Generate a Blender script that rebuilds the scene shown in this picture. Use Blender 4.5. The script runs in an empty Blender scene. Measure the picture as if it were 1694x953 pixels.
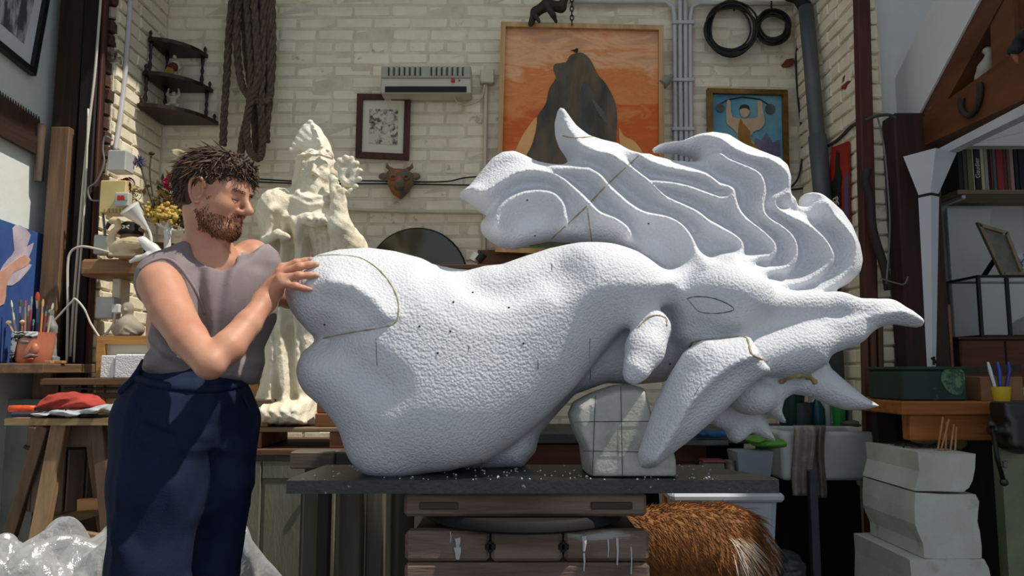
import bpy, bmesh, math, random
import numpy as np
from mathutils import Vector, Matrix, Euler
random.seed(7); RNG = np.random.default_rng(7)
S = bpy.context.scene
COL = S.collection
# ------------------------------------------------------------------ camera
F, TH, CZ = 1250.0, math.radians(6.3), 1.15
cam_d = bpy.data.cameras.new('camera'); cam = bpy.data.objects.new('camera', cam_d); COL.objects.link(cam)
cam_d.sensor_width = 36.0; cam_d.lens = F / 1694.0 * 36.0; cam_d.clip_start = 0.05
cam.location = (0, 0, CZ); cam.rotation_euler = (math.pi / 2 + TH, 0, 0)
S.camera = cam
# ------------------------------------------------------------------ sky, sun, exposure
wd = bpy.data.worlds.new('sky'); S.world = wd; wd.use_nodes = True
bg = wd.node_tree.nodes['Background']; bg.inputs[0].default_value = (0.80, 0.89, 1.0, 1); bg.inputs[1].default_value = 0.69
sun_d = bpy.data.lights.new('sun', 'SUN'); sun_d.energy = 3.9; sun_d.angle = math.radians(1.2); sun_d.color = (1.0, 0.93, 0.82)
sun = bpy.data.objects.new('sun', sun_d); COL.objects.link(sun)
SUN = Vector((0.50, -0.15, 0.84)).normalized()
sun.rotation_euler = SUN.to_track_quat('Z', 'Y').to_euler(); sun.location = SUN * 8
S.view_settings.view_transform = 'Standard'; S.view_settings.look = 'None'
S.view_settings.gamma = 1.0; S.view_settings.exposure = 0.12; S.view_settings.use_curve_mapping = False
# ------------------------------------------------------------------ where a pixel's ray meets a plane
CT, ST = math.cos(TH), math.sin(TH)
def ray(u, v):
    x, y = (u - 847.0) / F, (476.5 - v) / F
    return Vector((x, CT - y * ST, y * CT + ST))
def W(u, v, Y):
    d = ray(u, v); return Vector((0, 0, CZ)) + d * (Y / d.y)
def WX(u, v, X):
    d = ray(u, v); return Vector((0, 0, CZ)) + d * (X / d.x)
def WZ(u, v, Z):
    d = ray(u, v); return Vector((0, 0, CZ)) + d * ((Z - CZ) / d.z)
# ------------------------------------------------------------------ scene bookkeeping
def tag(o, label=None, cat=None, group=None, kind=None):
    if label: o['label'] = label
    if cat: o['category'] = cat
    if group: o['group'] = group
    if kind: o['kind'] = kind
    return o
def thing(name, label, cat, loc, group=None, kind=None):
    o = bpy.data.objects.new(name, None); COL.objects.link(o); o.location = loc; o.empty_display_size = .05
    return tag(o, label, cat, group, kind)
def wloc(o):
    v = Vector((0, 0, 0))
    while o is not None:
        v = v + o.location; o = o.parent
    return v
def link(name, me, loc, parent=None):
    o = bpy.data.objects.new(name, me); COL.objects.link(o)
    o.location = Vector(loc) - (wloc(parent) if parent else Vector((0, 0, 0))); o.parent = parent
    return o
def mk(name, mb, m, parent=None, smooth=False, label=None, cat=None, group=None, kind=None):
    """one mesh object; its origin goes to the middle of its base"""
    V = np.asarray(mb.v, dtype=float).reshape(-1, 3)
    lo, hi = V.min(0), V.max(0); base = np.array([(lo[0]+hi[0])/2, (lo[1]+hi[1])/2, lo[2]])
    me = bpy.data.meshes.new(name)
    me.from_pydata((V - base).tolist(), [], mb.f); me.update()
    if mb.fix:
        bm = bmesh.new(); bm.from_mesh(me)
        bmesh.ops.recalc_face_normals(bm, faces=bm.faces); bm.to_mesh(me); bm.free()
    if smooth:
        me.polygons.foreach_set('use_smooth', [True]*len(me.polygons))
        if smooth is not True:
            try: me.set_sharp_from_angle(angle=math.radians(smooth))
            except Exception: pass
    if m: me.materials.append(m)
    o = link(name, me, base, parent)
    return tag(o, label, cat, group, kind)
class MB:
    def __init__(s, fix=True): s.v, s.f, s.fix = [], [], fix
    def add(s, vs, fs):
        n = len(s.v); s.v.extend([tuple(p) for p in vs]); s.f.extend([tuple(i+n for i in f) for f in fs]); return s
    def box(s, c, sz, b=0.0, rot=None, taper=None):
        """chamfered box, centre c, full size sz; taper=(tx,ty) scales the top"""
        h = [q/2 for q in sz]; b = min(b, min(h)*.9)
        vs, idx = [], {}
        for sx in (-1, 1):
            for sy in (-1, 1):
                for sz_ in (-1, 1):
                    sg = (sx, sy, sz_)
                    for ax in (range(3) if b > 0 else (0,)):
                        p = [sg[i]*(h[i] - (b if (i != ax and b > 0) else 0)) for i in range(3)]
                        idx[(sg, ax)] = len(vs); vs.append(p)
        if b <= 0:
            for k in list(idx): idx[(k[0], 1)] = idx[(k[0], 2)] = idx[k]
        fs = []
        for ax in range(3):
            o1, o2 = [i for i in range(3) if i != ax]
            for sg in (-1, 1):
                q = []
                for a, bb in ((-1, -1), (1, -1), (1, 1), (-1, 1)):
                    t = [0]*3; t[ax] = sg; t[o1] = a; t[o2] = bb; q.append(idx[(tuple(t), ax)])
                fs.append(q)
        if b > 0:
            for ax in range(3):
                o1, o2 = [i for i in range(3) if i != ax]
                for a in (-1, 1):
                    for bb in (-1, 1):
                        t0 = [0]*3; t0[o1] = a; t0[o2] = bb; t1 = list(t0); t0[ax] = -1; t1[ax] = 1
                        t0, t1 = tuple(t0), tuple(t1)
                        fs.append([idx[(t0, o1)], idx[(t1, o1)], idx[(t1, o2)], idx[(t0, o2)]])
            for sx in (-1, 1):
                for sy in (-1, 1):
                    for sz_ in (-1, 1): fs.append([idx[((sx, sy, sz_), a)] for a in range(3)])
        if taper:
            for p in vs:
                t = (p[2] + h[2])/(2*h[2]); p[0] *= 1 + (taper[0]-1)*t; p[1] *= 1 + (taper[1]-1)*t
        R = rot if rot is not None else Matrix.Identity(3)
        c = Vector(c)
        return s.add([R @ Vector(p) + c for p in vs], fs)
    def bar(s, p, q, w, d, b=0.0, up=(0, 1, 0)):
        """box from p to q; w across, d along 'up'"""
        p, q = Vector(p), Vector(q); z = (q-p).normalized(); y = Vector(up); y = (y - z*y.dot(z)).normalized(); x = y.cross(z)
        R = Matrix((x, y, z)).transposed()
        return s.box((p+q)/2, (w, d, (q-p).length), b, R)
    def tube(s, pts, r, n=8, cap=True, flat=None):
        pts = [Vector(p) for p in pts]; m = len(pts); rs = r if hasattr(r, '__len__') else [r]*m
        t = [(pts[min(i+1, m-1)] - pts[max(i-1, 0)]).normalized() for i in range(m)]
        a = Vector((0, 0, 1)) if abs(t[0].z) < .9 else Vector((1, 0, 0))
        x = t[0].cross(a).normalized(); vs = []
        for i in range(m):
            x = (x - t[i]*x.dot(t[i])).normalized(); y = t[i].cross(x)
            for k in range(n):
                an = 2*math.pi*k/n; vs.append(pts[i] + (x*math.cos(an) + y*math.sin(an)*(flat or 1))*rs[i])
        fs = [[i*n+k, i*n+(k+1) % n, (i+1)*n+(k+1) % n, (i+1)*n+k] for i in range(m-1) for k in range(n)]
        if cap: fs += [list(range(n)), list(range((m-1)*n, m*n))]
        return s.add(vs, fs)
    def lathe(s, prof, c, n=24, rot=None, sx=1, sy=1, closed=False):
        R = rot if rot is not None else Matrix.Identity(3); c = Vector(c); vs = []; m = len(prof)
        for r, z in prof:
            for k in range(n):
                an = 2*math.pi*k/n; vs.append(R @ Vector((max(r, 1e-4)*math.cos(an)*sx, max(r, 1e-4)*math.sin(an)*sy, z)) + c)
        fs = [[i*n+k, i*n+(k+1) % n, (i+1)*n+(k+1) % n, (i+1)*n+k] for i in range(m-1) for k in range(n)]
        fs += [list(range(n)), list(range((m-1)*n, m*n))]
        return s.add(vs, fs)
    def ball(s, c, r, nu=12, nv=8, rot=None):
        r = r if hasattr(r, '__len__') else (r, r, r); R = rot if rot is not None else Matrix.Identity(3); c = Vector(c)
        vs = [R @ Vector((0, 0, -r[2])) + c]
        for j in range(1, nv):
            ph = -math.pi/2 + math.pi*j/nv
            for k in range(nu):
                an = 2*math.pi*k/nu; vs.append(R @ Vector((r[0]*math.cos(ph)*math.cos(an), r[1]*math.cos(ph)*math.sin(an), r[2]*math.sin(ph))) + c)
        vs.append(R @ Vector((0, 0, r[2])) + c); L = len(vs)-1
        fs = [[0, 1+(k+1) % nu, 1+k] for k in range(nu)]
        for j in range(nv-2):
            for k in range(nu): fs.append([1+j*nu+k, 1+j*nu+(k+1) % nu, 1+(j+1)*nu+(k+1) % nu, 1+(j+1)*nu+k])
        fs += [[L, 1+(nv-2)*nu+k, 1+(nv-2)*nu+(k+1) % nu] for k in range(nu)]
        return s.add(vs, fs)
    def prism(s, poly, off):
        off = Vector(off); poly = [Vector(p) for p in poly]; n = len(poly)
        return s.add(poly + [p+off for p in poly], [list(range(n)), list(range(n, 2*n))] + [[i, (i+1) % n, n+(i+1) % n, n+i] for i in range(n)])
    def grid(s, fn, nu, nv, closed=False):
        vs = [fn(i/(nu-1), j/(nv-1)) for j in range(nv) for i in range(nu)]
        fs = [[j*nu+i, j*nu+i+1, (j+1)*nu+i+1, (j+1)*nu+i] for j in range(nv-1) for i in range(nu-1)]
        return s.add(vs, fs)
    def sheet(s, fn, nu, nv, th):
        """a grid with thickness th (offset along fn's own normal is approximated by vector th)"""
        th = Vector(th); n = len(s.v)
        a = [Vector(fn(i/(nu-1), j/(nv-1))) for j in range(nv) for i in range(nu)]
        fs = [[j*nu+i, j*nu+i+1, (j+1)*nu+i+1, (j+1)*nu+i] for j in range(nv-1) for i in range(nu-1)]
        k = nu*nv; fs += [[q+k for q in f] for f in fs[:]]
        bd = list(range(nu)) + [j*nu+nu-1 for j in range(1, nv)] + [(nv-1)*nu+i for i in range(nu-2, -1, -1)] + [j*nu for j in range(nv-2, 0, -1)]
        fs += [[bd[i], bd[(i+1) % len(bd)], bd[(i+1) % len(bd)]+k, bd[i]+k] for i in range(len(bd))]
        return s.add(a + [p+th for p in a], fs)
def cr(pts, n=5, closed=False):
    """Catmull-Rom through points of any dimension"""
    P = [np.array(p, float) for p in pts]; m = len(P); out = []
    for i in range(m if closed else m-1):
        p0 = P[(i-1) % m] if closed or i > 0 else P[0]; p1 = P[i]; p2 = P[(i+1) % m]; p3 = P[(i+2) % m] if closed or i+2 < m else P[-1]
        for k in range(n):
            t = k/n; out.append(.5*((2*p1) + (p2-p0)*t + (2*p0-5*p1+4*p2-p3)*t*t + (3*p1-p0-3*p2+p3)*t**3))
    if not closed: out.append(P[-1])
    return out
def pix(pts, Y): return [W(u, v, Y) for u, v in pts]
def copy_tree(root, loc, label=None):
    r = root.copy(); COL.objects.link(r); r.location = loc
    if label: r['label'] = label
    for ch in root.children:
        c = ch.copy(); COL.objects.link(c); c.parent = r
        for g in ch.children:
            d = g.copy(); COL.objects.link(d); d.parent = c
    return r
# ------------------------------------------------------------------ signed-distance modelling
def poly_sd(poly, X, Z):
    P = np.asarray(poly, float); d = np.full(np.broadcast(X, Z).shape, 1e9); ins = np.zeros(d.shape, bool)
    for i in range(len(P)):
        a, b = P[i], P[(i+1) % len(P)]; e = b-a
        t = np.clip(((X-a[0])*e[0] + (Z-a[1])*e[1])/max(e@e, 1e-12), 0, 1)
        d = np.minimum(d, (X-a[0]-t*e[0])**2 + (Z-a[1]-t*e[1])**2)
        if abs(e[1]) > 1e-12:
            c = ((a[1] > Z) != (b[1] > Z)) & (X < e[0]*(Z-a[1])/e[1] + a[0]); ins ^= c
    return np.where(ins, -np.sqrt(d), np.sqrt(d))
def line_d(line, X, Z):
    P = np.asarray(line, float); d = np.full(np.broadcast(X, Z).shape, 1e9)
    for a, b in zip(P[:-1], P[1:]):
        e = b-a; t = np.clip(((X-a[0])*e[0] + (Z-a[1])*e[1])/max(e@e, 1e-12), 0, 1)
        d = np.minimum(d, (X-a[0]-t*e[0])**2 + (Z-a[1]-t*e[1])**2)
    return np.sqrt(d)
class SD:
    def __init__(s, lo, hi, h):
        s.lo, s.h = np.array(lo, float), h
        n = np.ceil((np.array(hi, float)-s.lo)/h).astype(int)+1
        s.ax = [s.lo[i] + np.arange(n[i])*h for i in range(3)]; s.G = np.full(n, 9.0, np.float32)
    def sub(s, lo, hi):
        sl = tuple(slice(int(np.clip(math.floor((lo[i]-s.lo[i])/s.h), 0, len(s.ax[i]))), int(np.clip(math.ceil((hi[i]-s.lo[i])/s.h)+1, 0, len(s.ax[i])))) for i in range(3))
        return sl, s.ax[0][sl[0]][:, None, None], s.ax[1][sl[1]][None, :, None], s.ax[2][sl[2]][None, None, :]
    def put(s, sl, d, k, op):
        g = s.G[sl]
        if g.size == 0: return s
        if op == 's': a, b = -g, d
        else: a, b = g, d
        if op == 'i': a, b = -g, -d
        m = np.minimum(a, b)
        if k > 0: hh = np.maximum(k-np.abs(a-b), 0)/k; m = m - hh*hh*k*.25
        s.G[sl] = m if op == 'u' else -m
        return s
    def cone(s, p, q, r0, r1=None, k=.01, op='u'):
        p, q = np.array(p, float), np.array(q, float); r1 = r0 if r1 is None else r1; m = max(r0, r1)+k+3*s.h
        sl, X, Y, Z = s.sub(np.minimum(p, q)-m, np.maximum(p, q)+m); e = q-p
        t = np.clip(((X-p[0])*e[0]+(Y-p[1])*e[1]+(Z-p[2])*e[2])/max(e@e, 1e-12), 0, 1)
        d = np.sqrt((X-p[0]-t*e[0])**2+(Y-p[1]-t*e[1])**2+(Z-p[2]-t*e[2])**2) - (r0+(r1-r0)*t)
        return s.put(sl, d, k, op)
    def chain(s, pts, rs, k=.01, op='u'):
        for i in range(len(pts)-1): s.cone(pts[i], pts[i+1], rs[i], rs[i+1], k, op)
        return s
    def ell(s, c, r, k=.01, R=None, op='u'):
        c, r = np.array(c, float), np.array(r if hasattr(r, '__len__') else (r, r, r), float); m = r.max()+k+3*s.h
        sl, X, Y, Z = s.sub(c-m, c+m); x, y, z = X-c[0], Y-c[1], Z-c[2]
        if R is not None:
            R = np.array(R)  # columns = local axes
            x, y, z = [R[0, i]*x + R[1, i]*y + R[2, i]*z for i in range(3)]
        k0 = np.sqrt((x/r[0])**2+(y/r[1])**2+(z/r[2])**2); k1 = np.sqrt((x/r[0]**2)**2+(y/r[1]**2)**2+(z/r[2]**2)**2)
        return s.put(sl, k0*(k0-1)/np.maximum(k1, 1e-6), k, op)
    def cube(s, c, hs, rd=.005, k=.005, R=None, op='u'):
        c, hs = np.array(c, float), np.array(hs, float); m = np.linalg.norm(hs)+k+3*s.h
        sl, X, Y, Z = s.sub(c-m, c+m); x, y, z = X-c[0], Y-c[1], Z-c[2]
        if R is not None:
            R = np.array(R); x, y, z = [R[0, i]*x + R[1, i]*y + R[2, i]*z for i in range(3)]
        q = [np.abs(a)-b+rd for a, b in zip((x, y, z), hs)]
        d = np.sqrt(sum(np.maximum(a, 0)**2 for a in q)) + np.minimum(np.maximum(np.maximum(q[0], q[1]), q[2]), 0) - rd
        return s.put(sl, d, k, op)
    def pillow(s, poly, yc, T, R, k=.01, op='u', ty=0.0, tx=0.0, H=None):
        """swollen outline: poly of (x,z), middle depth yc (+ty per metre of z, tx per metre of x), half depth T, rounding reach R"""
        P = np.asarray([(p[0], p[-1]) for p in poly], float); lo, hi = P.min(0), P.max(0); m = k+4*s.h
        dy = T + abs(ty)*(hi[1]-lo[1]) + abs(tx)*(hi[0]-lo[0]) + (.12 if H else 0)
        sl, X, Y, Z = s.sub((lo[0]-m, yc-dy-m, lo[1]-m), (hi[0]+m, yc+dy+m, hi[1]+m))
        d2 = poly_sd(P, X[:, 0, :], Z[0, 0, :][None, :])[:, None, :]
        yy = Y - yc - ty*(Z-(lo[1]+hi[1])/2) - tx*(X-(lo[0]+hi[0])/2)
        if H:
            hh = H(X[:, 0, :], Z[0, 0, :][None, :])[:, None, :]; TT = np.where(yy < 0, T + hh, T)
        else: TT = T
        d = (np.sqrt(np.maximum(1+d2/R, 0)**2 + (yy/TT)**2)-1)*min(R, T)
        return s.put(sl, d, k, op)
    def emboss(s, line, A, L, ymax=1e9, ymin=-1e9, p=2.0, soft=0):
        """raise (A>0) or groove a line of (x,z) on whatever surface lies between ymin and ymax"""
        P = np.asarray([(q[0], q[-1]) for q in line], float); lo, hi = P.min(0)-L, P.max(0)+L
        sl, X, Y, Z = s.sub((lo[0], max(ymin, s.ax[1][0]), lo[1]), (hi[0], min(ymax, s.ax[1][-1]), hi[1]))
        d = line_d(P, X[:, 0, :], Z[0, 0, :][None, :])[:, None, :]
        if soft: d = np.sqrt(d*d + soft*soft) - soft
        w = np.maximum(1-d/L, 0)**p
        if ymax < 1e8: w = w*np.clip((ymax-Y)/.03, 0, 1)
        s.G[sl] -= (A*w).astype(np.float32); return s
    def fn(s, func):
        s.G += func(s.ax[0][:, None, None], s.ax[1][None, :, None], s.ax[2][None, None, :]).astype(np.float32); return s
    def mesh(s):
        g = s.G; g[0], g[-1] = np.maximum(g[0], .001), np.maximum(g[-1], .001)
        g[:, 0], g[:, -1] = np.maximum(g[:, 0], .001), np.maximum(g[:, -1], .001)
        g[:, :, 0], g[:, :, -1] = np.maximum(g[:, :, 0], .001), np.maximum(g[:, :, -1], .001)
        ins = g < 0; sh = np.array(g.shape)-1
        cs = [ins[i:i+sh[0], j:j+sh[1], k:k+sh[2]] for i in (0, 1) for j in (0, 1) for k in (0, 1)]
        cnt = sum(c.astype(np.int8) for c in cs); act = (cnt > 0) & (cnt < 8)
        I = np.argwhere(act); vid = np.full(sh, -1, np.int64); vid[act] = np.arange(len(I))
        acc = np.zeros((len(I), 3)); num = np.zeros(len(I))
        cor = [(i, j, k) for i in (0, 1) for j in (0, 1) for k in (0, 1)]
        val = [g[I[:, 0]+c[0], I[:, 1]+c[1], I[:, 2]+c[2]].astype(float) for c in cor]
        for a in range(8):
            for b in range(a+1, 8):
                df = [q-p for p, q in zip(cor[a], cor[b])]
                if sum(abs(x) for x in df) != 1: continue
                m = (val[a] < 0) != (val[b] < 0); t = val[a][m]/(val[a][m]-val[b][m])
                acc[m] += np.array(cor[a]) + t[:, None]*np.array(df); num[m] += 1
        V = s.lo + (I + acc/num[:, None])*s.h
        fs = []
        for ax in range(3):
            o1, o2 = [(1, 2), (2, 0), (0, 1)][ax]
            a = [slice(None)]*3; b = [slice(None)]*3; a[ax] = slice(0, -1); b[ax] = slice(1, None)
            A, B = ins[tuple(a)], ins[tuple(b)]; E = np.argwhere(A != B)
            E = E[(E[:, o1] > 0) & (E[:, o2] > 0) & (E[:, o1] < sh[o1]) & (E[:, o2] < sh[o2])]
            up = A[E[:, 0], E[:, 1], E[:, 2]]
            q = []
            for d1, d2 in ((-1, -1), (0, -1), (0, 0), (-1, 0)):
                e = E.copy(); e[:, o1] += d1; e[:, o2] += d2; q.append(vid[e[:, 0], e[:, 1], e[:, 2]])
            Q = np.stack(q, 1); Q[~up] = Q[~up][:, ::-1]; fs.append(Q)
        return V, np.concatenate(fs)
    def mb(s, smooth_it=0):
        V, Q = s.mesh()
        for _ in range(smooth_it):
            acc = np.zeros_like(V); n = np.zeros(len(V))
            for a, b in ((0, 1), (1, 2), (2, 3), (3, 0)):
                np.add.at(acc, Q[:, a], V[Q[:, b]]); np.add.at(acc, Q[:, b], V[Q[:, a]]); np.add.at(n, Q[:, a], 1); np.add.at(n, Q[:, b], 1)
            V = V*.5 + acc/n[:, None]*.5
        m = MB(False); m.v = V; m.f = Q.tolist(); m.Q = Q; return m
def frame(fx, up=(0, 0, 1)):
    """3x3 with columns = forward, left, up"""
    f = Vector(fx).normalized(); u = Vector(up); u = (u - f*u.dot(f)).normalized(); return Matrix((f, u.cross(f), u)).transposed()
def strands(roots, dirs, L, r, bend, seg=3, jit=.3, rs=None):
    """tapered three-sided hairs as one mesh"""
    mb = MB(False); rs = rs or RNG
    for p, d in zip(roots, dirs):
        p, d = np.array(p, float), np.array(d, float); d = d + rs.normal(0, jit, 3); d /= np.linalg.norm(d)+1e-9
        a = np.cross(d, (0.3, .5, .8)); a /= np.linalg.norm(a)+1e-9; b = np.cross(d, a); l = L*rs.uniform(.6, 1.2); vs = []
        bd = np.array(bend) if not callable(bend) else bend(p)
        for i in range(seg):
            t = i/seg; c = p + d*l*t + bd*l*t*t
            for k in range(3):
                an = 2.094*k; vs.append(c + (a*math.cos(an)+b*math.sin(an))*r*(1-t*.75))
        vs.append(p + d*l + bd*l); n = 3*seg
        fs = [(i*3+k, i*3+(k+1) % 3, i*3+3+(k+1) % 3, i*3+3+k) for i in range(seg-1) for k in range(3)] + [((seg-1)*3+k, (seg-1)*3+(k+1) % 3, n) for k in range(3)]
        mb.add(vs, fs)
    return mb
# ------------------------------------------------------------------ materials
def lin(c):
    if isinstance(c, str): c = [int(c[i:i+2], 16)/255 for i in (0, 2, 4)]
    return tuple(((x/12.92) if x <= .04045 else ((x+.055)/1.055)**2.4) for x in c[:3]) + (1,)
MATS = {}
def M(name, c, c2=None, rough=.6, sc=6, bump=0, bsc=40, st=(1, 1, 1), metal=0, spec=.4, ramp=(.35, .65), detail=5, c3=None, sc3=3, r3=(.55, .62), voro=False, sss=0, alpha=1, trans=0, coat=0, bdist=.01):
    if name in MATS: return MATS[name]
    m = bpy.data.materials.new(name); m.use_nodes = True; N, Lk = m.node_tree.nodes, m.node_tree.links
    p = N['Principled BSDF']; p.inputs['Roughness'].default_value = rough; p.inputs['Metallic'].default_value = metal
    p.inputs['Specular IOR Level'].default_value = spec; p.inputs['Base Color'].default_value = lin(c)
    if alpha < 1: p.inputs['Alpha'].default_value = alpha
    if trans: p.inputs['Transmission Weight'].default_value = trans
    if coat: p.inputs['Coat Weight'].default_value = coat
    if sss:
        p.inputs['Subsurface Weight'].default_value = sss; p.inputs['Subsurface Radius'].default_value = (.02, .008, .005); p.inputs['Subsurface Scale'].default_value = .5
    tc = N.new('ShaderNodeTexCoord'); oi = N.new('ShaderNodeObjectInfo'); mu = N.new('ShaderNodeMath'); mu.operation = 'MULTIPLY'; mu.inputs[1].default_value = 17.3
    Lk.new(oi.outputs['Random'], mu.inputs[0])
    mp = N.new('ShaderNodeMapping'); mp.inputs['Scale'].default_value = st
    ad = N.new('ShaderNodeVectorMath'); ad.operation = 'ADD'; Lk.new(tc.outputs['Object'], mp.inputs[0]); Lk.new(mp.outputs[0], ad.inputs[0]); Lk.new(mu.outputs[0], ad.inputs[1])
    def noise(scale, det=detail):
        n = N.new('ShaderNodeTexNoise'); n.inputs['Scale'].default_value = scale; n.inputs['Detail'].default_value = det; n.inputs['Roughness'].default_value = .6; Lk.new(ad.outputs[0], n.inputs['Vector']); return n.outputs['Fac']
    def rampn(fac, a, b, ca, cb):
        r = N.new('ShaderNodeValToRGB'); r.color_ramp.elements[0].position = a; r.color_ramp.elements[1].position = b
        r.color_ramp.elements[0].color = ca; r.color_ramp.elements[1].color = cb; Lk.new(fac, r.inputs[0]); return r.outputs[0]
    out = None
    if c2: out = rampn(noise(sc), ramp[0], ramp[1], lin(c), lin(c2))
    if c3:
        mx = N.new('ShaderNodeMix'); mx.data_type = 'RGBA'; f = rampn(noise(sc3, 8), r3[0], r3[1], (0, 0, 0, 1), (1, 1, 1, 1)); Lk.new(f, mx.inputs[0])
        if out: Lk.new(out, mx.inputs[6])
        else: mx.inputs[6].default_value = lin(c)
        mx.inputs[7].default_value = lin(c3); out = mx.outputs[2]
    if out: Lk.new(out, p.inputs['Base Color'])
    if bump:
        b = N.new('ShaderNodeBump'); b.inputs['Strength'].default_value = bump; b.inputs['Distance'].default_value = bdist
        if voro:
            v = N.new('ShaderNodeTexVoronoi'); v.feature = 'SMOOTH_F1'; v.inputs['Scale'].default_value = bsc; v.inputs['Smoothness'].default_value = .6; Lk.new(ad.outputs[0], v.inputs['Vector'])
            mm = N.new('ShaderNodeMath'); mm.operation = 'MULTIPLY_ADD'; mm.inputs[1].default_value = -1; Lk.new(v.outputs['Distance'], mm.inputs[0]); Lk.new(noise(bsc*.7, 3), mm.inputs[2]); Lk.new(mm.outputs[0], b.inputs['Height'])
        else: Lk.new(noise(bsc, 6), b.inputs['Height'])
        Lk.new(b.outputs[0], p.inputs['Normal'])
    MATS[name] = m; return m
def wood(name, c, c2, ax='x', rough=.65, bump=.3, c3=None, sc=9, r3=(.6, .66), sc3=6):
    st = {'x': (.12, 1.4, 1.4), 'y': (1.4, .12, 1.4), 'z': (1.4, 1.4, .12)}[ax]
    return M(name, c, c2, rough=rough, sc=sc*2, bump=bump, bsc=sc*5, st=st, c3=c3, sc3=sc3, r3=r3, ramp=(.32, .68), bdist=.006)
# ------------------------------------------------------------------ the room
YB, XL, XR = 4.40, -2.10, 1.72
paint = M('cream_painted_brick', 'efe5cc', 'e0d5ba', rough=.75, sc=5, bump=.55, bsc=28, c3='b5aa94', sc3=9, r3=(.63, .7), bdist=.008)
mortar = M('painted_mortar', 'e0d6be', 'cabfa6', rough=.85, sc=8, bump=.5, bsc=60)
plaster = M('white_plaster', 'dfe4df', 'd2d8d2', rough=.8, sc=2, bump=.15, bsc=25)
whitepaint = M('white_wall_paint', 'd4d4d2', 'c8c8c6', rough=.75, sc=2)
redbrick = M('bare_red_brick', '5c3a2c', '3d2a22', rough=.9, sc=12, bump=.6, bsc=40, c3='b9b0a0', sc3=5, r3=(.6, .68))
floor_m = M('dusty_concrete', '6d665c', '544e46', rough=.85, sc=5, bump=.3, bsc=30)
darkwood = wood('dark_stained_timber_upright', '3b2619', '1f140d', 'z')
dwx = wood('dark_stained_timber', '3b2619', '1f140d', 'x')
redwood_m = wood('red_brown_painted_board', '54261c', '35180f', 'z', c3='8a7a6a', r3=(.7, .75))
roof_m = M('roof_boarding', 'b8b4ac', 'a5a198', rough=.8, sc=3)
def plane_box(name, c, sz, m, **kw): return mk(name, MB().box(c, sz), m, kind='structure', **kw)
plane_box('floor', (.3, 1.6, -.05), (7.4, 6.4, .1), floor_m)
wb = plane_box('wall_back', ((XL+XR)/2, YB+.1, 1.85), (XR-XL+.3, .18, 3.7), mortar)
wl = plane_box('wall_left', (-2.44, 2.0, 1.85), (.12, 3.7, 3.7), plaster)
plr = plane_box('wall_left_pier', ((XL-2.40)/2, 4.15, 1.85), (.28, .6, 3.7), mortar)
prr = plane_box('wall_right_pier', (XR+.055, 3.99, 1.85), (.09, .8, 3.7), mortar)
plane_box('wall_right', (3.4, 1.9, 1.85), (.12, 4.9, 3.7), plaster)
plane_box('wall_right_recess', (2.62, 4.22, 1.3), (1.6, .12, 2.6), whitepaint)
# roof with its big skylight opening
rf = MB()
X0, X1, Y0, Y1, SX0, SX1, SY0, SY1, RZ = -2.5, 3.46, -.8, 4.6, -1.50, 2.70, 1.22, 3.92, 3.75
for a, b, c, d in ((X0, SX0, Y0, Y1), (SX1, X1, Y0, Y1), (SX0, SX1, Y0, SY0), (SX0, SX1, SY1, Y1), (1.35, SX1, 2.45, SY1)):  # last panel is added out of view to keep sun off the right pier
    rf.box(((a+b)/2, (c+d)/2, RZ+.06), (b-a, d-c, .12))
mk('ceiling', rf, roof_m, kind='structure')
# gable and sloping soffit at the right
plane_box('wall_right_gable', (2.35, 3.70, 3.02), (1.2, .06, 1.50), whitepaint)
sof = MB().prism([WX(1450, 192, 1.93), WX(1545, 0, 1.93), WX(1585, -90, 1.93), WX(1665, -90, 1.93), WX(1620, 0, 1.93), WX(1505, 218, 1.93)], (.03, 0, 0))
mk('trim_soffit', sof, whitepaint, kind='structure')
# bricks
def brick_mesh(sz, seed):
    rr = np.random.default_rng(seed); b = MB().box((0, 0, 0), sz, .006); V = np.array(b.v); V += rr.normal(0, .0016, V.shape); me = bpy.data.meshes.new('brick')
    me.from_pydata(V.tolist(), [], b.f); bm = bmesh.new(); bm.from_mesh(me); bmesh.ops.recalc_face_normals(bm, faces=bm.faces); bm.to_mesh(me); bm.free(); me.materials.append(paint); return me
BL, BH, CH = .218, .064, .0755
STR = [brick_mesh((BL, .06, BH), i) for i in range(5)]; HDR = [brick_mesh((.102, .06, BH), i+9) for i in range(3)]
STY = [brick_mesh((.06, BL, BH), i+20) for i in range(4)]; HDY = [brick_mesh((.06, .102, BH), i+30) for i in range(2)]
def proj(p):
    d = Vector(p)-Vector((0, 0, CZ)); fw = d.y*CT + d.z*ST; up = -d.y*ST + d.z*CT; return 847+F*d.x/fw, 476.5-F*up/fw
hid = [(822, 40, 1100, 420), (590, 155, 680, 265), (1168, 150, 1302, 300), (630, 105, 780, 155), (470, 430, 1430, 980), (385, 0, 455, 260), (920, 230, 1420, 500), (-99, 640, 480, 980)]
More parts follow.
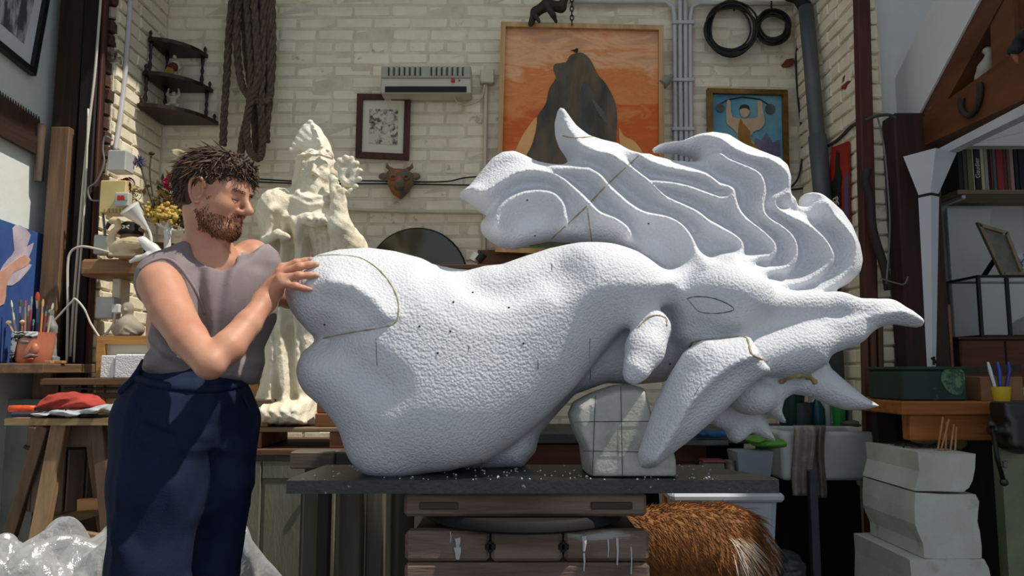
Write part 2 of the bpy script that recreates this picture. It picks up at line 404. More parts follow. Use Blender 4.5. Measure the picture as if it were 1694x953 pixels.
def lay(parent, meshes, heads, x0, x1, z0, z1, face, axis, off=0):
    rows, cand, rest, r = [], [], MB(), 0
    z = z0
    while z < z1:
        x = x0 - (.115 if r % 2 else 0) - .02*random.random(); hd = (r % 5 == 3)
        while x < x1:
            l = .102 if hd else BL
            a, b = max(x, x0), min(x+l, x1)
            if b-a > .05: cand.append((a, b, z, hd, l))
            x += l + .0115
        z += CH; r += 1
    sc = []
    for c in cand:
        m = (c[0]+c[1])/2; p = (m, face, c[2]) if axis == 'x' else (face, m, c[2]); u, v = proj(p)
        vis = (-20 < u < 1714 and -25 < v < 700) and not any(h[0] < u < h[2] and h[1] < v < h[3] for h in hid)
        sc.append((0 if vis else 1, v, c, p))
    sc.sort(key=lambda t: (t[0], t[1]))
    for i, (q, v, c, p) in enumerate(sc):
        a, b, zz, hd, l = c; full = (b-a) > l*.97
        p = Vector(p) + Vector((0, 0, random.uniform(-.0015, .0015)))
        inn = .03 - .0030 - random.uniform(-.003, .0025)
        p += Vector((0, inn, 0)) if axis == 'x' else Vector((inn*off, 0, 0))
        if i < 300 and q == 0:
            o = bpy.data.objects.new('brick', random.choice(heads if hd else meshes)); COL.objects.link(o)
            if not full:
                if axis == 'x': o.scale.x = (b-a)/l
                else: o.scale.y = (b-a)/l
            o.rotation_euler = (random.gauss(0, .006), random.gauss(0, .006), random.gauss(0, .008))
            o.location = p - wloc(parent); o.parent = parent
        else: rest.box(p, ((b-a), .06, BH) if axis == 'x' else (.06, (b-a), BH), .005)
    if rest.v: mk('brickwork', rest, paint, parent, kind='stuff')
lay(wb, STR, HDR, XL, XR, .62, 3.68, YB+.01, 'x')
lay(plr, STY, HDY, 3.86, YB, .62, 3.68, XL, 'y', -1)
lay(prr, STY, HDY, 3.60, YB, .62, 3.68, XR, 'y', 1)
# bare brick ends of the left pier (each brick its own piece)
z = .55; k = 0; RB = [brick_mesh((.14, .10, BH), 50+i) for i in range(3)]
for me in RB: me.materials[0] = redbrick
RP = [me.copy() for me in RB]
for me in RP: me.materials[0] = paint
while z < 3.6:
    o = bpy.data.objects.new('brick', random.choice(RB if z > 2.02 or random.random() < .12 else RP)); COL.objects.link(o)
    o.location = Vector((XL-.075+random.uniform(-.015, .006), 3.86, z)) - wloc(plr); o.parent = plr
    z += CH
# right pier edge bricks
z = .55
EB = [brick_mesh((.075, .05, BH), 70+i) for i in range(3)]
while z < 3.6:
    o = bpy.data.objects.new('brick', random.choice(EB)); COL.objects.link(o)
    o.location = Vector((XR+.045+random.uniform(-.006, .006), 3.59, z)) - wloc(prr); o.parent = prr
    z += CH
# chipped patches of bare brick on the painted walls
chip = M('chipped_bare_brick', '8a4630', '6b3526', rough=.9, sc=30, bump=.6, bsc=60)
mk('chipped_patch', MB().prism(pix([(1293, 107), (1301, 98), (1313, 96), (1316, 103), (1308, 110), (1296, 111)], YB-.002), (0, .02, 0)), chip, wb)
mk('chipped_patch', MB().prism([WX(u, v, XR-.003) for u, v in ((1391, 148), (1394, 128), (1401, 120), (1403, 136), (1398, 148))], (.02, 0, 0)), chip, prr)
# timber posts
def bar_px(name, p0, p1, Y, w, d, m, **kw):
    """timber from pixel p0 to p1 at depth Y; w across in metres, d deep"""
    return mk(name, MB().bar(W(*p0, Y), W(*p1, Y), w, d, .006), m, **kw)
bar_px('trim_1', (132, -40), (62, 960), 3.76, .125, .10, darkwood, kind='structure')
bar_px('trim_2', (163, -40), (112, 960), 3.74, .085, .09, wood('black_stained_timber', '22150e', '120b07', 'z'), kind='structure')
bar_px('trim_3', (176, -40), (128, 960), 3.72, .02, .03, redwood_m, kind='structure')
bar_px('trim_4', (1424, -40), (1449, 960), 3.53, .062, .06, redwood_m, kind='structure')
mk('trim_5', MB().box((1.895, 3.50, 1.18), (.20, .12, 2.36), .008), wood('purple_brown_post', '3a2019', '24130f', 'z', c3='6f6258', r3=(.7, .75)), kind='structure')
mk('wall_recess_boarding', MB().box((2.03, 3.96, 1.35), (.40, .05, 2.6), .004), darkwood, kind='structure')
for i, (u, w_) in enumerate(((1432, .03), (1446, .026), (1458, .022))):
    bar_px('trim_%d' % (6+i), (u-3, 520), (u+6, 953), 3.46-.01*i, w_, .03, wood('rust_brown_lath', '5a3a26', '3a2215', 'z'), kind='structure')
# exposed roof truss on the right: a tie beam, a rafter, a king post
oak = M('warm_oak_beam', '6e3f1c', '4a2811', rough=.6, sc=7, bump=.35, bsc=30, st=(1.5, .25, 1.0), c3='8d6a45', sc3=9, r3=(.66, .72), bdist=.006)
XT = 1.93
def xprism(pts, X, th, m=None): return MB().prism([WX(u, v, X) for u, v in pts], (th, 0, 0))
tr = thing('roof_truss', 'exposed orange-brown oak roof truss at the top right', 'truss', (XT+.07, 3.3, 2.15))
mk('tie_beam', xprism([(1482, 262), (1500, 212), (1566, 166), (1694, 74), (2150, -217), (2150, -77), (1694, 165)], XT, .14), oak, tr)
mk('rafter', xprism([(1502, 214), (1556, 102), (1620, -10), (1665, -90), (1720, -90), (1664, -10), (1628, 56), (1566, 168)], XT+.01, .12), oak, tr)
mk('king_post', xprism([(1641, 112), (1638, 40), (1630, -60), (1672, -60), (1677, 20), (1680, 86)], XT+.015, .11), oak, tr)
mk('infill_board', xprism([(1566, 168), (1630, 40), (1640, 112)], XT+.10, .02), wood('dark_infill', '4a3218', '2e1e0e', 'y'), tr)
mk('infill_board', xprism([(1676, 40), (1694, -30), (1800, -120), (1800, 0), (1682, 86)], XT+.10, .02), wood('brown_infill', '6b4a3a', '4e3528', 'y'), tr)
# ------------------------------------------------------------------ the white foam sculpture
foam = M('white_carved_foam', 'd9dbe0', 'd0d3d9', rough=.75, sc=3, bump=.5, bsc=150, voro=True, spec=.25, bdist=.005)
pencil = M('dark_pencil', '35332f', rough=.8)
glue = M('yellow_glue', '96875a', 'b3a577', rough=.5, sc=30, bump=.4, bsc=200)
BT = WZ(847, 795, CZ).z if False else W(847, 795, 1.90).z       # top of the board it stands on
sd = SD((-.66, 1.70, BT-.004), (1.20, 2.46, 2.03), .0068)
def pz(pts, Y): return [(p.x, p.z) for p in pix(pts, Y)]
def scaled(pts, ox, oy, s): return [(ox + x/s, oy + y/s) for x, y in pts]
# hair: one swollen slab with scalloped locks
HY = 2.20
hair = [(757,323),(775,308),(795,283),(814,261),(831,251),(851,249),(868,256),(888,266),(915,272.5),(930,273),(941,267),(938,256),(926,239),(919,220),(918,200),(922,184),(926.5,177.5),(933,184),(955,209),(975,224),(995,230.5),(1022,237),(1049,254),(1076,262.5),(1109,267),(1136,270),(1153,269),(1158,262.5),(1151,256),(1126,249),(1103,248),(1084,248),(1080,244),(1089,240),(1109,236.6),(1123,237),(1152,223),(1177,218),(1203,222),(1228,237.6),(1257,250),(1287,261),(1303,275),(1308,298),(1303,328),(1312,342),(1324,344.6),(1332,338),(1329,326),(1333,318.6),(1349,318.6),(1370,330),(1391,349),(1408,374),(1421,407),(1426,433),(1421,454),(1404,470),(1379,483),(1384,494),(1350,505),(1260,505),(1180,500),(1120,480),(1060,440),(1010,412),(972,402),(941,398.5),(908,397),(874,403.5),(851,411),(827,407),(807,395),(795,382),(794,368),(804,358),(805,353),(794,348),(773,331)]
A_ = lambda p: scaled(p, 750, 170, 3.812); B_ = lambda p: scaled(p, 950, 220, 3.812); C_ = lambda p: scaled(p, 1070, 210, 3.812); D_ = lambda p: scaled(p, 1190, 250, 3.812)
locks = [
 A_([(30,580),(190,575),(300,510),(400,455),(500,442),(600,455),(680,495),(740,545),(800,600),(850,650)]) + B_([(150,520),(250,560),(320,610),(340,660)]),
 A_([(262,800),(280,720),(330,650),(400,605),(470,582),(560,577),(630,595),(680,650),(695,720),(710,780),(740,830)]),
 A_([(640,430),(760,430),(850,440)]) + B_([(80,245),(150,285),(200,345),(270,410),(340,470),(430,520),(560,545),(640,580),(700,640),(740,720),(758,810),(765,870)]),
 A_([(672,45),(690,130),(740,210),(800,280),(870,320)]) + B_([(60,95),(130,130),(220,150),(280,185),(340,230),(400,275),(470,330),(520,380),(580,430),(680,475),(760,515),(830,570),(900,610)]) + C_([(520,690),(570,730),(582,770),(560,815),(500,850)]),
 B_([(490,325),(600,335),(700,355),(800,390),(900,425)]) + C_([(430,465),(490,460),(520,435),(525,415)]),
 B_([(400,150),(460,190),(560,225),(700,255),(800,275),(860,310),(900,345)]) + C_([(440,380),(520,405),(530,450),(555,530),(600,590),(680,650),(740,700),(785,755),(775,810),(700,830),(590,850)]),
 C_([(40,135),(150,115),(230,95),(300,75),(380,75),(460,100),(540,155),(640,195),(740,215),(820,260),(865,310),(872,380),(850,420),(790,460)]),
 C_([(260,125),(350,130),(420,165),(500,225),(600,265),(680,305),(710,350),(720,420),(705,490),(715,550),(760,600),(840,650),(900,710),(920,780),(905,850),(850,900),(700,915)]),
 D_([(420,280),(335,320),(340,370),(420,420),(520,470),(600,530),(660,600),(690,680),(640,750),(540,820),(440,845),(330,845)]),
 D_([(530,268),(600,280),(660,330),(690,400),(760,480),(820,560),(832,640),(810,740),(720,830),(600,890),(500,910)])]
LN = [pz([tuple(p) for p in cr(L_, 4)], HY-.12) for L_ in locks]
def relief(X, Z):
    d = np.full(np.broadcast(X, Z).shape, 9.0)
    for l in LN: d = np.minimum(d, line_d(l, X, Z))
    d = np.sqrt(d*d + .003**2) - .003
    return .075*np.maximum(1-d/.058, 0)**1.7
sd.pillow(pz(hair, HY-.02), HY, .075, .040, .01, H=relief)
# the body: swollen belly, recessed flank behind its fold, second foot
BY = 2.08
belly = [(470,487),(480,455),(500,437),(525,420),(560,410),(605,406),(650,412),(700,425),(750,434),(790,438),(830,434),(870,420),(910,408),(960,404),(1010,408),(1050,420),(1090,440),(1130,450),(1130,490),(1080,520),(1030,548),(995,590),(955,640),(905,692),(850,738),(800,768),(740,781),(690,786),(650,788),(612,780),(592,757),(580,720),(570,685),(548,662),(512,642),(503,615),(515,585),(533,563),(510,545),(485,515)]
sd.pillow(pz(belly, BY-.05), BY, .205, .20, .03)
sd.ell(W(690, 610, 2.00), (.26, .13, .22), .09)
sd.ell(W(560, 490, 2.02), (.12, .12, .095), .05)
sd.ell(W(560, 612, 2.04), (.10, .12, .075), .05)
sd.ell(W(640, 735, 2.03), (.10, .10, .08), .05)
sd.ell(W(990, 470, 2.02), (.15, .13, .10), .06)
flank = [(800,660),(900,560),(1000,500),(1120,470),(1230,520),(1220,600),(1140,610),(1095,632),(1050,636),(1000,634),(950,652),(915,690),(890,720),(884,745),(862,770),(800,771),(740,771),(745,740)]
sd.pillow(pz(flank, 2.22), 2.20, .12, .09, .02)
# saddle hollow and lens-shaped knee facet
hol = pz([tuple(p) for p in cr([(735,440),(755,468),(790,490),(840,496),(890,478),(930,450)], 4)], 1.9)
sd.emboss(hol, -.030, .075, 2.12, p=1.5, soft=.02)
sd.emboss(pz([tuple(p) for p in cr([(735,455),(752,485),(790,508),(840,512),(900,492)], 4)], 1.9), .016, .05, 2.12, p=1.5, soft=.01)
sd.emboss(pz([(552,466),(590,475),(625,500),(648,530)], 1.9), .020, .05, 2.05, p=1.6)
sd.emboss(pz([(535,563),(570,560),(620,548),(655,535)], 1.9), -.012, .03, 2.05, p=1.5)
sd.emboss(pz([(535,566),(560,580),(600,610),(640,640)], 1.9), -.022, .07, 2.05, p=1.5, soft=.02)
# head
sd.ell(W(1205, 505, 2.02), (.125, .14, .085), .07)
sd.ell(W(1180, 470, 2.08), (.10, .12, .06), .06); sd.ell(W(1212, 484, 1.965), (.085, .10, .058), .04)
face_p = [(1120,470),(1180,446),(1240,456),(1290,482),(1380,492),(1440,497),(1480,503),(1505,514),(1525,531),(1522,538),(1500,537),(1478,534),(1460,540),(1440,553),(1405,570),(1372,582),(1364,590),(1368,603),(1330,625),(1290,628),(1240,610),(1150,600),(1115,560)]
sd.pillow(pz(face_p, 2.06), 2.08, .12, .11, .03)
sd.chain([W(1290, 508, 2.0), W(1390, 508, 2.02), W(1470, 514, 2.05), W(1516, 532, 2.06)], [.045, .032, .022, .010], .03)
sd.chain([W(1255, 588, 2.0), W(1330, 566, 2.02), W(1410, 548, 2.045)], [.055, .038, .020], .06)
sd.emboss(pz([(1260,545),(1340,530),(1420,522),(1450,520)], 1.95), -.020, .055, 2.1, p=1.4, soft=.01)
# lower claw, back fin, ball
claw = [(1290,590),(1340,600),(1368,594),(1374,608),(1400,631),(1428,654),(1457,672),(1432,678),(1400,679),(1370,669),(1340,656),(1312,652),(1297,662),(1293,680),(1304,704),(1286,694),(1270,686),(1262,650),(1240,620)]
sd.pillow(pz(claw, 2.12), 2.13, .06, .05, .02)
fin = [(1150,640),(1240,620),(1280,660),(1268,690),(1278,715),(1286,732),(1262,724),(1245,716),(1232,728),(1218,735),(1207,728),(1201,712),(1180,704),(1168,690)]
sd.pillow(pz(fin, 2.18), 2.19, .035, .03, .012)
sd.ell(W(1244, 655, 2.10), (.068, .075, .053), .02)
# tusk in front, cone
tusk = [(1132,582),(1160,563),(1235,556),(1248,585),(1275,612),(1238,642),(1192,688),(1150,726),(1112,757),(1086,776),(1062,776),(1059,752),(1070,715),(1088,665),(1110,620)]
sd.pillow(pz(tusk, 1.92), 1.94, .085, .06, .02, ty=-.18)
sd.emboss(pz([tuple(p) for p in cr([(1240,588),(1205,600),(1170,625),(1135,665),(1108,712),(1082,760)], 4)], 1.88), .022, .045, 2.0, p=1.8)
sd.chain([W(1078, 545, 1.99), W(1066, 580, 1.95), W(1052, 612, 1.92), W(1046, 622, 1.92)], [.052, .045, .028, .017], .03)
foot2 = [(800,690),(888,660),(890,705),(882,745),(862,768),(800,772),(745,771)]
sd.pillow(pz(foot2, 2.2), 2.20, .11, .06, .02)
mb_s = sd.mb(1)
sc_o = mk('foam_sculpture', mb_s, foam, smooth=True, label='large white carved foam figure with wave-like hair, tusk and horns on the turntable board', cat='sculpture')
from mathutils.bvhtree import BVHTree
def front_hits(bvh, pts, lift=0.0):
    """points of the surface seen along the pixel rays"""
    out = []
    for u, v in pts:
        d = ray(u, v).normalized(); h = bvh.ray_cast(Vector((0, 0, CZ)), d)
        if h[0] is not None and h[0].y < 2.6: out.append(h[0] - d*lift)
    return out
bv_s = BVHTree.FromPolygons([Vector(p) for p in mb_s.v], mb_s.f)
def seam(name, pts, r, m, n=6, lift=0.0, flat=None):
    h = front_hits(bv_s, [tuple(p) for p in cr(pts, n)], lift)
    if len(h) > 2: mk(name, MB().tube(h, [r*random.uniform(.6, 1.3) for _ in h], 6), m, sc_o, smooth=True)
seam('glue_seam', scaled([(150,102),(230,95),(320,103),(380,133),(430,182),(465,242),(475,300),(460,350),(400,370),(300,385),(190,408)], 450, 380, 2.269), .0019, glue)
seam('glue_seam', scaled([(455,560),(480,520),(560,503),(660,495),(800,487),(830,515),(850,590),(900,620),(950,640)], 1020, 430, 3.812), .0026, glue)
seam('glue_seam', scaled([(140,425),(200,365),(260,350),(310,370),(315,415)], 1020, 430, 3.812), .0026, glue)
seam('glue_seam', [(931,225),(950,228),(985,226)], .0019, glue)
seam('glue_seam', [(1056,258),(1030,282),(1000,310),(970,342),(940,370),(912,395)], .0019, glue)
seam('glue_seam', [(972,345),(975,370),(979,400)], .0019, glue)
seam('glue_smear', [(1290,632),(1310,622),(1335,622),(1350,634)], .008, glue)
seam('pencil_mark', scaled([(445,245),(500,232),(600,240),(690,272),(740,310),(690,330),(600,338),(520,325),(480,285),(445,245)], 1020, 430, 3.812), .0011, pencil, 4)
for a in ([(976,560),(975,590),(977,620),(975,632)], [(622,560),(623,590),(624,605)], [(776,572),(774,585)], [(890,595),(890,612)], [(888,750),(890,765)], [(913,436),(913,448)], [(1148,655),(1160,635)], [(796,760),(798,772)]):
    seam('pencil_mark', a, .0008, pencil, 3)
for u, v in ((537,537),(694,540),(724,584),(745,548),(782,484),(842,509),(750,500),(866,568),(885,390),(872,331),(1073,370),(1108,602)):
    for h in front_hits(bv_s, [(u, v)]): mk('speck', MB().ball(h, .003, 6, 4), pencil, sc_o)
# support block
bm_ = M('foam_block_face', 'b9b8b2', 'a3a19a', rough=.8, sc=10, bump=.3, bsc=120, c3='8d8b85', sc3=6, r3=(.5, .62))
blk = SD((.10, 1.90, BT), (.46, 2.20, BT+.27), .005)
bp = pz([(945,690),(955,668),(985,652),(1025,638),(1050,636),(1072,642),(1078,690),(1120,700),(1124,786),(1122,792),(960,792),(975,745),(952,715)], 1.96)
bp2 = pz([(945,690),(955,668),(985,652),(1025,638),(1050,636),(1072,642),(1085,690),(1112,720),(1124,760),(1125,796),(972,796),(966,745),(952,715)], 1.96)
blk.pillow(bp2, 2.07, .125, .018, .004)
bb = mk('foam_support_block', blk.mb(1), bm_, smooth=True, label='grey-white cut foam block with pencilled grid propping the figure', cat='block')
yb = 1.942
for ln in (((1027, 640), (1030, 790)), ((985, 655), (980, 786)), ((950, 698), (1080, 697)), ((965, 746), (1075, 748))):
    mk('grid_line', MB().tube(pix(ln, yb), .0008, 4), pencil, bb)
# ------------------------------------------------------------------ the sculptor
skin = M('skin', 'cb987d', 'bb836a', rough=.5, sc=9, bump=.06, bsc=160, sss=.12, spec=.35)
shirt_m = M('faded_charcoal_jersey', '948a8b', '82787a', rough=.9, sc=6, bump=.12, bsc=300, spec=.1)
navy = M('navy_cotton_drill', '1f2942', '182036', rough=.9, sc=9, bump=.2, bsc=260, spec=.12, c3='2c3650', sc3=4, r3=(.58, .75))
hair_m = M('brown_hair', '4a3322', '241710', rough=.65, sc=60, st=(1, 1, .3), spec=.5)
beard_m = M('ginger_brown_beard', '7a4a28', '4f2f1b', rough=.55, sc=60)
HR = frame((math.cos(math.radians(13)), -math.sin(math.radians(13)), -.26)); HC = W(360, 322, 1.95); HS = .865
RR = Matrix((HR.col[0], -HR.col[1], HR.col[2])).transposed()    # forward, his right, up
def hd(f, r, u): return HC + (RR @ Vector((f, r, u)))*HS
HN = np.array(RR)
man = thing('person', 'bearded young person in sleeveless charcoal shirt and navy trousers touching the white sculpture', 'person', (W(300, 640, 2.0).x, 2.0, 0))
b = SD((-1.05, 1.58, 1.00), (-.42, 2.44, 1.80), .0042)
e = lambda c, r, k=.012, op='u': b.ell(hd(*c), [q*HS for q in r], k, HN, op)
cn = lambda p, q, r0, r1, k=.012, op='u': b.cone(hd(*p), hd(*q), r0*HS, r1*HS, k, op)
e((-.018, 0, .032), (.098, .077, .088)); e((.03, 0, -.035), (.060, .062, .085), .03); e((.045, 0, .03), (.045, .062, .055), .03)
e((.072, 0, -.098), (.024, .026, .022), .03)
for s_ in (-1, 1):
    cn((0, .052*s_, -.05), (.06, .02*s_, -.098), .024, .02, .03)
    e((.050, .045*s_, -.028), (.034, .024, .03), .02)
    cn((.082, .008*s_, .022), (.062, .05*s_, .018), .013, .012, .012)
    e((.096, .032*s_, .001), (.018, .019, .0125), .010, 's')
    e((.073, .031*s_, -.002), (.013, .0145, .012), .003)
    cn((.087, .016*s_, .004), (.078, .048*s_, .001), .0045, .004, .004)
    e((.101, .012*s_, -.037), (.012, .0085, .009), .006)
    e((-.010, .080*s_, -.010), (.023, .012, .036), .006); e((-.003, .094*s_, -.008), (.014, .014, .022), .004, 's')
    cn((.080, .026*s_, -.060), (.090, 0, -.0575), .006, .0075, .005); cn((.078, .022*s_, -.070), (.088, 0, -.072), .006, .008, .005)
cn((.086, 0, .018), (.121, 0, -.026), .0085, .0115, .010); e((.121, 0, -.030), (.012, .0125, .011), .008)
cn((.086, -.03, -.0655), (.092, .03, -.0655), .0025, .0025, .003, 's')
nb = W(350, 428, 2.02)
b.cone(hd(-.035, 0, -.06), nb, .050, .056, .02); b.cone(hd(-.015, .03, -.06), W(376, 430, 1.97), .014, .010, .015)
b.chain([W(335, 470, 2.03), W(325, 540, 2.02), W(320, 630, 2.02)], [.115, .11, .105], .05)
b.cone(W(278, 458, 1.95), W(410, 432, 2.14), .045, .042, .03)
# near arm
SH, EL, WR = W(266, 470, 1.885), W(346, 602, 1.745), W(438, 498, 1.90)
b.chain([SH, W(284, 515, 1.84), W(312, 560, 1.79), EL], [.056, .050, .043, .034], .010)
b.cone(W(335, 585, 1.765), W(352, 606, 1.745), .034, .028, .010)
b.chain([EL, W(378, 574, 1.785), W(410, 536, 1.84), WR], [.033, .038, .032, .0245], .010)
# hand on the sculpture: palm, four fingers, thumb behind the index finger
KN = [((466, 443), (490, 435), (503, 432), (515, 429), .0090), ((464, 451), (495, 441), (511, 438), (525, 438), .0095), ((464, 460), (494, 456), (511, 456), (525, 456), .0090), ((467, 469), (489, 473), (502, 477), (514, 479), .0080)]
b.cone(WR, W(452, 478, 1.92), .029, .026, .02)
for i, (k0, k1, k2, k3, r) in enumerate(KN):
    hs = [front_hits(bv_s, [p]) for p in (k1, k2, k3)]; ys = [h[0].y if h else None for h in hs]
    y3 = (ys[2] or 1.99) - .004; y2 = min((ys[1] or 2.0) - .012, y3-.002); y1 = min((ys[0] or 2.0) - .020, y2 - .002)
    K = W(*k0, min(y1-.004, 1.955))
    b.cone(W(448, 484, 1.918), K, .021, .0135, .014)
    b.chain([K, W(*k1, y1-.006), W(*k2, y2), W(*k3, y3)], [r*1.2, r*1.08, r, r*.8], .006)
    b.ell(W(*k1, y1-.008), r*1.12, .006)
b.chain([W(452, 474, 1.94), W(474, 452, 1.995), W(495, 440, 2.02)], [.016, .012, .009], .012)
# far arm reaching behind the sculpture
b.chain([W(418, 425, 2.14), W(447, 482, 2.20), W(482, 488, 2.28), W(512, 474, 2.34)], [.050, .042, .036, .026], .03)
for du, dv in ((22, -8), (26, -2), (26, 5), (20, 11)): b.cone(W(512, 474, 2.34), W(512+du, 474+dv, 2.37), .018, .008, .01)
mb_b = b.mb(1)
body = mk('body', mb_b, skin, man, smooth=True, label='bare arms, neck and head of fair skin')
# face paint-free details: nails on the touching fingers, dark lash line, brows
nail = M('finger_nail', 'dba896', rough=.3)
bv_b = BVHTree.FromPolygons([Vector(p) for p in mb_b.v], mb_b.f)
for k0, k1, k2, k3, r in KN:
    h = front_hits(bv_b, [(k3[0]-2.5, k3[1]-1)])
    if h: mk('fingernail', MB().ball(h[0], (.0055, .0022, .0042), 10, 6), nail, body)
# hair: under-cap plus combed clumps
hc = SD(np.array(HC)-.16, np.array(HC)+.16, .004)
eh = lambda c, r, k=.012, op='u': hc.ell(hd(*c), [q*HS for q in r], k, HN, op)
eh((-.022, 0, .040), (.106, .086, .097)); eh((-.050, 0, .005), (.076, .080, .088), .03); eh((.050, 0, .086), (.044, .058, .034), .03)
eh((.130, 0, -.010), (.088, .13, .082), .012, 's'); eh((.10, 0, -.10), (.13, .16, .09), .01, 's'); eh((-.03, 0, -.13), (.2, .2, .075), .01, 's')
for s_ in (-1, 1): eh((.004, .095*s_, -.018), (.038, .045, .042), .008, 's')
mb_c = hc.mb(1)
hair_o = mk('hair', mb_c, hair_m, man, smooth=True, label='tousled short brown hair, lighter at the tips')
R2 = np.random.default_rng(3); tips = M('pale_hair_strand', '8a6845', '5a4029', rough=.45, sc=40)  # paler brown for a share of the strands
CV = (np.asarray(mb_c.v) - np.array(HC)) @ HN / HS
CD = CV - np.array([-.02, 0, .03]); CD /= np.linalg.norm(CD, axis=1)[:, None]
ok = np.where((CV[:, 2] > -.04) & ~((np.abs(CV[:, 1]) > .045) & (CV[:, 2] < .035) & (CV[:, 0] > -.05) & (CV[:, 0] < .05)) & ~((CD[:, 0] > .5) & (CD[:, 2] < .15)))[0]
def clumps(n, m, nm, L, r):
    mb = MB(False)
    for i in R2.choice(ok, n, replace=False):
        p, d = CV[i], CD[i]; front = d[0] > .35
        tg = np.array([.55, d[1]*.5, -.25]) if front else np.array([-.35 + .5*d[0], d[1]*.5, -.75 + .3*d[2]])
        tg = tg + R2.normal(0, .42 if front else .25, 3); tg -= d*(tg@d)*.9; tg /= np.linalg.norm(tg)
        l = L*R2.uniform(.6, 1.3)*(.42 if front else (.55 if d[2] < .1 else 1)); rr = r*R2.uniform(.6, 1.4); cu = R2.normal(0, .6 if front else .3, 3)
        pts = [hd(*(p - d*.004 + tg*l*t + d*(.006*math.sin(t*2.6)) + cu*l*t*t*.5 + (d*l*.15*t*t if front else 0))) for t in (0, .25, .5, .75, 1)]
        mb.tube(pts, [rr*.7, rr, rr*.85, rr*.6, rr*.08], 4, False)
    return mk(nm, mb, m, hair_o, smooth=True, kind='stuff')
clumps(1700, hair_m, 'hair_clumps', .048, .0027); clumps(430, tips, 'pale_strands', .050, .0016)
# beard, moustache and brows as short strands rooted on the face
V = np.asarray(mb_b.v); loc = (V - np.array(HC)) @ HN / HS
loc[np.linalg.norm(loc, axis=1) > .16] = 9
f_, r_, u_ = loc.T
jaw = (u_ < -.044) & (u_ > -.128) & (f_ > -.008) & (np.abs(r_) < .075)
side = (u_ < -.012) & (u_ > -.05) & (f_ > .012) & (f_ < .034) & (np.abs(r_) > .045) & (np.abs(r_) < .0735)
cheek = jaw & (f_ > .034) & (u_ > -.060) & (np.abs(r_) > .028)
mou = (u_ > -.058) & (u_ < -.046) & (f_ > .07) & (np.abs(r_) < .030)
lip = (f_ > .078) & (u_ > -.077) & (u_ < -.056) & (np.abs(r_) < .021)
low = (u_ < -.118) & (f_ < .03)
sel = np.where(((jaw & ~cheek) | side | mou) & ~lip & ~low)[0]
sel = R2.choice(sel, min(len(sel), 2600), replace=False)
nrm = V[sel] - np.array(hd(.0, 0, -.03)); nrm /= np.linalg.norm(nrm, axis=1)[:, None]
dn = np.array(RR @ Vector((.35, 0, -.9)))
mk('beard', strands(V[sel]-nrm*.001, nrm*.55+dn*.8, .0095, .0011, (0, 0, 0), 2, .35, R2), beard_m, man, kind='stuff')
br = np.where((u_ > .017) & (u_ < .027) & (f_ > .055) & (np.abs(r_) > .010) & (np.abs(r_) < .052))[0]
mk('eyebrows', strands(V[br], (V[br]-np.array(hd(-.1, 0, .0)))/.15, .006, .0010, (0, 0, 0), 2, .5, R2), hair_m, man, kind='stuff')
for s_ in (-1, 1): mk('eyelashes', MB().tube([hd(.0875, .018*s_, -.0045), hd(.0905, .031*s_, -.007), hd(.083, .045*s_, -.0055)], .0012, 6), hair_m, man)
mk('lips', MB().tube([Vector(p) for p in cr([hd(.078, .025, -.066), hd(.0905, .010, -.064), hd(.0925, 0, -.0645), hd(.0905, -.010, -.064), hd(.078, -.025, -.066)], 4)], .0042, 8), M('lip_skin', 'a8645a', rough=.5), man, smooth=True)
for s_ in (-1, 1): mk('ear_rim', MB().tube([Vector(p) for p in cr([hd(.012, .080*s_, .004), hd(.004, .090*s_, .026), hd(-.016, .094*s_, .028), hd(-.030, .094*s_, .010), hd(-.026, .090*s_, -.018), hd(-.010, .086*s_, -.042), hd(.004, .080*s_, -.040)], 4)], .0042, 8), skin, man, smooth=True)
# shirt
sh = SD((-1.10, 1.72, 1.04), (-.50, 2.34, 1.60), .0052)
Z5 = lambda p: scaled(p, 180, 220, 2.268)
spoly = Z5([(310,362),(230,402),(160,458),(115,508),(97,570),(105,625),(148,672),(152,720),(145,790),(130,850),(112,895),(160,925),(300,945),(480,948),(503,860),(500,800),(545,690),(560,560),(572,455),(556,405),(528,378),(470,430),(440,455),(400,452),(350,425)])
sh.pillow(pz(spoly, 1.93), 2.03, .135, .11, .02, tx=.42)
sh.ell(W(270, 455, 1.945), (.05, .07, .05), .04); sh.ell(W(398, 440, 2.12), (.045, .06, .05), .05); sh.ell(W(378, 490, 1.99), (.07, .08, .10), .05)
for ln, A, L in (([(300,440),(312,500),(322,560)], .012, .03), ([(345,440),(352,500),(345,560)], .008, .03), ([(385,440),(372,500),(355,560)], .009, .03), ([(408,450),(400,510),(385,575)], .008, .028), ([(250,560),(290,590),(350,600)], .012, .028), ([(246,590),(290,612),(350,616),(398,600)], .012, .024), ([(255,540),(280,570),(300,600)], .010, .025), ([(245,608),(300,628),(395,622)], .012, .02)):
    sh.emboss(pz([tuple(p) for p in cr(ln, 4)], 1.9), A, L, 2.08, p=1.5, soft=.006)
for ln in ([(322,450),(332,510),(335,560)], [(365,450),(362,510),(350,570)], [(250,575),(300,602),(370,608)]):
    sh.emboss(pz([tuple(p) for p in cr(ln, 4)], 1.9), -.008, .022, 2.08, p=1.5, soft=.006)
sh.chain([W(236, 468, 1.80), W(262, 480, 1.80), W(300, 540, 1.75)], [.045, .066, .064], .006, 's'); sh.cone(W(262, 480, 1.85), W(278, 510, 1.81), .064, .064, .006, 's')
sh.cone(hd(-.03, 0, -.05), W(352, 420, 1.99), .054, .062, .004, 's'); sh.cone(W(352, 416, 1.99), W(372, 420, 1.90), .058, .04, .004, 's')
sh.cone(W(436, 440, 2.14), W(470, 490, 2.22), .055, .055, .006, 's')
shirt = mk('shirt', sh.mb(1), shirt_m, man, smooth=True, label='sleeveless faded charcoal T-shirt')
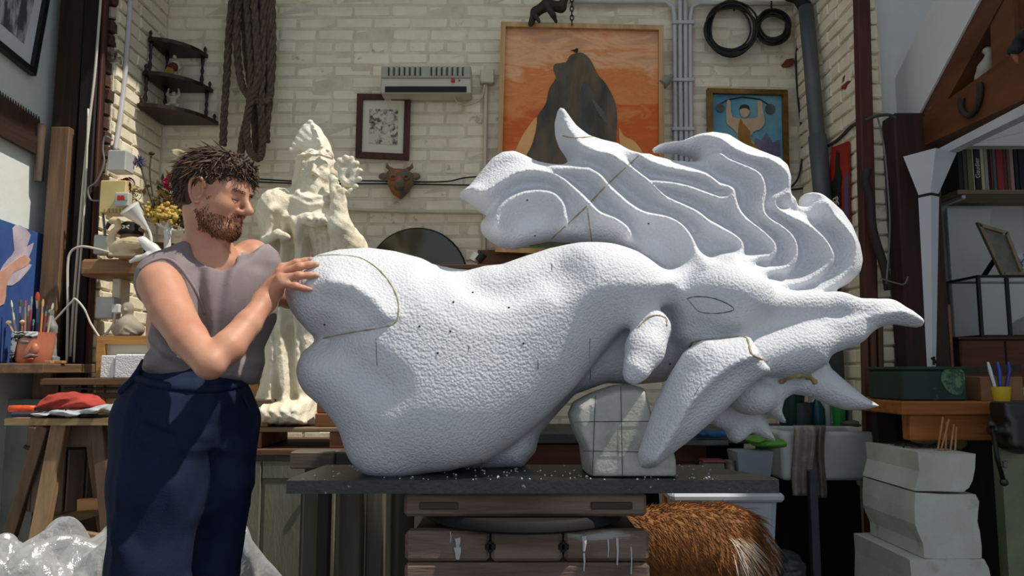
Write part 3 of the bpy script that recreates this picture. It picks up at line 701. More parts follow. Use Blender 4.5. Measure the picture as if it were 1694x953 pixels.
bv_h = BVHTree.FromPolygons([Vector(p) for p in sh.mb(0).v], sh.mb(0).f)
col = front_hits(bv_h, [tuple(p) for p in cr(Z5([(318,372),(350,422),(400,458),(440,463),(466,440)]), 6)], -.001)
if len(col) > 3: mk('collar_band', MB().tube(col, .0055, 6), M('dark_collar_rib', '2c2a30', rough=.9), shirt, smooth=True)
arm = front_hits(bv_h, [tuple(p) for p in cr([(232,446),(250,433),(272,428),(292,437),(312,462),(330,492),(340,520)], 6)], 0)
if len(arm) > 3: mk('armhole_hem', MB().tube(arm, .0045, 6), shirt_m, shirt, smooth=True)
# trousers
t = SD((-1.20, 1.66, .05), (-.52, 2.36, 1.17), .0075)
t.ell(W(318, 668, 2.02), (.150, .135, .12), .04); t.cone(W(316, 628, 2.02), W(318, 655, 2.02), .118, .13, .03)
t.chain([W(276, 700, 1.97), W(262, 800, 1.93), W(247, 940, 1.91), W(242, 1100, 1.93), W(242, 1290, 1.97)], [.135, .112, .094, .098, .10], .03)
t.chain([W(350, 700, 2.06), W(350, 800, 2.07), W(343, 940, 2.09), W(335, 1080, 2.12), W(330, 1230, 2.15)], [.125, .100, .080, .088, .09], .02)
for ln, A, L in (([(262,690),(300,712),(345,735)], .014, .03), ([(255,720),(300,735),(352,748)], .012, .03), ([(232,640),(222,720),(218,820),(206,953)], .008, .016), ([(345,640),(342,690),(338,740)], .006, .010), ([(270,760),(300,800),(310,860)], .010, .04), ([(215,880),(240,910),(250,953)], .012, .03), ([(200,860),(225,900),(228,953)], .010, .03), ([(320,640),(318,690)], .008, .02), ([(370,700),(365,760),(372,820)], .008, .03), ([(290,640),(288,700)], .008, .02), ([(365,860),(352,900),(350,950)], .008, .03)):
    t.emboss(pz([tuple(p) for p in cr(ln, 4)], 1.88), A, L, 2.12, p=1.5, soft=.006)
for ln in ([(258,705),(300,724),(350,741)], [(240,650),(232,720)], [(345,730),(322,800),(308,900),(300,953)]):
    t.emboss(pz([tuple(p) for p in cr(ln, 4)], 1.88), -.010, .02, 2.12, p=1.5, soft=.004)
tr_o = mk('trousers', t.mb(1), navy, man, smooth=True, label='baggy dark navy work trousers')
bv_t = BVHTree.FromPolygons([Vector(p) for p in t.mb(0).v], t.mb(0).f)
wbp = front_hits(bv_t, [tuple(p) for p in cr([(222,625),(250,634),(300,642),(350,644),(398,636)], 6)], 0)
if len(wbp) > 3: mk('waistband', MB().tube(wbp, .011, 8), navy, tr_o, smooth=True)
strap = [W(238, 598, 1.96), W(226, 618, 1.92), W(212, 636, 1.90), W(200, 648, 1.90), W(206, 640, 1.93), W(226, 622, 1.95)]
mk('tie_strap', MB().tube([Vector(p) for p in cr(strap, 6)], .0085, 6), navy, tr_o, smooth=True)
mk('tie_strap', MB().tube([Vector(p) for p in cr([W(392, 640, 2.02), W(404, 658, 1.99), W(412, 674, 1.99)], 6)], .004, 6), navy, tr_o, smooth=True)
for u, Y in ((242, 1.97), (330, 2.15)):
    p = W(u, 1000, Y); q = SD((p.x-.12, Y-.25, -.005), (p.x+.2, Y+.15, .14), .007)
    fd = Vector((.72, -.6, 0)).normalized(); o_ = Vector((W(u, 1200, Y).x, Y, .045))
    q.chain([o_-fd*.06, o_+fd*.06, o_+fd*.15-Vector((0, 0, .008))], [.045, .043, .034], .02); q.cone(o_, o_+Vector((0, 0, .06)), .045, .045, .02)
    mk('shoe', q.mb(1), M('brown_leather', '4a3426', '38261b', rough=.5), man, smooth=True)
# ------------------------------------------------------------------ turntable stand and board
blackb = M('black_scuffed_board', '1b1c1d', '111213', rough=.36, sc=7, bump=.2, bsc=60, c3='8a8a86', sc3=45, r3=(.66, .70), spec=.6)
bx0, bx1 = W(474, 797, 1.90).x, W(1291, 797, 1.90).x
bo = thing('black_board', 'long black paint-spattered board under the white sculpture', 'board', ((bx0+bx1)/2, 2.05, BT-.035))
mk('board_top', MB().prism([(bx0, 1.90, BT-.032), (bx1, 1.91, BT-.032), (bx1+.005, 1.96, BT-.032), (bx1-.12, 2.215, BT-.032), (bx0+.02, 2.215, BT-.032), (bx0-.004, 1.94, BT-.032)], (0, 0, .032)), blackb, bo)
dust = MB(); R4 = np.random.default_rng(5)
for _ in range(170): dust.ball((R4.uniform(bx0+.03, bx1-.12), R4.uniform(1.91, 2.2), BT+.0007), (R4.uniform(.001, .0035),)*3, 5, 3)
mk('foam_crumbs', dust, foam, bo, kind='stuff')
old = M('weathered_grey_brown_timber', '7d6b5f', '5a4a40', rough=.85, sc=14, bump=.6, bsc=70, st=(.2, 1.5, 1.5), c3='9c9a96', sc3=9, r3=(.64, .69))
st = thing('turntable_stand', 'heavy paint-dripped timber turntable stand carrying the black board', 'stand', (W(870, 800, 2.0).x, 2.1, 0))
cx = W(869, 830, 1.93).x
u0, u1 = W(667, 835, 1.93), W(1069, 835, 1.93)
ztop = BT-.034; zlo = W(870, 855, 1.93).z
mk('top_timber', MB().box((cx, 2.06, (ztop+zlo)/2), (u1.x-u0.x, .26, ztop-zlo), .008), old, st)
for a, b_ in ((695, 757), (978, 1045)):
    mk('mortise_plug', MB().box((W((a+b_)/2, 835, 1.93).x, 1.932, (ztop+zlo)/2-.002), ((b_-a)*.00155, .012, .018), .002), wood('plug_wood', '4a3c33', '2e251f', 'x'), st)
zd = W(870, 873, 1.95).z
disc = MB().lathe([(.01, 0), (.262, 0), (.27, .006), (.27, .02), (.262, zlo-zd), (.01, zlo-zd)], (cx, 2.13, zd), 48)
mk('turntable_disc', disc, M('black_iron', '0f0e0e', '090808', rough=.75), st, smooth=40)
mk('turntable_rail', MB().tube([(cx + .235*math.cos(a), 2.13 + .235*math.sin(a), zd+.004) for a in np.linspace(math.pi*1.2, math.pi*1.86, 22)], .004, 6), M('worn_steel', '8a8884', '5a5855', rough=.35, metal=.9), st)
mk('turntable_lock', MB().box((W(893, 862, 1.9).x, 1.885, W(893, 864, 1.9).z), (.05, .012, .006), .001).box((W(893, 862, 1.9).x, 1.885, W(893, 867, 1.9).z), (.05, .012, .002)), M('worn_steel', '8a8884'), st)
# stacked base timbers
zt = W(870, 878, 1.93).z; rows = [zt, W(870, 931, 1.93).z, W(870, 985, 1.93).z, .36, .18, 0.0]
xa, xb = W(668, 900, 1.93).x, W(1076, 900, 1.93).x
js = [xa, W(811, 900, 1.93).x, W(932, 900, 1.93).x, xb]
capm = wood('dark_base_top', '3c332c', '28221d', 'x')
mk('base_core', MB().box(((xa+xb)/2, 2.16, zt/2-.01), (xb-xa-.03, .40, zt-.02)), capm, st)
for i in range(5):
    hi_, lo_ = rows[i], rows[i+1]
    segs = js if i == 0 else ([xa, xb] if i % 2 else js)
    for a, c in zip(segs[:-1], segs[1:]):
        mk('base_timber', MB().box(((a+c)/2, 1.955, (hi_+lo_)/2), (c-a-.004, .05, hi_-lo_-.004), .009), old, st)
for j in js[1:3]:
    mk('dovetail_key', MB().box((j, 1.931, (rows[0]+rows[1])/2), (.026, .008, .014), .001).box((j, 1.931, (rows[0]+rows[1])/2), (.008, .008, .028), .001), M('black_iron', '171615'), st)
drip = M('white_plaster_drip', 'b9bcc0', rough=.7)
for u, v0, v1, w_ in ((966, 886, 912, .007), (966, 915, 945, .003), (1006, 892, 922, .0022), (1021, 890, 935, .0035), (1044, 905, 950, .002), (757, 890, 905, .008), (757, 905, 925, .010), (745, 880, 898, .0015)):
    mk('plaster_drip', MB().tube([W(u, v0, 1.929), W(u+1, (v0+v1)/2, 1.9285), W(u, v1, 1.9295)], [w_, w_*.8, w_*.5], 6), drip, st)
# rear trestle carrying the left end of the board
trm = wood('trestle_dark_timber', '37302a', '221d19', 'z'); gt = wood('grey_weathered_timber', '6f665a', '4d463d', 'x')
te = thing('trestle', 'weathered timber trestle under the left end of the black board', 'trestle', (W(540, 760, 2.45).x, 2.45, 0))
for u, Y, w_ in ((537, 2.30, .038), (583, 2.45, .07), (623, 2.5, .055)):
    p = W(u, 815, Y); mk('leg', MB().box((p.x, Y, (BT-.04)/2), (w_, w_, BT-.04), .004), trm if u < 560 else wood('grey_green_leg', '6a6658', '4c493f', 'z'), te)
a0, a1 = W(484, 752, 2.42), W(556, 752, 2.42); a2 = W(605, 752, 2.42)
zz = W(500, 760, 2.42).z
mk('cross_beam', MB().box(((a0.x+a1.x)/2, 2.44, zz), (a1.x-a0.x, .10, .052), .004), gt, te)
mk('cross_beam', MB().box(((a1.x+a2.x)/2, 2.45, zz), (a2.x-a1.x, .09, .046), .004), wood('dark_grey_beam', '4c4a45', '35332f', 'x'), te)
mk('post', MB().box((W(520, 800, 2.46).x, 2.46, (zz-.026)/2), (.055, .05, zz-.026), .004), wood('grey_green_leg', '6a6658'  , '4c493f', 'z'), te)
# ------------------------------------------------------------------ statue on its cabinet
stone = M('cream_weathered_plaster', 'ebe5d4', 'dcd2b6', rough=.85, sc=7, bump=.5, bsc=70, c3='8f7a4c', sc3=5, r3=(.66, .76))
Z7 = lambda p: scaled(p, 380, 180, 1.765)
SY = 3.30
def z7(x, y, Y=SY): return W(380+x/1.765, 180+y/1.765, Y)
sv = SD((-1.20, 3.02, .895), (-.60, 3.56, 2.32), .0046)
rob = [(215,225),(180,245),(125,262),(100,320),(88,375),(98,450),(108,540),(97,600),(88,640),(100,700),(95,780),(72,845),(76,900),(84,926),(240,926),(245,890),(240,840),(262,780),(290,700),(330,600),(370,500),(402,410),(388,372),(345,325),(300,290),(290,240)]
sv.pillow(pz(Z7(rob), SY), SY+.04, .15, .10, .02)
sv.ell(z7(150, 300, 3.26), (.10, .13, .10), .06); sv.ell(z7(240, 320, 3.20), (.10, .08, .11), .05)
sv.cone(z7(245, 225, 3.26), z7(248, 250, 3.25), .075, .085, .03)
# folds of the robe
for ln, A, L in (([(130,300),(112,400),(125,520),(118,640),(125,760),(112,880)], .03, .035), ([(160,320),(150,420),(152,540),(150,660),(160,800),(150,900)], .028, .03), ([(235,350),(236,420)], .012, .014), ([(250,350),(252,420)], .012, .014), ([(266,350),(268,420)], .012, .014), ([(280,350),(283,420)], .012, .014), ([(190,330),(200,420),(185,480)], .03, .03), ([(215,330),(208,400),(205,470)], .02, .025), ([(175,520),(190,640),(195,760),(200,880)], .026, .03), ([(205,560),(215,680),(222,800),(225,880)], .024, .028), ([(140,560),(138,700),(150,800)], .022, .025), ([(330,340),(345,400),(330,500)], .025, .03), ([(365,370),(370,430),(340,520)], .02, .03), ([(300,300),(300,360),(310,420)], .02, .03), ([(100,380),(140,372),(170,390)], .02, .02), ([(200,246),(240,268),(290,250)], .022, .022), ([(190,262),(240,288),(300,268)], .016, .018)):
    sv.emboss(pz([tuple(p) for p in cr(Z7(ln), 4)], 3.16), A, L, 3.32, p=1.4, soft=.005)
for ln in ([(145,320),(132,420),(140,560),(136,700),(132,860)], [(172,340),(168,470),(172,600),(178,780),(176,900)], [(228,350),(226,480),(205,620),(210,780)]):
    sv.emboss(pz([tuple(p) for p in cr(Z7(ln), 4)], 3.16), -.02, .03, 3.32, p=1.4, soft=.006)
# collar band with studs
sv.chain([z7(218, 322, 3.13), z7(252, 326, 3.115), z7(290, 318, 3.13)], [.028, .030, .026], .008)
for x in (232, 252, 274): sv.ell(z7(x, 322, 3.085), .012, .004)
# head and face (turned to the right)
SR = frame((.20, -.97, -.05)); SRR = Matrix((SR.col[0], -SR.col[1], SR.col[2])).transposed(); SN = np.array(SRR); SC = z7(250, 182, 3.24)
def hs(f, r, u): return SC + (SRR @ Vector((f, r, u)))*.90
q = lambda c, r, k=.012, op='u': sv.ell(hs(*c), [x*.90 for x in r], k, SN, op)
q((-.01, 0, .03), (.095, .078, .09)); q((.035, 0, -.035), (.058, .062, .085), .03); q((.07, 0, -.098), (.024, .026, .022), .03)
for s_ in (-1, 1):
    q((.05, .045*s_, -.03), (.034, .026, .03), .02); sv.cone(hs(.085, .008*s_, .020), hs(.065, .05*s_, .018), .0095, .009, .01)
    q((.097, .032*s_, -.001), (.018, .020, .013), .008, 's'); q((.075, .031*s_, -.003), (.014, .016, .012), .004)
    q((.101, .012*s_, -.037), (.012, .009, .009), .006); q((-.01, .079*s_, -.01), (.020, .010, .034), .006)
    sv.chain([hs(-.045, .075*s_, .05), hs(-.055, .085*s_, -.05), hs(-.05, .10*s_, -.16)], [.022, .022, .02], .015)
    sv.cone(hs(.082, .024*s_, -.062), hs(.092, 0, -.059), .006, .008, .005); sv.cone(hs(.08, .022*s_, -.072), hs(.090, 0, -.073), .006, .009, .005)
sv.cone(hs(.088, 0, .016), hs(.117, 0, -.028), .008, .011, .01)
# mitre
mit = Z7([(184,140),(180,108),(196,72),(216,46),(236,32),(262,56),(285,88),(300,130),(296,142),(262,128),(222,132)])
sv.pillow(pz(mit, 3.24), 3.26, .07, .05, .012)
sv.chain([hs(.07, .075, .055), hs(.105, .02, .058), hs(.105, -.03, .058), hs(.07, -.075, .055)], [.007]*4, .004)
sv.emboss(pz(Z7([(238,36),(258,80),(268,122)]), 3.16), .014, .018, 3.3, p=1.3)
for x, y in ((248,62),(258,90),(267,112),(285,122),(270,132),(240,128),(215,132)): sv.ell(z7(x, y, 3.165), .009, .004)
for i in range(7): sv.ell(z7(182+i*9, 120-i*13.5, 3.21), .013, .006)
# raised forearm and the crook of the staff
sv.chain([z7(350, 400, 3.16), z7(322, 345, 3.12), z7(318, 285, 3.12), z7(320, 258, 3.12)], [.060, .048, .032, .028], .02)
for i in range(4): sv.cone(z7(306+i*8, 262, 3.10), z7(308+i*8, 240-i*2, 3.10), .009, .008, .004)
sv.cone(z7(308, 300, 3.13), z7(300, 470, 3.13), .016, .016, .01); sv.cone(z7(308, 300, 3.13), z7(300, 200, 3.15), .016, .018, .01)
cx_, cy_ = 343, 192
for i in range(26):
    a = -2.6 + i*.30; r_s = 30 - i*.85
    sv.ell(z7(cx_ + r_s*math.cos(a), cy_ + r_s*1.45*math.sin(a), 3.15), .020 - .0003*i, .010)
for i in range(11):
    a = -2.2 + i*.5; sv.ell(z7(cx_ + 37*math.cos(a), cy_ + 50*math.sin(a), 3.14), .013, .006)
# near hand holding a fold, hem and rough foot
sv.chain([z7(105, 385, 3.14), z7(140, 365, 3.10), z7(168, 375, 3.10)], [.022, .018, .014], .01)
sv.pillow(pz(Z7([(110,850),(235,850),(248,926),(72,926),(80,880)]), 3.2), 3.26, .19, .05, .03)
sv.fn(lambda X, Y, Z: .0018*np.sin(X*140+Z*50)*np.sin(Z*120-Y*60))
mk('bishop_statue', sv.mb(1), stone, smooth=True, label='cream weathered statue of a mitred bishop holding a crook', cat='statue')
# blocks and pallet under the statue
zc = W(500, 742, 3.08).z
redw = wood('red_brown_block', '8a5a38', '6b4226', 'x'); lightw = wood('pale_pine', 'b98a58', '9a6d40', 'x'); ven = wood('walnut_veneer', '6d5847', '4b3a2e', 'z')
pal = thing('wooden_pallet', 'low timber pallet under the bishop statue', 'pallet', (W(490, 720, 3.25).x, 3.25, zc))
x0, x1 = W(403, 720, 3.1).x, W(600, 720, 3.1).x
zp = W(500, 707, 3.1).z
mk('deck_board', MB().box(((x0+x1)/2, 3.30, zp-.009), (x1-x0, .42, .018), .003), wood('pallet_board', '8f785c', '6b5843', 'x'), pal)
for a, b_ in ((403, 433), (545, 600)):
    a, b_ = W(a, 720, 3.1).x, W(b_, 720, 3.1).x
    mk('bearer', MB().box(((a+b_)/2, 3.28, (zc+zp-.018)/2), (b_-a, .36, zp-.018-zc), .003), redw, pal)
def pblock(name, a, b_, v0, v1, Y, d, m, label, cat='block', group=None, parent=None, bev=.004, zb=None):
    p, q_ = W(a, v0, Y), W(b_, v1, Y); zl = q_.z if zb is None else zb
    return mk(name, MB().box(((p.x+q_.x)/2, Y+d/2, (p.z+zl)/2), (q_.x-p.x, d, p.z-zl), bev), m, parent, label=label, cat=cat, group=group)
zb2 = W(430, 682, 3.12).z
pblock('wood_block', 402, 443, 682, 706, 3.12, .10, lightw, 'pale carved wood offcut at the left foot of the statue', zb=zp)
pblock('wood_block', 405, 450, 661, 681, 3.13, .09, ven, 'dark veneered block on top of the pale offcut', zb=zb2)
pblock('wood_block', 521, 576, 684, 707, 3.12, .10, redw, 'lower red-brown block at the right foot of the statue', zb=zp)
zb3 = W(540, 684, 3.12).z
pblock('wood_block', 524, 568, 667, 684, 3.125, .09, redw, 'upper red-brown block at the right foot of the statue', zb=zb3)
# green cabinet
gp = M('sage_green_worn_paint', '6c6c5e', '585a4d', rough=.7, sc=6, bump=.35, bsc=50, st=(2, 2, .4), c3='8b8474', sc3=8, r3=(.68, .74))
cab = thing('green_cabinet', 'old sage green panelled cabinet under the bishop statue', 'cabinet', (W(520, 800, 3.3).x, 3.3, 0))
ca, cb = W(403, 800, 3.1).x, W(660, 800, 3.1).x
mk('carcass', MB().box(((ca+cb)/2, 3.36, (zc-.03)/2), (cb-ca, .50, zc-.03), .005), gp, cab)
mk('worktop', MB().box(((ca+cb)/2, 3.35, zc-.015), (cb-ca+.03, .55, .028), .005), wood('cabinet_top', '6e4c38', '503526', 'x'), cab)
yf = 3.105
for a, b_ in ((412, 528), (535, 648)):
    a, b_ = W(a, 800, 3.1).x, W(b_, 800, 3.1).x
    d = mk('door', MB().box(((a+b_)/2, yf-.004, (zc-.03)/2+.02), (b_-a, .014, zc-.11), .003), gp, cab)
    zlo_, zhi_ = .09, zc-.05
    for xx in (a+.025, b_-.025): mk('stile', MB().box((xx, yf-.016, (zlo_+zhi_)/2), (.055, .014, zhi_-zlo_), .004), gp, d)
    for zz_ in (zhi_-.035, zlo_+.04): mk('rail', MB().box(((a+b_)/2, yf-.0155, zz_), (b_-a-.11, .013, .07), .004), gp, d)
    mk('panel', MB().box(((a+b_)/2, yf-.012, (zlo_+zhi_)/2), (b_-a-.13, .010, zhi_-zlo_-.17), .004), gp, d)
kn = W(497, 814, 3.06)
mk('knob', MB().lathe([(.004, 0), (.006, .012), (.013, .018), (.014, .026), (.008, .032)], (W(512, 814, 3.08).x, 3.09, kn.z), 14, Matrix.Rotation(math.pi/2, 3, 'X')), M('black_iron', '171615'), cab, smooth=True)
# ------------------------------------------------------------------ things on the back wall
BWY = YB - .012
def framed(name, quad, Y, fw, depth, fm, label, cat='picture', mat_w=0, mat_m=None, inner=None, X=None):
    """frame of four bars round a flat panel; quad = px corners TL TR BR BL"""
    P = [W(u, v, Y) if X is None else WX(u, v, X) for u, v in quad]; c = sum(P, Vector((0, 0, 0)))/4
    n = (P[1]-P[0]).cross(P[3]-P[0]).normalized(); n = n if (n.y < 0 if X is None else n.x > 0) else -n
    root = thing(name, label, cat, (c.x, c.y, min(p.z for p in P)))
    for i in range(4):
        a, b_ = P[i], P[(i+1) % 4]; d = (b_-a).normalized(); a2, b2 = a, b_
        inw = (c-(a+b_)/2); inw = (inw - d*inw.dot(d)).normalized()
        mk('frame_bar', MB().prism([a2, b2, b2+inw*fw-d*fw, a2+inw*fw+d*fw], n*depth), fm, root)
    def inset(w): return [p + ((c-p).normalized()*w*1.41) for p in P]
    if mat_w: mk('mount', MB().prism([p + n*.003 for p in inset(fw*.8)], n*.004), mat_m, root)
    if inner: mk('picture_sheet', MB().prism([p + n*(.008 if mat_w else .004) for p in inset(fw*.8+mat_w)], n*.002), inner, root)
    return root, P, n, c
ink = M('ink_engraving', 'cfc8b4', '55524a', rough=.8, sc=38, ramp=(.42, .58), c3='c9c2ae', sc3=9, r3=(.5, .56))
framed('framed_print', [(592,157),(680,158),(677,266),(589,262)], BWY, .035, .025, wood('mahogany_frame', '4e2a1c', '341a11', 'z'), 'small engraving in mahogany frame above the bull mask', mat_w=.055, mat_m=M('cream_card', 'd5cdb8', rough=.9), inner=ink)
# heater
hp = thing('wall_heater', 'cream metal fan heater with grilles on the brick wall', 'heater', W(705, 155, 4.3))
hc0, hc1 = W(630, 108, 4.25), W(779, 153, 4.25); hx, hz, hw, hh = (hc0.x+hc1.x)/2, (hc0.z+hc1.z)/2, hc1.x-hc0.x, hc0.z-hc1.z
hm = M('cream_enamel', 'c9c4b4', 'bdb7a5', rough=.4, sc=3); blk_m = M('matt_black', '141312', rough=.7)
mk('casing', MB().box((hx, 4.325, hz), (hw, .13, hh), .006), hm, hp)
mk('top_panel', MB().box((hx, 4.256, hz+hh*.25), (hw*.99, .012, hh*.42), .003), M('grey_enamel', 'a39e92', rough=.45), hp)
for s0, s1 in ((.09, .44), (.56, .91)):
    for i in range(13):
        mk('louvre', MB().box((hx-hw/2+hw*(s0+(s1-s0)*i/12), 4.248, hz+hh*.26), (.006, .012, hh*.30), .001), hm if i % 2 else blk_m, hp)
mk('outlet_slot', MB().box((hx, 4.257, hz-hh*.37), (hw*.90, .01, hh*.20)), blk_m, hp)
mk('rocker_switch', MB().box((hx+hw*.30, 4.254, hz-hh*.05), (.022, .01, .02), .002), M('red_plastic', 'b02a20', rough=.4), hp)
mk('indicator', MB().box((hx+hw*.37, 4.255, hz-hh*.05), (.008, .008, .008)), M('red_plastic', 'b02a20'), hp)
# mask
mc = lambda u, v, Y=4.36: W(u, v, Y)
ms = SD((W(625, 300, 4.4).x, 4.22, W(660, 334, 4.4).z), (W(700, 300, 4.4).x, 4.42, W(660, 262, 4.4).z), .0045)
ms.pillow(pz([(640,285),(650,279),(672,280),(684,288),(684,305),(676,318),(663,330),(650,322),(642,308)], 4.36), 4.36, .055, .05, .01)
ms.cone(mc(661, 292, 4.30), mc(661, 305, 4.27), .022, .028, .01)
for s_ in (-1, 1):
    ms.ell(mc(661+s_*11, 293, 4.305), (.024, .02, .02), .005); ms.ell(mc(661+s_*11, 293, 4.285), (.012, .02, .010), .003, op='s')
    ms.chain([mc(661+s_*13, 281, 4.36), mc(661+s_*20, 276, 4.34), mc(661+s_*21, 270, 4.33)], [.013, .010, .004], .006)
    ms.ell(mc(661+s_*26, 292, 4.36), (.032, .012, .022), .006); ms.ell(mc(661+s_*4, 306, 4.245), .006, .003, op='s')
ms.ell(mc(661, 314, 4.29), (.034, .02, .012), .006, op='s')
for i in range(5): ms.ell(mc(653+i*4, 312, 4.305), (.007, .008, .009), .002)
mk('bull_mask', ms.mb(1), M('painted_clay', '8f6b3c', '4f5a5a', rough=.7, sc=14, bump=.4, bsc=60, c3='a85a38', sc3=9, r3=(.5, .6)), smooth=True, label='ochre and grey horned animal mask under the framed print', cat='mask')
# cables and pipes on the wall
def cable(name, pts, r, m, label, Y=None, X=None, n=6, cat='cable', parent=None):
    P = [(W(u, v, Y) if X is None else WX(u, v, X)) if len(p_) == 2 else W(u, v, p_[2]) for p_ in pts for u, v in [p_[:2]]]
    return mk(name, MB().tube([Vector(p) for p in cr(P, n)], r, 8), m, parent, smooth=True, label=label, cat=cat)
bkc = M('black_cable', '1f1d1c', rough=.5); pvc = M('white_pvc', 'c4c2c4', 'b5b3b6', rough=.4, sc=4); crm = M('cream_pipe', 'cfc5ad', 'bfb49a', rough=.6, sc=5)
cable('wall_cable', [(425,296),(500,300),(600,299),(690,301),(740,300),(770,294),(820,290)], .0045, bkc, 'upper black cable sagging across the wall behind the statue', BWY)
cable('wall_cable', [(425,301),(520,304),(620,304),(700,305),(760,306),(820,307)], .0045, bkc, 'lower black cable running straight behind the statue', BWY)
cable('wall_pipe', [(560,346),(640,349),(720,351),(808,352)], .011, crm, 'cream pipe running level across the wall below the mask', BWY-.01, cat='pipe')
cable('wall_pipe', [(804,138),(803,240),(802,340),(801,430)], .012, crm, 'cream pipe dropping beside the orange painting', BWY-.01, cat='pipe')
mk('junction_box', MB().box(W(806, 128, YB-.03), (.085, .05, .085), .006), crm, label='cream junction box beside the wall heater', cat='box')
cable('wall_cable', [(752,155,4.30),(756,168,4.36),(775,173,4.37),(796,162,4.37),(802,140,4.36)], .006, crm, 'cream flex looping from the wall heater', n=5)
cd = [(1116, -15, 1118), (1125, -15, 1127), (1134, -15, 1136), (1142, -15, 1144)]
for i, (u, _, u2) in enumerate(cd):
    top = [(u, 30)]
    if i == 0: top = [(940, 2), (1070, 3), (1102, 3), (1114, 12), (u, 30)]
    if i == 3: top = [(1310, 6), (1200, 6), (1157, 5), (1145, 12), (u, 30)]
    if i in (1, 2): top = [(u, -30), (u, 30)]
    P = [W(a, b_, YB-.03) for a, b_ in top] + [W(u+.3, 130, YB-.03), W(u2, 260, YB-.03), W(u2+1, 400, YB-.03)]
    lab = ['white conduit bending left at the ceiling, beside the orange painting', 'second white conduit from the orange painting', 'third white conduit from the orange painting', 'white conduit bending right at the ceiling'][i]
    mk('conduit', MB().tube(P, .0135, 10), pvc, smooth=True, label=lab, cat='pipe')
for v in (38, 133, 214):
    mk('conduit_clip', MB().box(W(1130, v, YB-.035), (.135, .035, .022), .004), pvc, label={38: 'highest', 133: 'middle', 214: 'lowest'}[v] + ' clip across the four white conduits', cat='clip')
# round mirror
mr = thing('round_mirror', 'dark round mirror leaning behind the sculpture back', 'mirror', W(690, 540, 4.34))
cM = W(690, 460, 4.34); rM = .285
mk('mirror_glass', MB().lathe([(.01, 0), (rM, 0), (rM, .012), (.01, .014)], cM, 48, Matrix.Rotation(math.pi/2+.08, 3, 'X')), M('dim_mirror', '4a4944', rough=.12, metal=.9), mr, smooth=40)
mk('rim', MB().tube([cM + Vector((rM*math.cos(a), -.008, rM*math.sin(a))) for a in np.linspace(0, 2*math.pi, 49)], .010, 8, False), M('black_iron', '171615'), mr, smooth=True)
# paintings
def sky_paint():
    m = M('orange_sky_paint', 'd9742c', rough=.6); N, Lk = m.node_tree.nodes, m.node_tree.links; p = N['Principled BSDF']
    tc = N.new('ShaderNodeTexCoord'); mp = N.new('ShaderNodeMapping'); mp.inputs['Scale'].default_value = (1.0, 1.0, 3.2); nz = N.new('ShaderNodeTexNoise'); nz.inputs['Scale'].default_value = 3.4; nz.inputs['Detail'].default_value = 8; nz.inputs['Roughness'].default_value = .65; nz.inputs['Distortion'].default_value = .8
    Lk.new(tc.outputs['Object'], mp.inputs[0]); Lk.new(mp.outputs[0], nz.inputs['Vector']); sx = N.new('ShaderNodeSeparateXYZ'); Lk.new(tc.outputs['Object'], sx.inputs[0])
    a = N.new('ShaderNodeMath'); a.operation = 'MULTIPLY_ADD'; a.inputs[1].default_value = .68; Lk.new(sx.outputs['Z'], a.inputs[0])
    b = N.new('ShaderNodeMath'); b.operation = 'MULTIPLY_ADD'; b.inputs[1].default_value = .75; b.inputs[2].default_value = -.38; Lk.new(nz.outputs['Fac'], b.inputs[0]); Lk.new(b.outputs[0], a.inputs[2])
    r = N.new('ShaderNodeValToRGB'); Lk.new(a.outputs[0], r.inputs[0]); el = r.color_ramp.elements
    el[0].position = .0; el[0].color = lin('e8b070'); el[1].position = 1.0; el[1].color = lin('a8988a')
    for q, c_ in ((.25, 'e38a3a'), (.38, 'd9691e'), (.5, 'cf5a16'), (.62, 'e08a48'), (.72, 'd67a38'), (.83, 'e6ac7c'), (.92, 'd09468')): k = el.new(q); k.color = lin(c_)
    Lk.new(r.outputs[0], p.inputs['Base Color']); return m
op_m = sky_paint()
root, P, n, c = framed('orange_painting', [(829,40),(1096,46),(1097,428),(819,418)], 4.30, .028, .035, wood('pale_ash_frame', 'c9a474', 'a98250', 'z'), 'large painting of a dark rock under an orange sky', 'painting', inner=op_m)
def flat(name, pts, Y, m, parent, th=.0025, n_=3, closed=True): return mk(name, MB().prism([W(*p, Y) for p in (cr(pts, n_, True) if n_ > 1 else pts)], (0, th, 0)), m, parent)
ZP = lambda p: scaled(p, 780, 0, 2.217)
rock = M('rock_paint', '3c3a35', '6a5a44', rough=.65, sc=7, st=(1.6, 1, .5), c3='4c5052', sc3=5, r3=(.55, .66), bump=.2, bsc=60)
flat('painted_rock', ZP([(390,193),(360,205),(345,228),(305,235),(302,262),(310,285),(285,325),(272,380),(245,420),(222,480),(208,540),(206,600),(205,900),(545,900),(535,600),(530,520),(534,430),(525,370),(495,310),(465,275),(440,225),(415,198)]), 4.288, rock, root)
flat('painted_face', ZP([(390,196),(378,260),(360,330),(372,420),(400,330),(420,300),(450,340),(430,260),(412,205)]), 4.2865, M('brown_paint', '6f5a40', '54462f', rough=.6, sc=10, st=(2, 1, .4)), root)
flat('painted_cleft', ZP([(440,360),(465,385),(490,420),(498,455),(484,440),(460,405)]), 4.2865, M('slate_paint', '585b5a', rough=.6), root)
flat('painted_flame', ZP([(205,470),(240,430),(225,520),(185,590),(150,590),(175,520)]), 4.2868, M('pale_flame_paint', 'f0b878', 'e39a4c', rough=.6, sc=6), root)
flat('painted_flame', ZP([(540,470),(560,500),(600,520),(640,590),(560,590)]), 4.2868, M('pale_flame_paint', 'f0b878'), root)
flat('painted_grass', ZP([(106,905),(690,905),(690,930),(98,925)]), 4.2868, M('green_paint', '3f6b30', '5d8a3c', rough=.6, sc=20, st=(2, 1, .3)), root, n_=1)
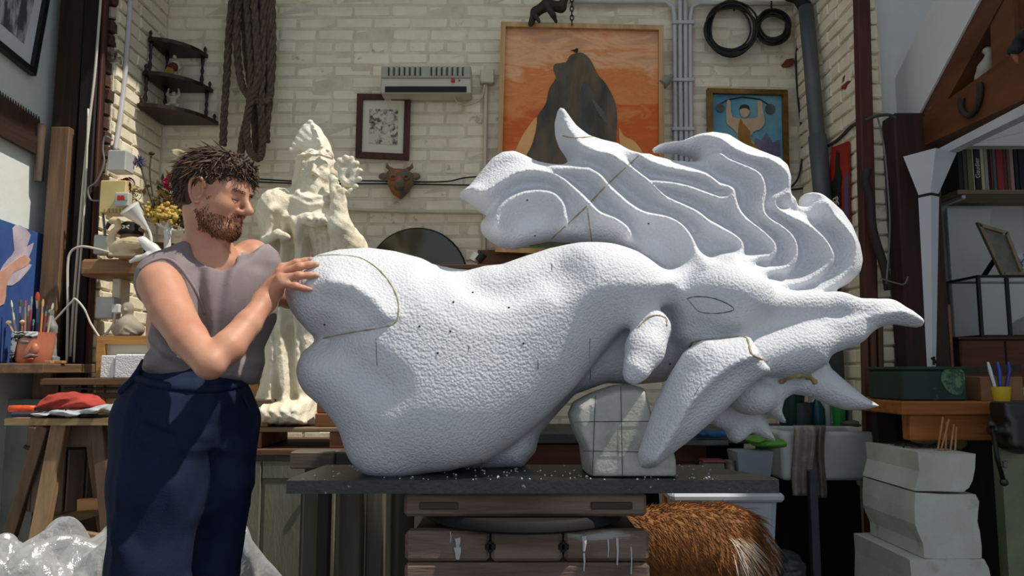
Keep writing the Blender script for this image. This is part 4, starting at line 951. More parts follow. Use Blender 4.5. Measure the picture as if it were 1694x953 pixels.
flat('painted_bird', ZP([(362,184),(378,181),(386,176),(392,180),(388,192),(380,190),(372,186)]), 4.2855, blk_m, root, n_=2)
root, P, n, c = framed('strongman_painting', [(1168,149),(1300,152),(1303,300),(1170,296)], BWY-.02, .03, .035, M('gilt_frame', '8a6428', '5f4318', rough=.4, sc=12, metal=.4), 'gold-framed painting of a strong figure lifting a barbell', 'painting', inner=M('blue_sky_paint', '4a7f9c', '6fa3ae', rough=.6, sc=4))
ZS = lambda p: scaled(p, 1100, 0, 2.803); YS = BWY-.034
fl = M('pale_flesh_paint', 'c9ae8c', 'b99a78', rough=.6, sc=8)
flat('painted_barbell', ZS([(240,492),(290,465),(360,452),(440,462),(500,500),(500,494),(440,457),(360,447),(290,460),(240,487)]), YS+.001, blk_m, root, n_=1)
for x, y, r_ in ((257, 500, 20), (488, 505, 24)): flat('painted_weight', ZS([(x+r_*math.cos(a), y+r_*math.sin(a)) for a in np.linspace(0, 6.0, 14)]), YS-.0005, M('grey_green_paint', '5d6660', '3f4844', rough=.6, sc=20), root, n_=1)
flat('painted_figure', ZS([(288,466),(304,470),(305,490),(312,540),(345,548),(395,548),(430,540),(428,475),(440,465),(452,475),(452,500),(464,565),(440,600),(410,612),(400,650),(470,690),(430,700),(340,700),(335,620),(300,585),(284,560)]), YS, fl, root, n_=2)
flat('painted_tunic', ZS([(350,550),(362,570),(395,610),(400,660),(440,690),(350,690),(338,620)]), YS-.002, M('ochre_paint', 'a9772e', '8f6224', rough=.6, sc=9), root, n_=2)
flat('painted_head', ZS([(348,500),(360,488),(382,490),(392,505),(390,530),(372,545),(352,535)]), YS-.002, fl, root, n_=2)
flat('painted_hair', ZS([(346,508),(350,490),(370,484),(390,492),(393,512),(380,502),(360,502)]), YS-.003, M('dark_paint', '2f2926', rough=.6), root, n_=2)
flat('painted_hill', ZS([(410,690),(420,640),(445,650),(470,615),(500,660),(530,650),(535,720),(440,720)]), YS-.001, M('mauve_paint', '7a6e8a', '5c5270', rough=.6, sc=9), root, n_=1)
flat('painted_hill', ZS([(225,700),(225,640),(270,625),(320,640),(340,690)]), YS-.001, M('dark_hill_paint', '3d4250', rough=.6), root, n_=1)
# cable coils
def coil(name, c, r, n, seed, label):
    rr = np.random.default_rng(seed); mb = MB()
    for k in range(n):
        cu, cv, ra, rb = c[0]+rr.normal(0, 2.2), c[1]+rr.normal(0, 2.2)+k*.3, r*rr.uniform(.86, 1.12), r*rr.uniform(.86, 1.12); ph = rr.uniform(0, 6)
        mb.tube([W(cu+ra*math.cos(a)+1.5*math.sin(2*a+ph), cv+rb*math.sin(a), YB-.03-.004*k+.01*math.sin(a*2+ph)) for a in np.linspace(0, 2*math.pi, 33)], .006, 6, False)
    return mk(name, mb, bkc, smooth=True, label=label, cat='cable')
coil('cable_coil', (1209, 45), 40, 15, 1, 'larger coil of black cable hanging at the upper right wall')
coil('cable_coil', (1277, 42), 25, 12, 2, 'smaller coil of black cable beside the larger coil')
for u in (1213, 1276): mk('coil_hook', MB().tube(pix([(u, 2), (u, 12), (u+2, 18)], YB-.04), .006, 6), blk_m, label='black hook above the %s cable coil' % ('larger' if u == 1213 else 'smaller'), cat='hook')
# grey soil pipe in the corner
gpp = M('grey_pipe', '55585a', '44474a', rough=.45, sc=4)
gpo = thing('soil_pipe', 'thick grey downpipe in the right wall corner', 'pipe', (1.58, 4.15, 0))
mk('pipe', MB().tube([WX(u, v, 1.655) for u, v in ((1333, 12), (1343, 120), (1352, 225), (1362, 330), (1376, 480), (1384, 640))], .040, 16), gpp, gpo, smooth=True)
mk('pipe_sleeve', MB().tube([WX(u, v, 1.655) for u, v in ((1352, 225), (1362, 335), (1376, 480))], .047, 16), gpp, gpo, smooth=True)
mk('pipe_elbow', MB().tube([W(1306, -8, 4.28), W(1322, -4, 4.2), WX(1333, 14, 1.655)], .038, 14), M('black_iron', '171615'), gpo, smooth=True)
cable('wall_cable', [(1326,58),(1317,90),(1319,150),(1327,235),(1322,290),(1306,312)], .006, bkc, 'black cable hanging beside the grey downpipe', YB-.025)
cable('wall_cable', [(1306,314),(1325,312),(1345,305)], .006, bkc, 'short black cable stub right of the strongman painting', YB-.025)
cable('wall_cable', [(1357,248),(1385,232),(1410,208),(1432,199)], .009, M('grey_flex', '3f3f3d', rough=.6), 'grey cable crossing the right brick pier', X=XR-.012)
# red advertising panel on the right pier
sg = thing('red_sign', 'red enamel sign with a dark bottle on the right brick pier', 'sign', WX(1390, 400, XR-.01))
rx = lambda pts, X: [WX(u, v, X) for u, v in pts]
mk('sign_panel', MB().prism(rx([(1379,244),(1406,234),(1408,398),(1370,400),(1372,330)], XR-.012), (-.012, 0, 0)), M('red_enamel', 'a8281c', '8e1f17', rough=.4, sc=4), sg)
mk('bottle_shape', MB().prism(rx([(1384,250),(1388,252),(1389,278),(1393,292),(1390,318),(1372,328),(1374,310),(1382,290)], XR-.026), (-.003, 0, 0)), M('dark_green_print', '20241c', rough=.4), sg)
mk('blue_stripe', MB().prism(rx([(1398,300),(1403,285),(1404,360),(1397,360)], XR-.026), (-.003, 0, 0)), M('blue_print', '4a5272', rough=.4), sg)
mk('black_band', MB().prism(rx([(1371,330),(1391,318),(1391,342),(1371,352)], XR-.027), (-.003, 0, 0)), blk_m, sg)
def text(name, s_, loc, size, rot, m, parent):
    cu = bpy.data.curves.new(name, 'FONT'); cu.body = s_; cu.size = size; cu.extrude = .0008; cu.align_x = 'CENTER'
    to = bpy.data.objects.new('tmp', cu); COL.objects.link(to); dg = bpy.context.evaluated_depsgraph_get(); dg.update()
    me = bpy.data.meshes.new_from_object(to.evaluated_get(dg)); bpy.data.objects.remove(to)
    me.materials.clear(); me.materials.append(m); o = link(name, me, loc, parent); o.rotation_euler = rot; return o
text('sign_lettering', 'ER', WX(1383, 341, XR-.0305), .07, (math.pi/2, 0, -math.pi/2), M('white_print', 'd8d4cc'), sg)
# ironwork and chain over the orange painting
iron = M('rusty_iron', '3a302a', '241d19', rough=.7, sc=20, bump=.4, bsc=60)
ic = SD((W(872, 20, 4.25).x, 4.12, W(905, 46, 4.25).z), (W(942, 20, 4.25).x, 4.36, W(905, -14, 4.25).z), .005)
ic.chain([W(878, 40, 4.25), W(886, 20, 4.24), W(905, 8, 4.22), W(928, 12, 4.24), W(936, -5, 4.25)], [.016, .028, .034, .030, .02], .015)
ic.chain([W(905, 10, 4.2), W(915, 25, 4.18), W(920, 36, 4.2)], [.022, .016, .010], .01); ic.cone(W(885, 25, 4.2), W(892, 36, 4.2), .016, .010, .01)
mk('iron_casting', ic.mb(1), iron, smooth=True, label='dark gnarled iron casting hanging above the orange painting', cat='ironwork')
ch = thing('chain', 'rusty chain hanging above the orange painting', 'chain', W(946, 42, 4.26))
for i in range(7):
    p = W(946, -8+i*7.5, 4.26); rz = 0 if i % 2 else math.pi/2
    mk('chain_link', MB().tube([p + Vector((.010*math.cos(a)*math.cos(rz), .010*math.cos(a)*math.sin(rz), .017*math.sin(a))) for a in np.linspace(0, 2*math.pi, 15)], .004, 6, False), iron, ch, smooth=True)
# small spot lamp beside the conduits
sp = thing('spot_lamp', 'small grey lamp head beside the white conduits', 'lamp', W(1105, 140, 4.3))
mk('lamp_head', MB().tube([W(1096, 140, 4.27), W(1104, 132, 4.28), W(1111, 126, 4.3)], [.030, .026, .015], 12), M('grey_metal', '8b8a84', rough=.5), sp, smooth=40)
# folded roll behind the sculpture
ro = thing('paper_roll', 'white roll with a dark wrapper behind the sculpture back', 'roll', W(795, 440, 4.1))
mk('roll', MB().tube([W(783, 432, 4.1), W(790, 420, 4.1)], .028, 16), M('white_paper', 'cfcabc'), ro, smooth=40); mk('wrapper', MB().tube([W(790, 432, 4.09), W(800, 420, 4.09)], .024, 16), blk_m, ro, smooth=40)
mk('plywood_offcut', MB().box(W(830, 428, 4.37), (.28, .03, .10), .004), wood('brown_panel', '6b4a30', '4d3320', 'x'), label='brown wooden panel under the orange painting', cat='panel')
zpl = min(W(783, 432, 4.1).z, W(790, 432, 4.09).z) - .024
mk('picture_ledge', MB().box((W(860, 445, 4.2).x, 4.22, zpl-.012), (1.0, .34, .024), .003), wood('brown_panel', '6b4a30'  , '4d3320', 'x'), label='narrow brown ledge under the orange painting', cat='ledge')
# ------------------------------------------------------------------ left wall
XW = -2.372
fr_bl = M('black_frame', '17181a', rough=.45)
birch = M('birch_photo_print', '50525a', 'b9bcc4', rough=.4, sc=9, st=(1, 2.5, .5), ramp=(.45, .58))
framed('framed_photograph', [(-50,-120),(94,-110),(51,126),(-62,36)], 0, .03, .028, fr_bl, 'black-framed woodland photograph with wide white mount on the left wall', mat_w=.085, mat_m=M('white_mount', 'd2d5da', rough=.8), inner=birch, X=XW)
# two-handed saw
saw = thing('long_saw', 'rusty toothed saw with upright wooden handle on the left wall', 'saw', WX(40, 260, XW+.02))
teeth = []
for i in range(32):
    t = i/31; u, v = -70+132*t, 111+87*t; teeth += [(u, v+4), (u+1.6, v-6)]
mk('blade', MB().prism([WX(u, v, XW+.012) for u, v in teeth + [(65,200),(65,232),(-70,160)]], (.004, 0, 0)), M('rusty_steel', '5b4034', '3f2c26', rough=.6, sc=8, metal=.3), saw)
mk('stiffener', MB().prism([WX(u, v, XW+.010) for u, v in ((-70,160),(64,230),(64,260),(-70,190))], (.018, 0, 0)), wood('dark_brown_wood', '3e2a20', '281a13', 'y'), saw)
mk('handle', MB().tube([WX(68, 206, XW+.03), WX(66, 250, XW+.035), WX(64, 300, XW+.03)], [.022, .020, .022], 12), wood('turned_handle', '6d5a49', '4f4034', 'z'), saw, smooth=40)
# leaning plank
mk('plank', MB().bar(W(104, 212, 3.66), W(62, 800, 3.66), .092, .045, .004), wood('pale_old_plank', '7d6248', '5c4632', 'z'), label='light brown plank standing beside the blue canvas', cat='plank')
# blue canvas
cv = thing('blue_canvas', 'unframed blue painting of a pale robed figure on the left shelf', 'painting', WX(40, 600, XW+.05))
XC = XW+.05
mk('canvas', MB().prism([WX(u, v, XC) for u, v in ((-30,352),(75,389),(71,603),(-30,607))], (-.02, 0, 0)), M('blue_paint', '3c5a94', '2f4a82', rough=.6, sc=5), cv)
pf = M('pale_robe_paint', 'c9c0c8', 'a89aa8', rough=.6, sc=7); pk = M('pink_flesh_paint', 'd0a592', 'b98875', rough=.6, sc=6)
Z2 = lambda p: scaled(p, 0, 180, 2.979)
mk('painted_robe', MB().prism([WX(*p, XC+.001) for p in cr(Z2([(60,590),(100,575),(150,620),(130,680),(165,660),(150,710),(130,760),(155,770),(110,830),(60,870),(20,860),(0,800),(40,740),(70,700)]), 2, True)], (.0015, 0, 0)), pf, cv)
mk('painted_limb', MB().prism([WX(*p, XC+.0027) for p in cr(Z2([(-60,850),(20,790),(70,750),(120,720),(150,745),(120,780),(60,810),(30,880),(20,960),(-60,980)]), 2, True)], (.0015, 0, 0)), pk, cv)
# shelf board with the brush pot
zs = W(60, 602, 3.45).z
mk('wall_shelf', MB().box((-2.19, 3.50, zs-.021), (.37, .50, .042), .004), wood('shelf_brown', '7a5f48', '584331', 'y'), label='short brown wall shelf carrying the face-shaped brush pot', cat='shelf')
pot = thing('brush_pot', 'painted ceramic pot shaped like a face holding paintbrushes', 'pot', W(54, 603, 3.42))
pc = W(54, 603, 3.42); pc.z = zs
face_m = M('orange_flesh_glaze', 'c98268', 'b56a52', rough=.35, sc=8); stripe = M('black_white_striped_glaze', '17181a', 'c9ccd2', rough=.35, sc=34, st=(.6, .6, 1.6), ramp=(.47, .53))
mk('pot_body', MB().lathe([(.062, 0), (.072, .02), (.080, .07), (.082, .125), (.084, .140), (.074, .140), (.070, .02), (.01, .015)], pc, 28), face_m, pot, smooth=50)
def onpot(an, z, r=.083): return pc + Vector((r*math.sin(an), -r*math.cos(an), z))
mk('glazed_hair', MB().sheet(lambda a, b_: onpot(-2.7+3.4*a, .141 - b_*(.136 if a < .62 else (.136-(a-.62)*.9 if a < .74 else .024)), .0855+.003*math.sin(a*60+b_*9)), 40, 8, (0, -.0015, 0)), stripe, pot, smooth=True)
mk('nose', MB().ball(onpot(.62, .065, .085), (.016, .016, .026), 12, 8), face_m, pot, smooth=True)
mk('eye', MB().ball(onpot(.10, .095), (.022, .010, .009), 12, 8), M('grey_glaze', '6a6e70', rough=.3), pot, smooth=True)
mk('eyebrow', MB().tube([onpot(-.25, .112), onpot(.1, .122), onpot(.42, .113)], [.003, .006, .003], 8), M('black_glaze', '222222', rough=.3), pot, smooth=True)
mk('moustache', MB().tube([onpot(.12, .024, .086), onpot(.45, .038, .090), onpot(.75, .034, .090)], [.004, .009, .005], 8), M('grey_brown_glaze', '6f6a66', rough=.4), pot, smooth=True)
mk('lips', MB().ball(onpot(.42, .020, .084), (.018, .010, .007), 12, 8), M('red_glaze', 'a03a34', rough=.3), pot, smooth=True)
Z3 = lambda x, y: (x/3.667, 460+y/3.667)
brs = [(68,135,100,.0035,'e0d8c0','grey-white tipped'),(125,130,118,.007,'4f5248','dark wide'),(155,135,150,.004,'b05038','red-ferruled thin'),(193,110,180,.004,'8a8f80','tall olive'),(228,85,222,.009,'a8402c','tallest broad red-tipped'),(262,128,246,.005,'c9a06a','straight tan'),(322,152,286,.005,'c9c2b0','right-leaning pale'),(175,165,165,.0045,'c98a7a','pink-handled'),(140,255,132,.012,'d0b890','short flat cream'),(285,165,262,.004,'3f4850','dark slanting'),(205,250,198,.006,'4a8a98','teal-ferruled short'),(45,262,92,.012,'b09468','round bristle left-leaning')]
cols = ['c9b79a', '5a4a3c', 'a87848', '9a3f38', '2f4468', 'c48a50']
for i, (x, y, xb, r, tc_, nm) in enumerate(brs):
    a, b_ = W(*Z3(x, y), 3.42 + .02*math.sin(i*2.1)), W(*Z3(xb, 350), 3.42 + .02*math.sin(i*2.1)); b2 = b_ + (b_-a).normalized()*.08; b2.z = max(b2.z, zs+.02)
    t_ = thing('paintbrush', nm + ' paintbrush standing in the face pot', 'paintbrush', b2, 'paintbrushes in the face pot')
    mk('handle', MB().tube([b2, a.lerp(b_, .35)], [.0035, .0045], 8), M('brush_handle_%d' % (i % 6), cols[i % 6], rough=.4), t_, smooth=40)
    mk('ferrule', MB().tube([a.lerp(b_, .38), a.lerp(b_, .18)], [.0045, r*.9], 8), M('steel_ferrule', 'a8a69e', rough=.3, metal=.8), t_, smooth=40)
    mk('bristles', MB().tube([a.lerp(b_, .20), a.lerp(b_, .10), a], [r*.9, r*1.15, r*.5], 8), M('bristle_' + tc_, tc_, rough=.9), t_, smooth=40)
# small grey statuette beside the pot
sg_ = SD(np.array(W(86, 595, 3.5))-np.array([.06, .06, .04]), np.array(W(86, 510, 3.5))+np.array([.06, .06, .04]), .0035)
q0 = lambda x, y: W(*Z3(x, y), 3.50)
sg_.chain([q0(312, 470), q0(308, 380), q0(312, 300), q0(308, 240)], [.022, .022, .024, .014], .012); sg_.ell(q0(308, 212), (.014, .015, .018), .006); sg_.chain([q0(300, 290), q0(290, 330), q0(318, 345)], [.010, .008, .007], .006); sg_.chain([q0(328, 290), q0(336, 330), q0(322, 350)], [.010, .008, .007], .006); sg_.cube((q0(312, 500).x, 3.50, zs+.016), (.026, .026, .018), .004, .006)
mk('statuette', sg_.mb(1), M('grey_cast', '8a8d8c', '6e7170', rough=.6, sc=20), smooth=True, label='small grey standing figurine behind the brushes', cat='figurine')
for i, (x, w_) in enumerate(((300, .03), (340, .04))): mk('wood_chip', MB().box((W(*Z3(x, 515), 3.36).x, 3.36+.03*i, zs+.007), (w_, .03, .013), .002), lightw, label=['small pine chip in front of the face pot', 'larger pine chip at the shelf end'][i], cat='wood chip')
# ------------------------------------------------------------------ pier: conduit, boxes, flex
YPI = 3.80
cable('conduit', [(217,-20),(208,110),(198,200),(190,250)], .013, pvc, 'white conduit running down the left brick pier', X=XL+.014, cat='pipe')
def wbox(name, u0, v0, u1, v1, Y, d, m, label, cat='box', **k): return pblock(name, u0, v0 if False else u1, v0, v1, Y, d, m, label, cat, **k)
def pbx(name, u0, v0, u1, v1, Y, d, m, label, cat='box', parent=None, bev=.005):
    p, q_ = W(u0, v0, Y), W(u1, v1, Y); return mk(name, MB().box(((p.x+q_.x)/2, Y+d/2, (p.z+q_.z)/2), (abs(q_.x-p.x), d, abs(p.z-q_.z)), bev), m, parent, label=label, cat=cat)
gwm = M('grey_white_plastic', 'b9bcb8', 'a8aba6', rough=.45, sc=5)
pbx('junction_box', 178, 248, 207, 282, 3.62, .09, gwm, 'grey-white junction box at the foot of the white conduit')
fb = thing('fuse_box', 'old yellowed fuse box on the left pier', 'fuse box', W(186, 355, 3.6))
pbx('casing', 166, 298, 206, 352, 3.60, .10, M('yellowed_plastic', 'd2bf86', 'bda96e', rough=.5, sc=5), None, None, fb)
pbx('switch_block', 190, 318, 212, 341, 3.57, .04, gwm, None, None, fb)
for i in range(3): pbx('switch', 194+i*6, 323, 198+i*6, 331, 3.563, .01, M('red_plastic', 'b02a20') if i < 2 else gwm, None, None, fb, .001)
for i in range(6): pbx('vent_rib', 172+i*6, 345, 174.5+i*6, 352, 3.595, .008, M('dark_yellow', 'a58f52'), None, None, fb, .001)
pbx('socket_box', 155, 388, 179, 420, 3.62, .07, gwm, 'white socket box left of the swan')
so = thing('plug_socket', 'white surface socket with a plug below the mantel shelf', 'socket', W(178, 528, 3.6))
pbx('socket_case', 158, 491, 186, 527, 3.60, .08, gwm, None, None, so); pbx('plug', 184, 503, 197, 518, 3.585, .05, M('white_plastic', 'd0d0cc', rough=.4), None, None, so)
wfx = M('white_flex', 'c4bfb2', rough=.5); gfx = M('grey_flex2', '6d6b66', rough=.5)
for nm, pts, r, m, Y in (
    ('white flex running down beside the dark post', [(168,-20),(158,110),(148,200),(138,300),(130,400),(122,500),(116,590)], .0065, wfx, 3.66),
    ('second white flex close to the dark post', [(146,180),(142,300),(134,420),(126,520),(122,600)], .005, wfx, 3.65),
    ('grey flex looping above the fuse box', [(186,232),(174,226),(170,245),(172,270),(160,300),(146,312),(150,330),(166,332)], .005, gfx, 3.62),
    ('pale flex curving from the plug to the wall', [(190,518),(188,535),(176,552),(168,560),(166,585)], .006, wfx, 3.58),
    ('white cable looping left of the mantel shelf', [(195,422),(160,412),(135,408),(118,416),(112,440),(112,520),(110,600)], .006, wfx, 3.60),
    ('grey cable crossing below the mantel shelf', [(74,548),(95,525),(118,500),(125,495),(140,512),(150,535),(166,560)], .005, wfx, 3.52),
    ('thin grey flex between socket and fuse box', [(170,352),(172,370),(174,390)], .006, gfx, 3.62)):
    cable('flex', pts, r, m, nm, Y)
# ------------------------------------------------------------------ mantel shelf and its ornaments
YM = 3.58
zm = W(190, 428, YM).z
rw = wood('rough_oak_slab', '9a7450', '6d4e33', 'x', bump=.6)
mk('mantel_shelf', MB().box((W(225, 440, YM).x, YM+.12, zm-.042), (W(318, 440, YM).x-W(134, 440, YM).x, .25, .082), .012), rw, label='rough oak slab shelf carrying the swan', cat='shelf')
mk('shelf_bracket', MB().box((W(172, 475, YM).x, YM+.16, zm-.15), (.04, .10, .14), .004), paint, label='pale bracket under the oak slab shelf', cat='bracket')
# swan
ivory = M('ivory_glaze', 'd6c4a2', 'c2ae8a', rough=.35, sc=6, spec=.5); white_p = M('white_porcelain', 'd8d8d4', rough=.25, spec=.6)
sw = SD(np.array(W(172, 428, 3.52))+np.array([-.02, -.10, 0]), np.array(W(245, 358, 3.52))+np.array([.02, .14, .02]), .004)
s0 = lambda u, v, Y=3.52: W(u, v, Y)
sw.ell(s0(212, 408), (.075, .05, .042), .02); sw.chain([s0(190, 412), s0(183, 398), s0(187, 385), s0(196, 375), s0(194, 366), s0(186, 365), s0(181, 369)], [.026, .019, .014, .012, .012, .012, .010], .012)
sw.cone(s0(180, 370), s0(177, 377), .009, .004, .004); sw.ell(s0(218, 402, 3.48), (.058, .018, .030), .008); sw.cone(s0(232, 404), s0(242, 398), .02, .006, .015)
for i in range(4): sw.emboss(pz([(204+i*3, 398+i*4), (222+i*3, 400+i*4), (236, 402+i*3)], 3.46), .004, .008, 3.52)
sw.cube((s0(208, 424).x, 3.52, zm+.006), (.065, .04, .008), .004, .01)
swo = mk('swan_ornament', sw.mb(1), ivory, smooth=True, label='ivory ceramic swan on the oak slab shelf', cat='ornament')
mk('beak', MB().tube([s0(181, 369, 3.52), s0(177.5, 375, 3.515), s0(177, 380, 3.515)], [.011, .009, .003], 10), M('black_glaze', '222222'), swo, smooth=True)
# porcelain reclining limb
pl_ = SD(np.array(W(212, 442, 3.50))-np.array([.01, .06, .0]), np.array(W(270, 388, 3.50))+np.array([.02, .06, .02]), .004)
pl_.chain([s0(222, 398, 3.49), s0(236, 400, 3.49), s0(252, 412, 3.5), s0(262, 420, 3.5)], [.014, .022, .026, .024], .015); pl_.chain([s0(216, 433, 3.48), s0(228, 427, 3.48), s0(245, 423, 3.48), s0(262, 421, 3.5)], [.008, .012, .015, .020], .012)
mk('porcelain_figure', pl_.mb(1), white_p, smooth=True, label='white porcelain reclining figure hanging over the shelf edge', cat='ornament')
# white dancer with spread arms
dn_ = SD(np.array(W(248, 428, 3.66))-np.array([.02, .05, .0]), np.array(W(308, 358, 3.66))+np.array([.02, .05, .02]), .0035)
s1 = lambda u, v: W(u, v, 3.66)
dn_.chain([s1(278, 372), s1(278, 385), s1(277, 402), s1(277, 428)], [.010, .018, .015, .022], .01); dn_.ell(s1(281, 367), (.013, .013, .015), .004); dn_.chain([s1(276, 378), s1(264, 372), s1(253, 366)], [.009, .007, .005], .008); dn_.chain([s1(280, 379), s1(292, 382), s1(306, 380)], [.009, .007, .005], .008)
mk('dancer_figurine', dn_.mb(1), white_p, smooth=True, label='white figurine with outstretched arms behind the shoulder', cat='figurine')
# horn lamp
hl = thing('horn_lamp', 'white horn-shaped gooseneck lamp on the oak slab shelf', 'lamp', W(250, 428, 3.56))
h0, h1 = W(213, 343, 3.50), W(240, 374, 3.56); ax = (h1-h0).normalized(); Rl = frame(ax); Rz = Matrix((Rl.col[1], Rl.col[2], Rl.col[0])).transposed(); LL = (h1-h0).length
mk('shade', MB().lathe([(.046, 0), (.050, .004), (.044, .02), (.026, LL*.6), (.013, LL), (.010, LL+.015), (.008, LL), (.022, LL*.6), (.040, .02)], h0, 24, Rz), white_p, hl, smooth=50)
mk('neck', MB().tube([Vector(p) for p in cr([W(241, 375, 3.56), W(247, 383, 3.57), W(250, 395, 3.57), W(250, 412, 3.57), W(249, 428, 3.57)], 5)], .007, 8), white_p, hl, smooth=True)
# soft toy in a dark pirate hat
by = thing('toy_bear', 'small plush toy in a black hat behind the swan', 'toy', W(215, 425, 3.72))
p_ = W(216, 395, 3.72)
tb = SD(np.array(p_)-.13, np.array(p_)+.13, .005); tb.ell(p_, (.05, .045, .045), .01); tb.ell(p_-Vector((0, 0, .075)), (.055, .05, .06), .02)
for s_ in (-1, 1): tb.ell(p_+Vector((s_*.045, 0, .04)), .02, .008); tb.cone(p_+Vector((s_*.04, -.02, -.05)), p_+Vector((s_*.075, -.04, -.09)), .02, .018, .01)
mk('plush_body', tb.mb(1), M('beige_plush', 'b09a7c', '8f7a5e', rough=.95, sc=30, bump=.6, bsc=150), by, smooth=True)
mk('hat', MB().lathe([(.06, 0), (.062, .012), (.048, .018), (.045, .05), (.03, .062), (.005, .064)], p_+Vector((0, -.005, .02)), 20), blk_m, by, smooth=40)
mk('hat_badge', MB().bar(p_+Vector((-.016, -.052, .042)), p_+Vector((.016, -.052, .058)), .006, .004).bar(p_+Vector((-.016, -.052, .058)), p_+Vector((.016, -.052, .042)), .006, .004), white_p, by)
# flower arrangement
fl_ = thing('flower_arrangement', 'dried and silk flower arrangement with red roses behind the shoulder', 'flowers', W(265, 425, 3.74))
mk('basket', MB().lathe([(.06, 0), (.085, .03), (.10, .09), (.095, .095), (.05, .02)], Vector((W(270, 425, 3.76).x, 3.76, zm)), 20), wood('wicker_brown', '6a4a32', '452e1e', 'x'), fl_, smooth=40)
def rose(u, v, Y, r, m, n=16, seed=0):
    rr = np.random.default_rng(seed); c_ = W(u, v, Y); mb = MB()
    for i in range(n):
        a = i*2.4; t = i/n; rad = r*(.12+.75*t); tilt = .25+1.0*t
        ax_ = Vector((math.cos(a), 0, math.sin(a)))
        def fn(x, y, a=a, rad=rad, tilt=tilt):
            sw_ = (x-.5)*1.5; h_ = y*r*.95
            rr_ = rad*(1-.35*y*(1-tilt*.6)) + h_*math.sin(tilt)*.35
            return c_ + Vector((rr_*math.cos(a+sw_), -r*.55*(y*math.cos(tilt)) + r*.15*t, rr_*math.sin(a+sw_)))
        mb.sheet(fn, 5, 4, (0, -.002, 0))
    mk('rose_head', mb, m, fl_, smooth=True)
rose(211, 306, 3.64, .040, M('dark_crimson_petal', '6e1a30', '50101f', rough=.7, sc=20), 18, 1)
rose(284, 303, 3.66, .042, M('bright_rose_petal', 'b5284e', '8f1a3a', rough=.7, sc=20), 18, 2)
rose(224, 322, 3.66, .033, M('cream_petal', 'b5a886', '94866a', rough=.8, sc=20), 14, 3)
rose(287, 328, 3.68, .016, M('pink_petal', 'a83058', rough=.7), 10, 4)
al = MB(); ac = W(230, 267, 3.72)
for i in range(46):
    a, b_ = i*2.4, math.acos(1-2*(i+.5)/46); d = Vector((math.sin(b_)*math.cos(a), math.sin(b_)*math.sin(a), math.cos(b_)))
    al.tube([ac, ac+d*.026, ac+d*.036], [.001, .003, .0008], 5)
mk('allium_head', al, M('dusty_violet', '6f6488', '544b6c', rough=.8, sc=20), fl_)
gs = M('dried_stalk', '4a4a34', '33301f', rough=.8, sc=15)
for a in ([(232,272),(240,300),(255,345)], [(250,258),(248,290),(256,340)], [(268,300),(264,330),(262,370)], [(200,312),(225,330),(245,360)]): mk('stalk', MB().tube([Vector(p) for p in cr(pix(a, 3.74), 4)], .004, 6), gs, fl_, smooth=True)
mk('seed_pod', MB().ball(W(251, 254, 3.74), (.016, .01, .010), 10, 6), M('dark_pod', '2a2620'), fl_, smooth=True)
rf_ = np.random.default_rng(11)
def cluster(nm, c_, n, sx, sz, r, m, Y):
    mb = MB()
    for _ in range(n):
        u, v = c_[0]+rf_.normal(0, sx), c_[1]+rf_.normal(0, sz); mb.ball(W(u, v, Y+rf_.normal(0, .025)), r*rf_.uniform(.6, 1.3), 7, 5)
    mk(nm, mb, m, fl_, smooth=True, kind='stuff')
cluster('yellow_blossom', (272, 354), 170, 15, 7, .010, M('yellow_dried_blossom', 'cbb05c', 'a58a40', rough=.8, sc=30), 3.66)
cluster('brown_blossom', (305, 365), 120, 12, 8, .008, M('brown_dried_blossom', '6e5a30', '4c3c1e', rough=.9, sc=30), 3.70)
cluster('bronze_blossom', (285, 335), 90, 18, 9, .008, M('bronze_dried', '7a5a30', '5a401e', rough=.9, sc=30), 3.72)
lv = [M('dried_leaf_%d' % i, c_, rough=.85) for i, c_ in enumerate(('5c4a26', '7a5e30', '3c4428', '94703a'))]
for i in range(34):
    u, v = rf_.uniform(232, 318), rf_.uniform(300, 362); a = rf_.uniform(-.4, 3.5); l = rf_.uniform(12, 26)
    p0 = W(u, v, 3.72+rf_.normal(0, .03)); p1 = p0 + Vector((math.cos(a)*l*.0028, -.02, math.sin(a)*l*.0028)); md = (p0+p1)/2 + Vector((-math.sin(a), -.3, math.cos(a)))*.010; me_ = (p0+p1)/2 - Vector((-math.sin(a), .3, math.cos(a)))*.010
    mk('dried_leaf', MB().prism([p0, md, p1, me_], (0, .0015, .001)), lv[i % 4], fl_)
# feather
ft = MB().sheet(lambda a, b_: W(283+34*a, 250+12*a+ (b_-.5)*16*math.sin(math.pi*min(1, a*.9+.08)), 3.8+.01*math.sin(a*5)), 10, 5, (0, .002, 0))
mk('feather', ft, M('cream_feather', 'c6bd9e', 'a89e7c', rough=.8, sc=30), smooth=True, label='cream feather sticking up behind the hair', cat='feather')
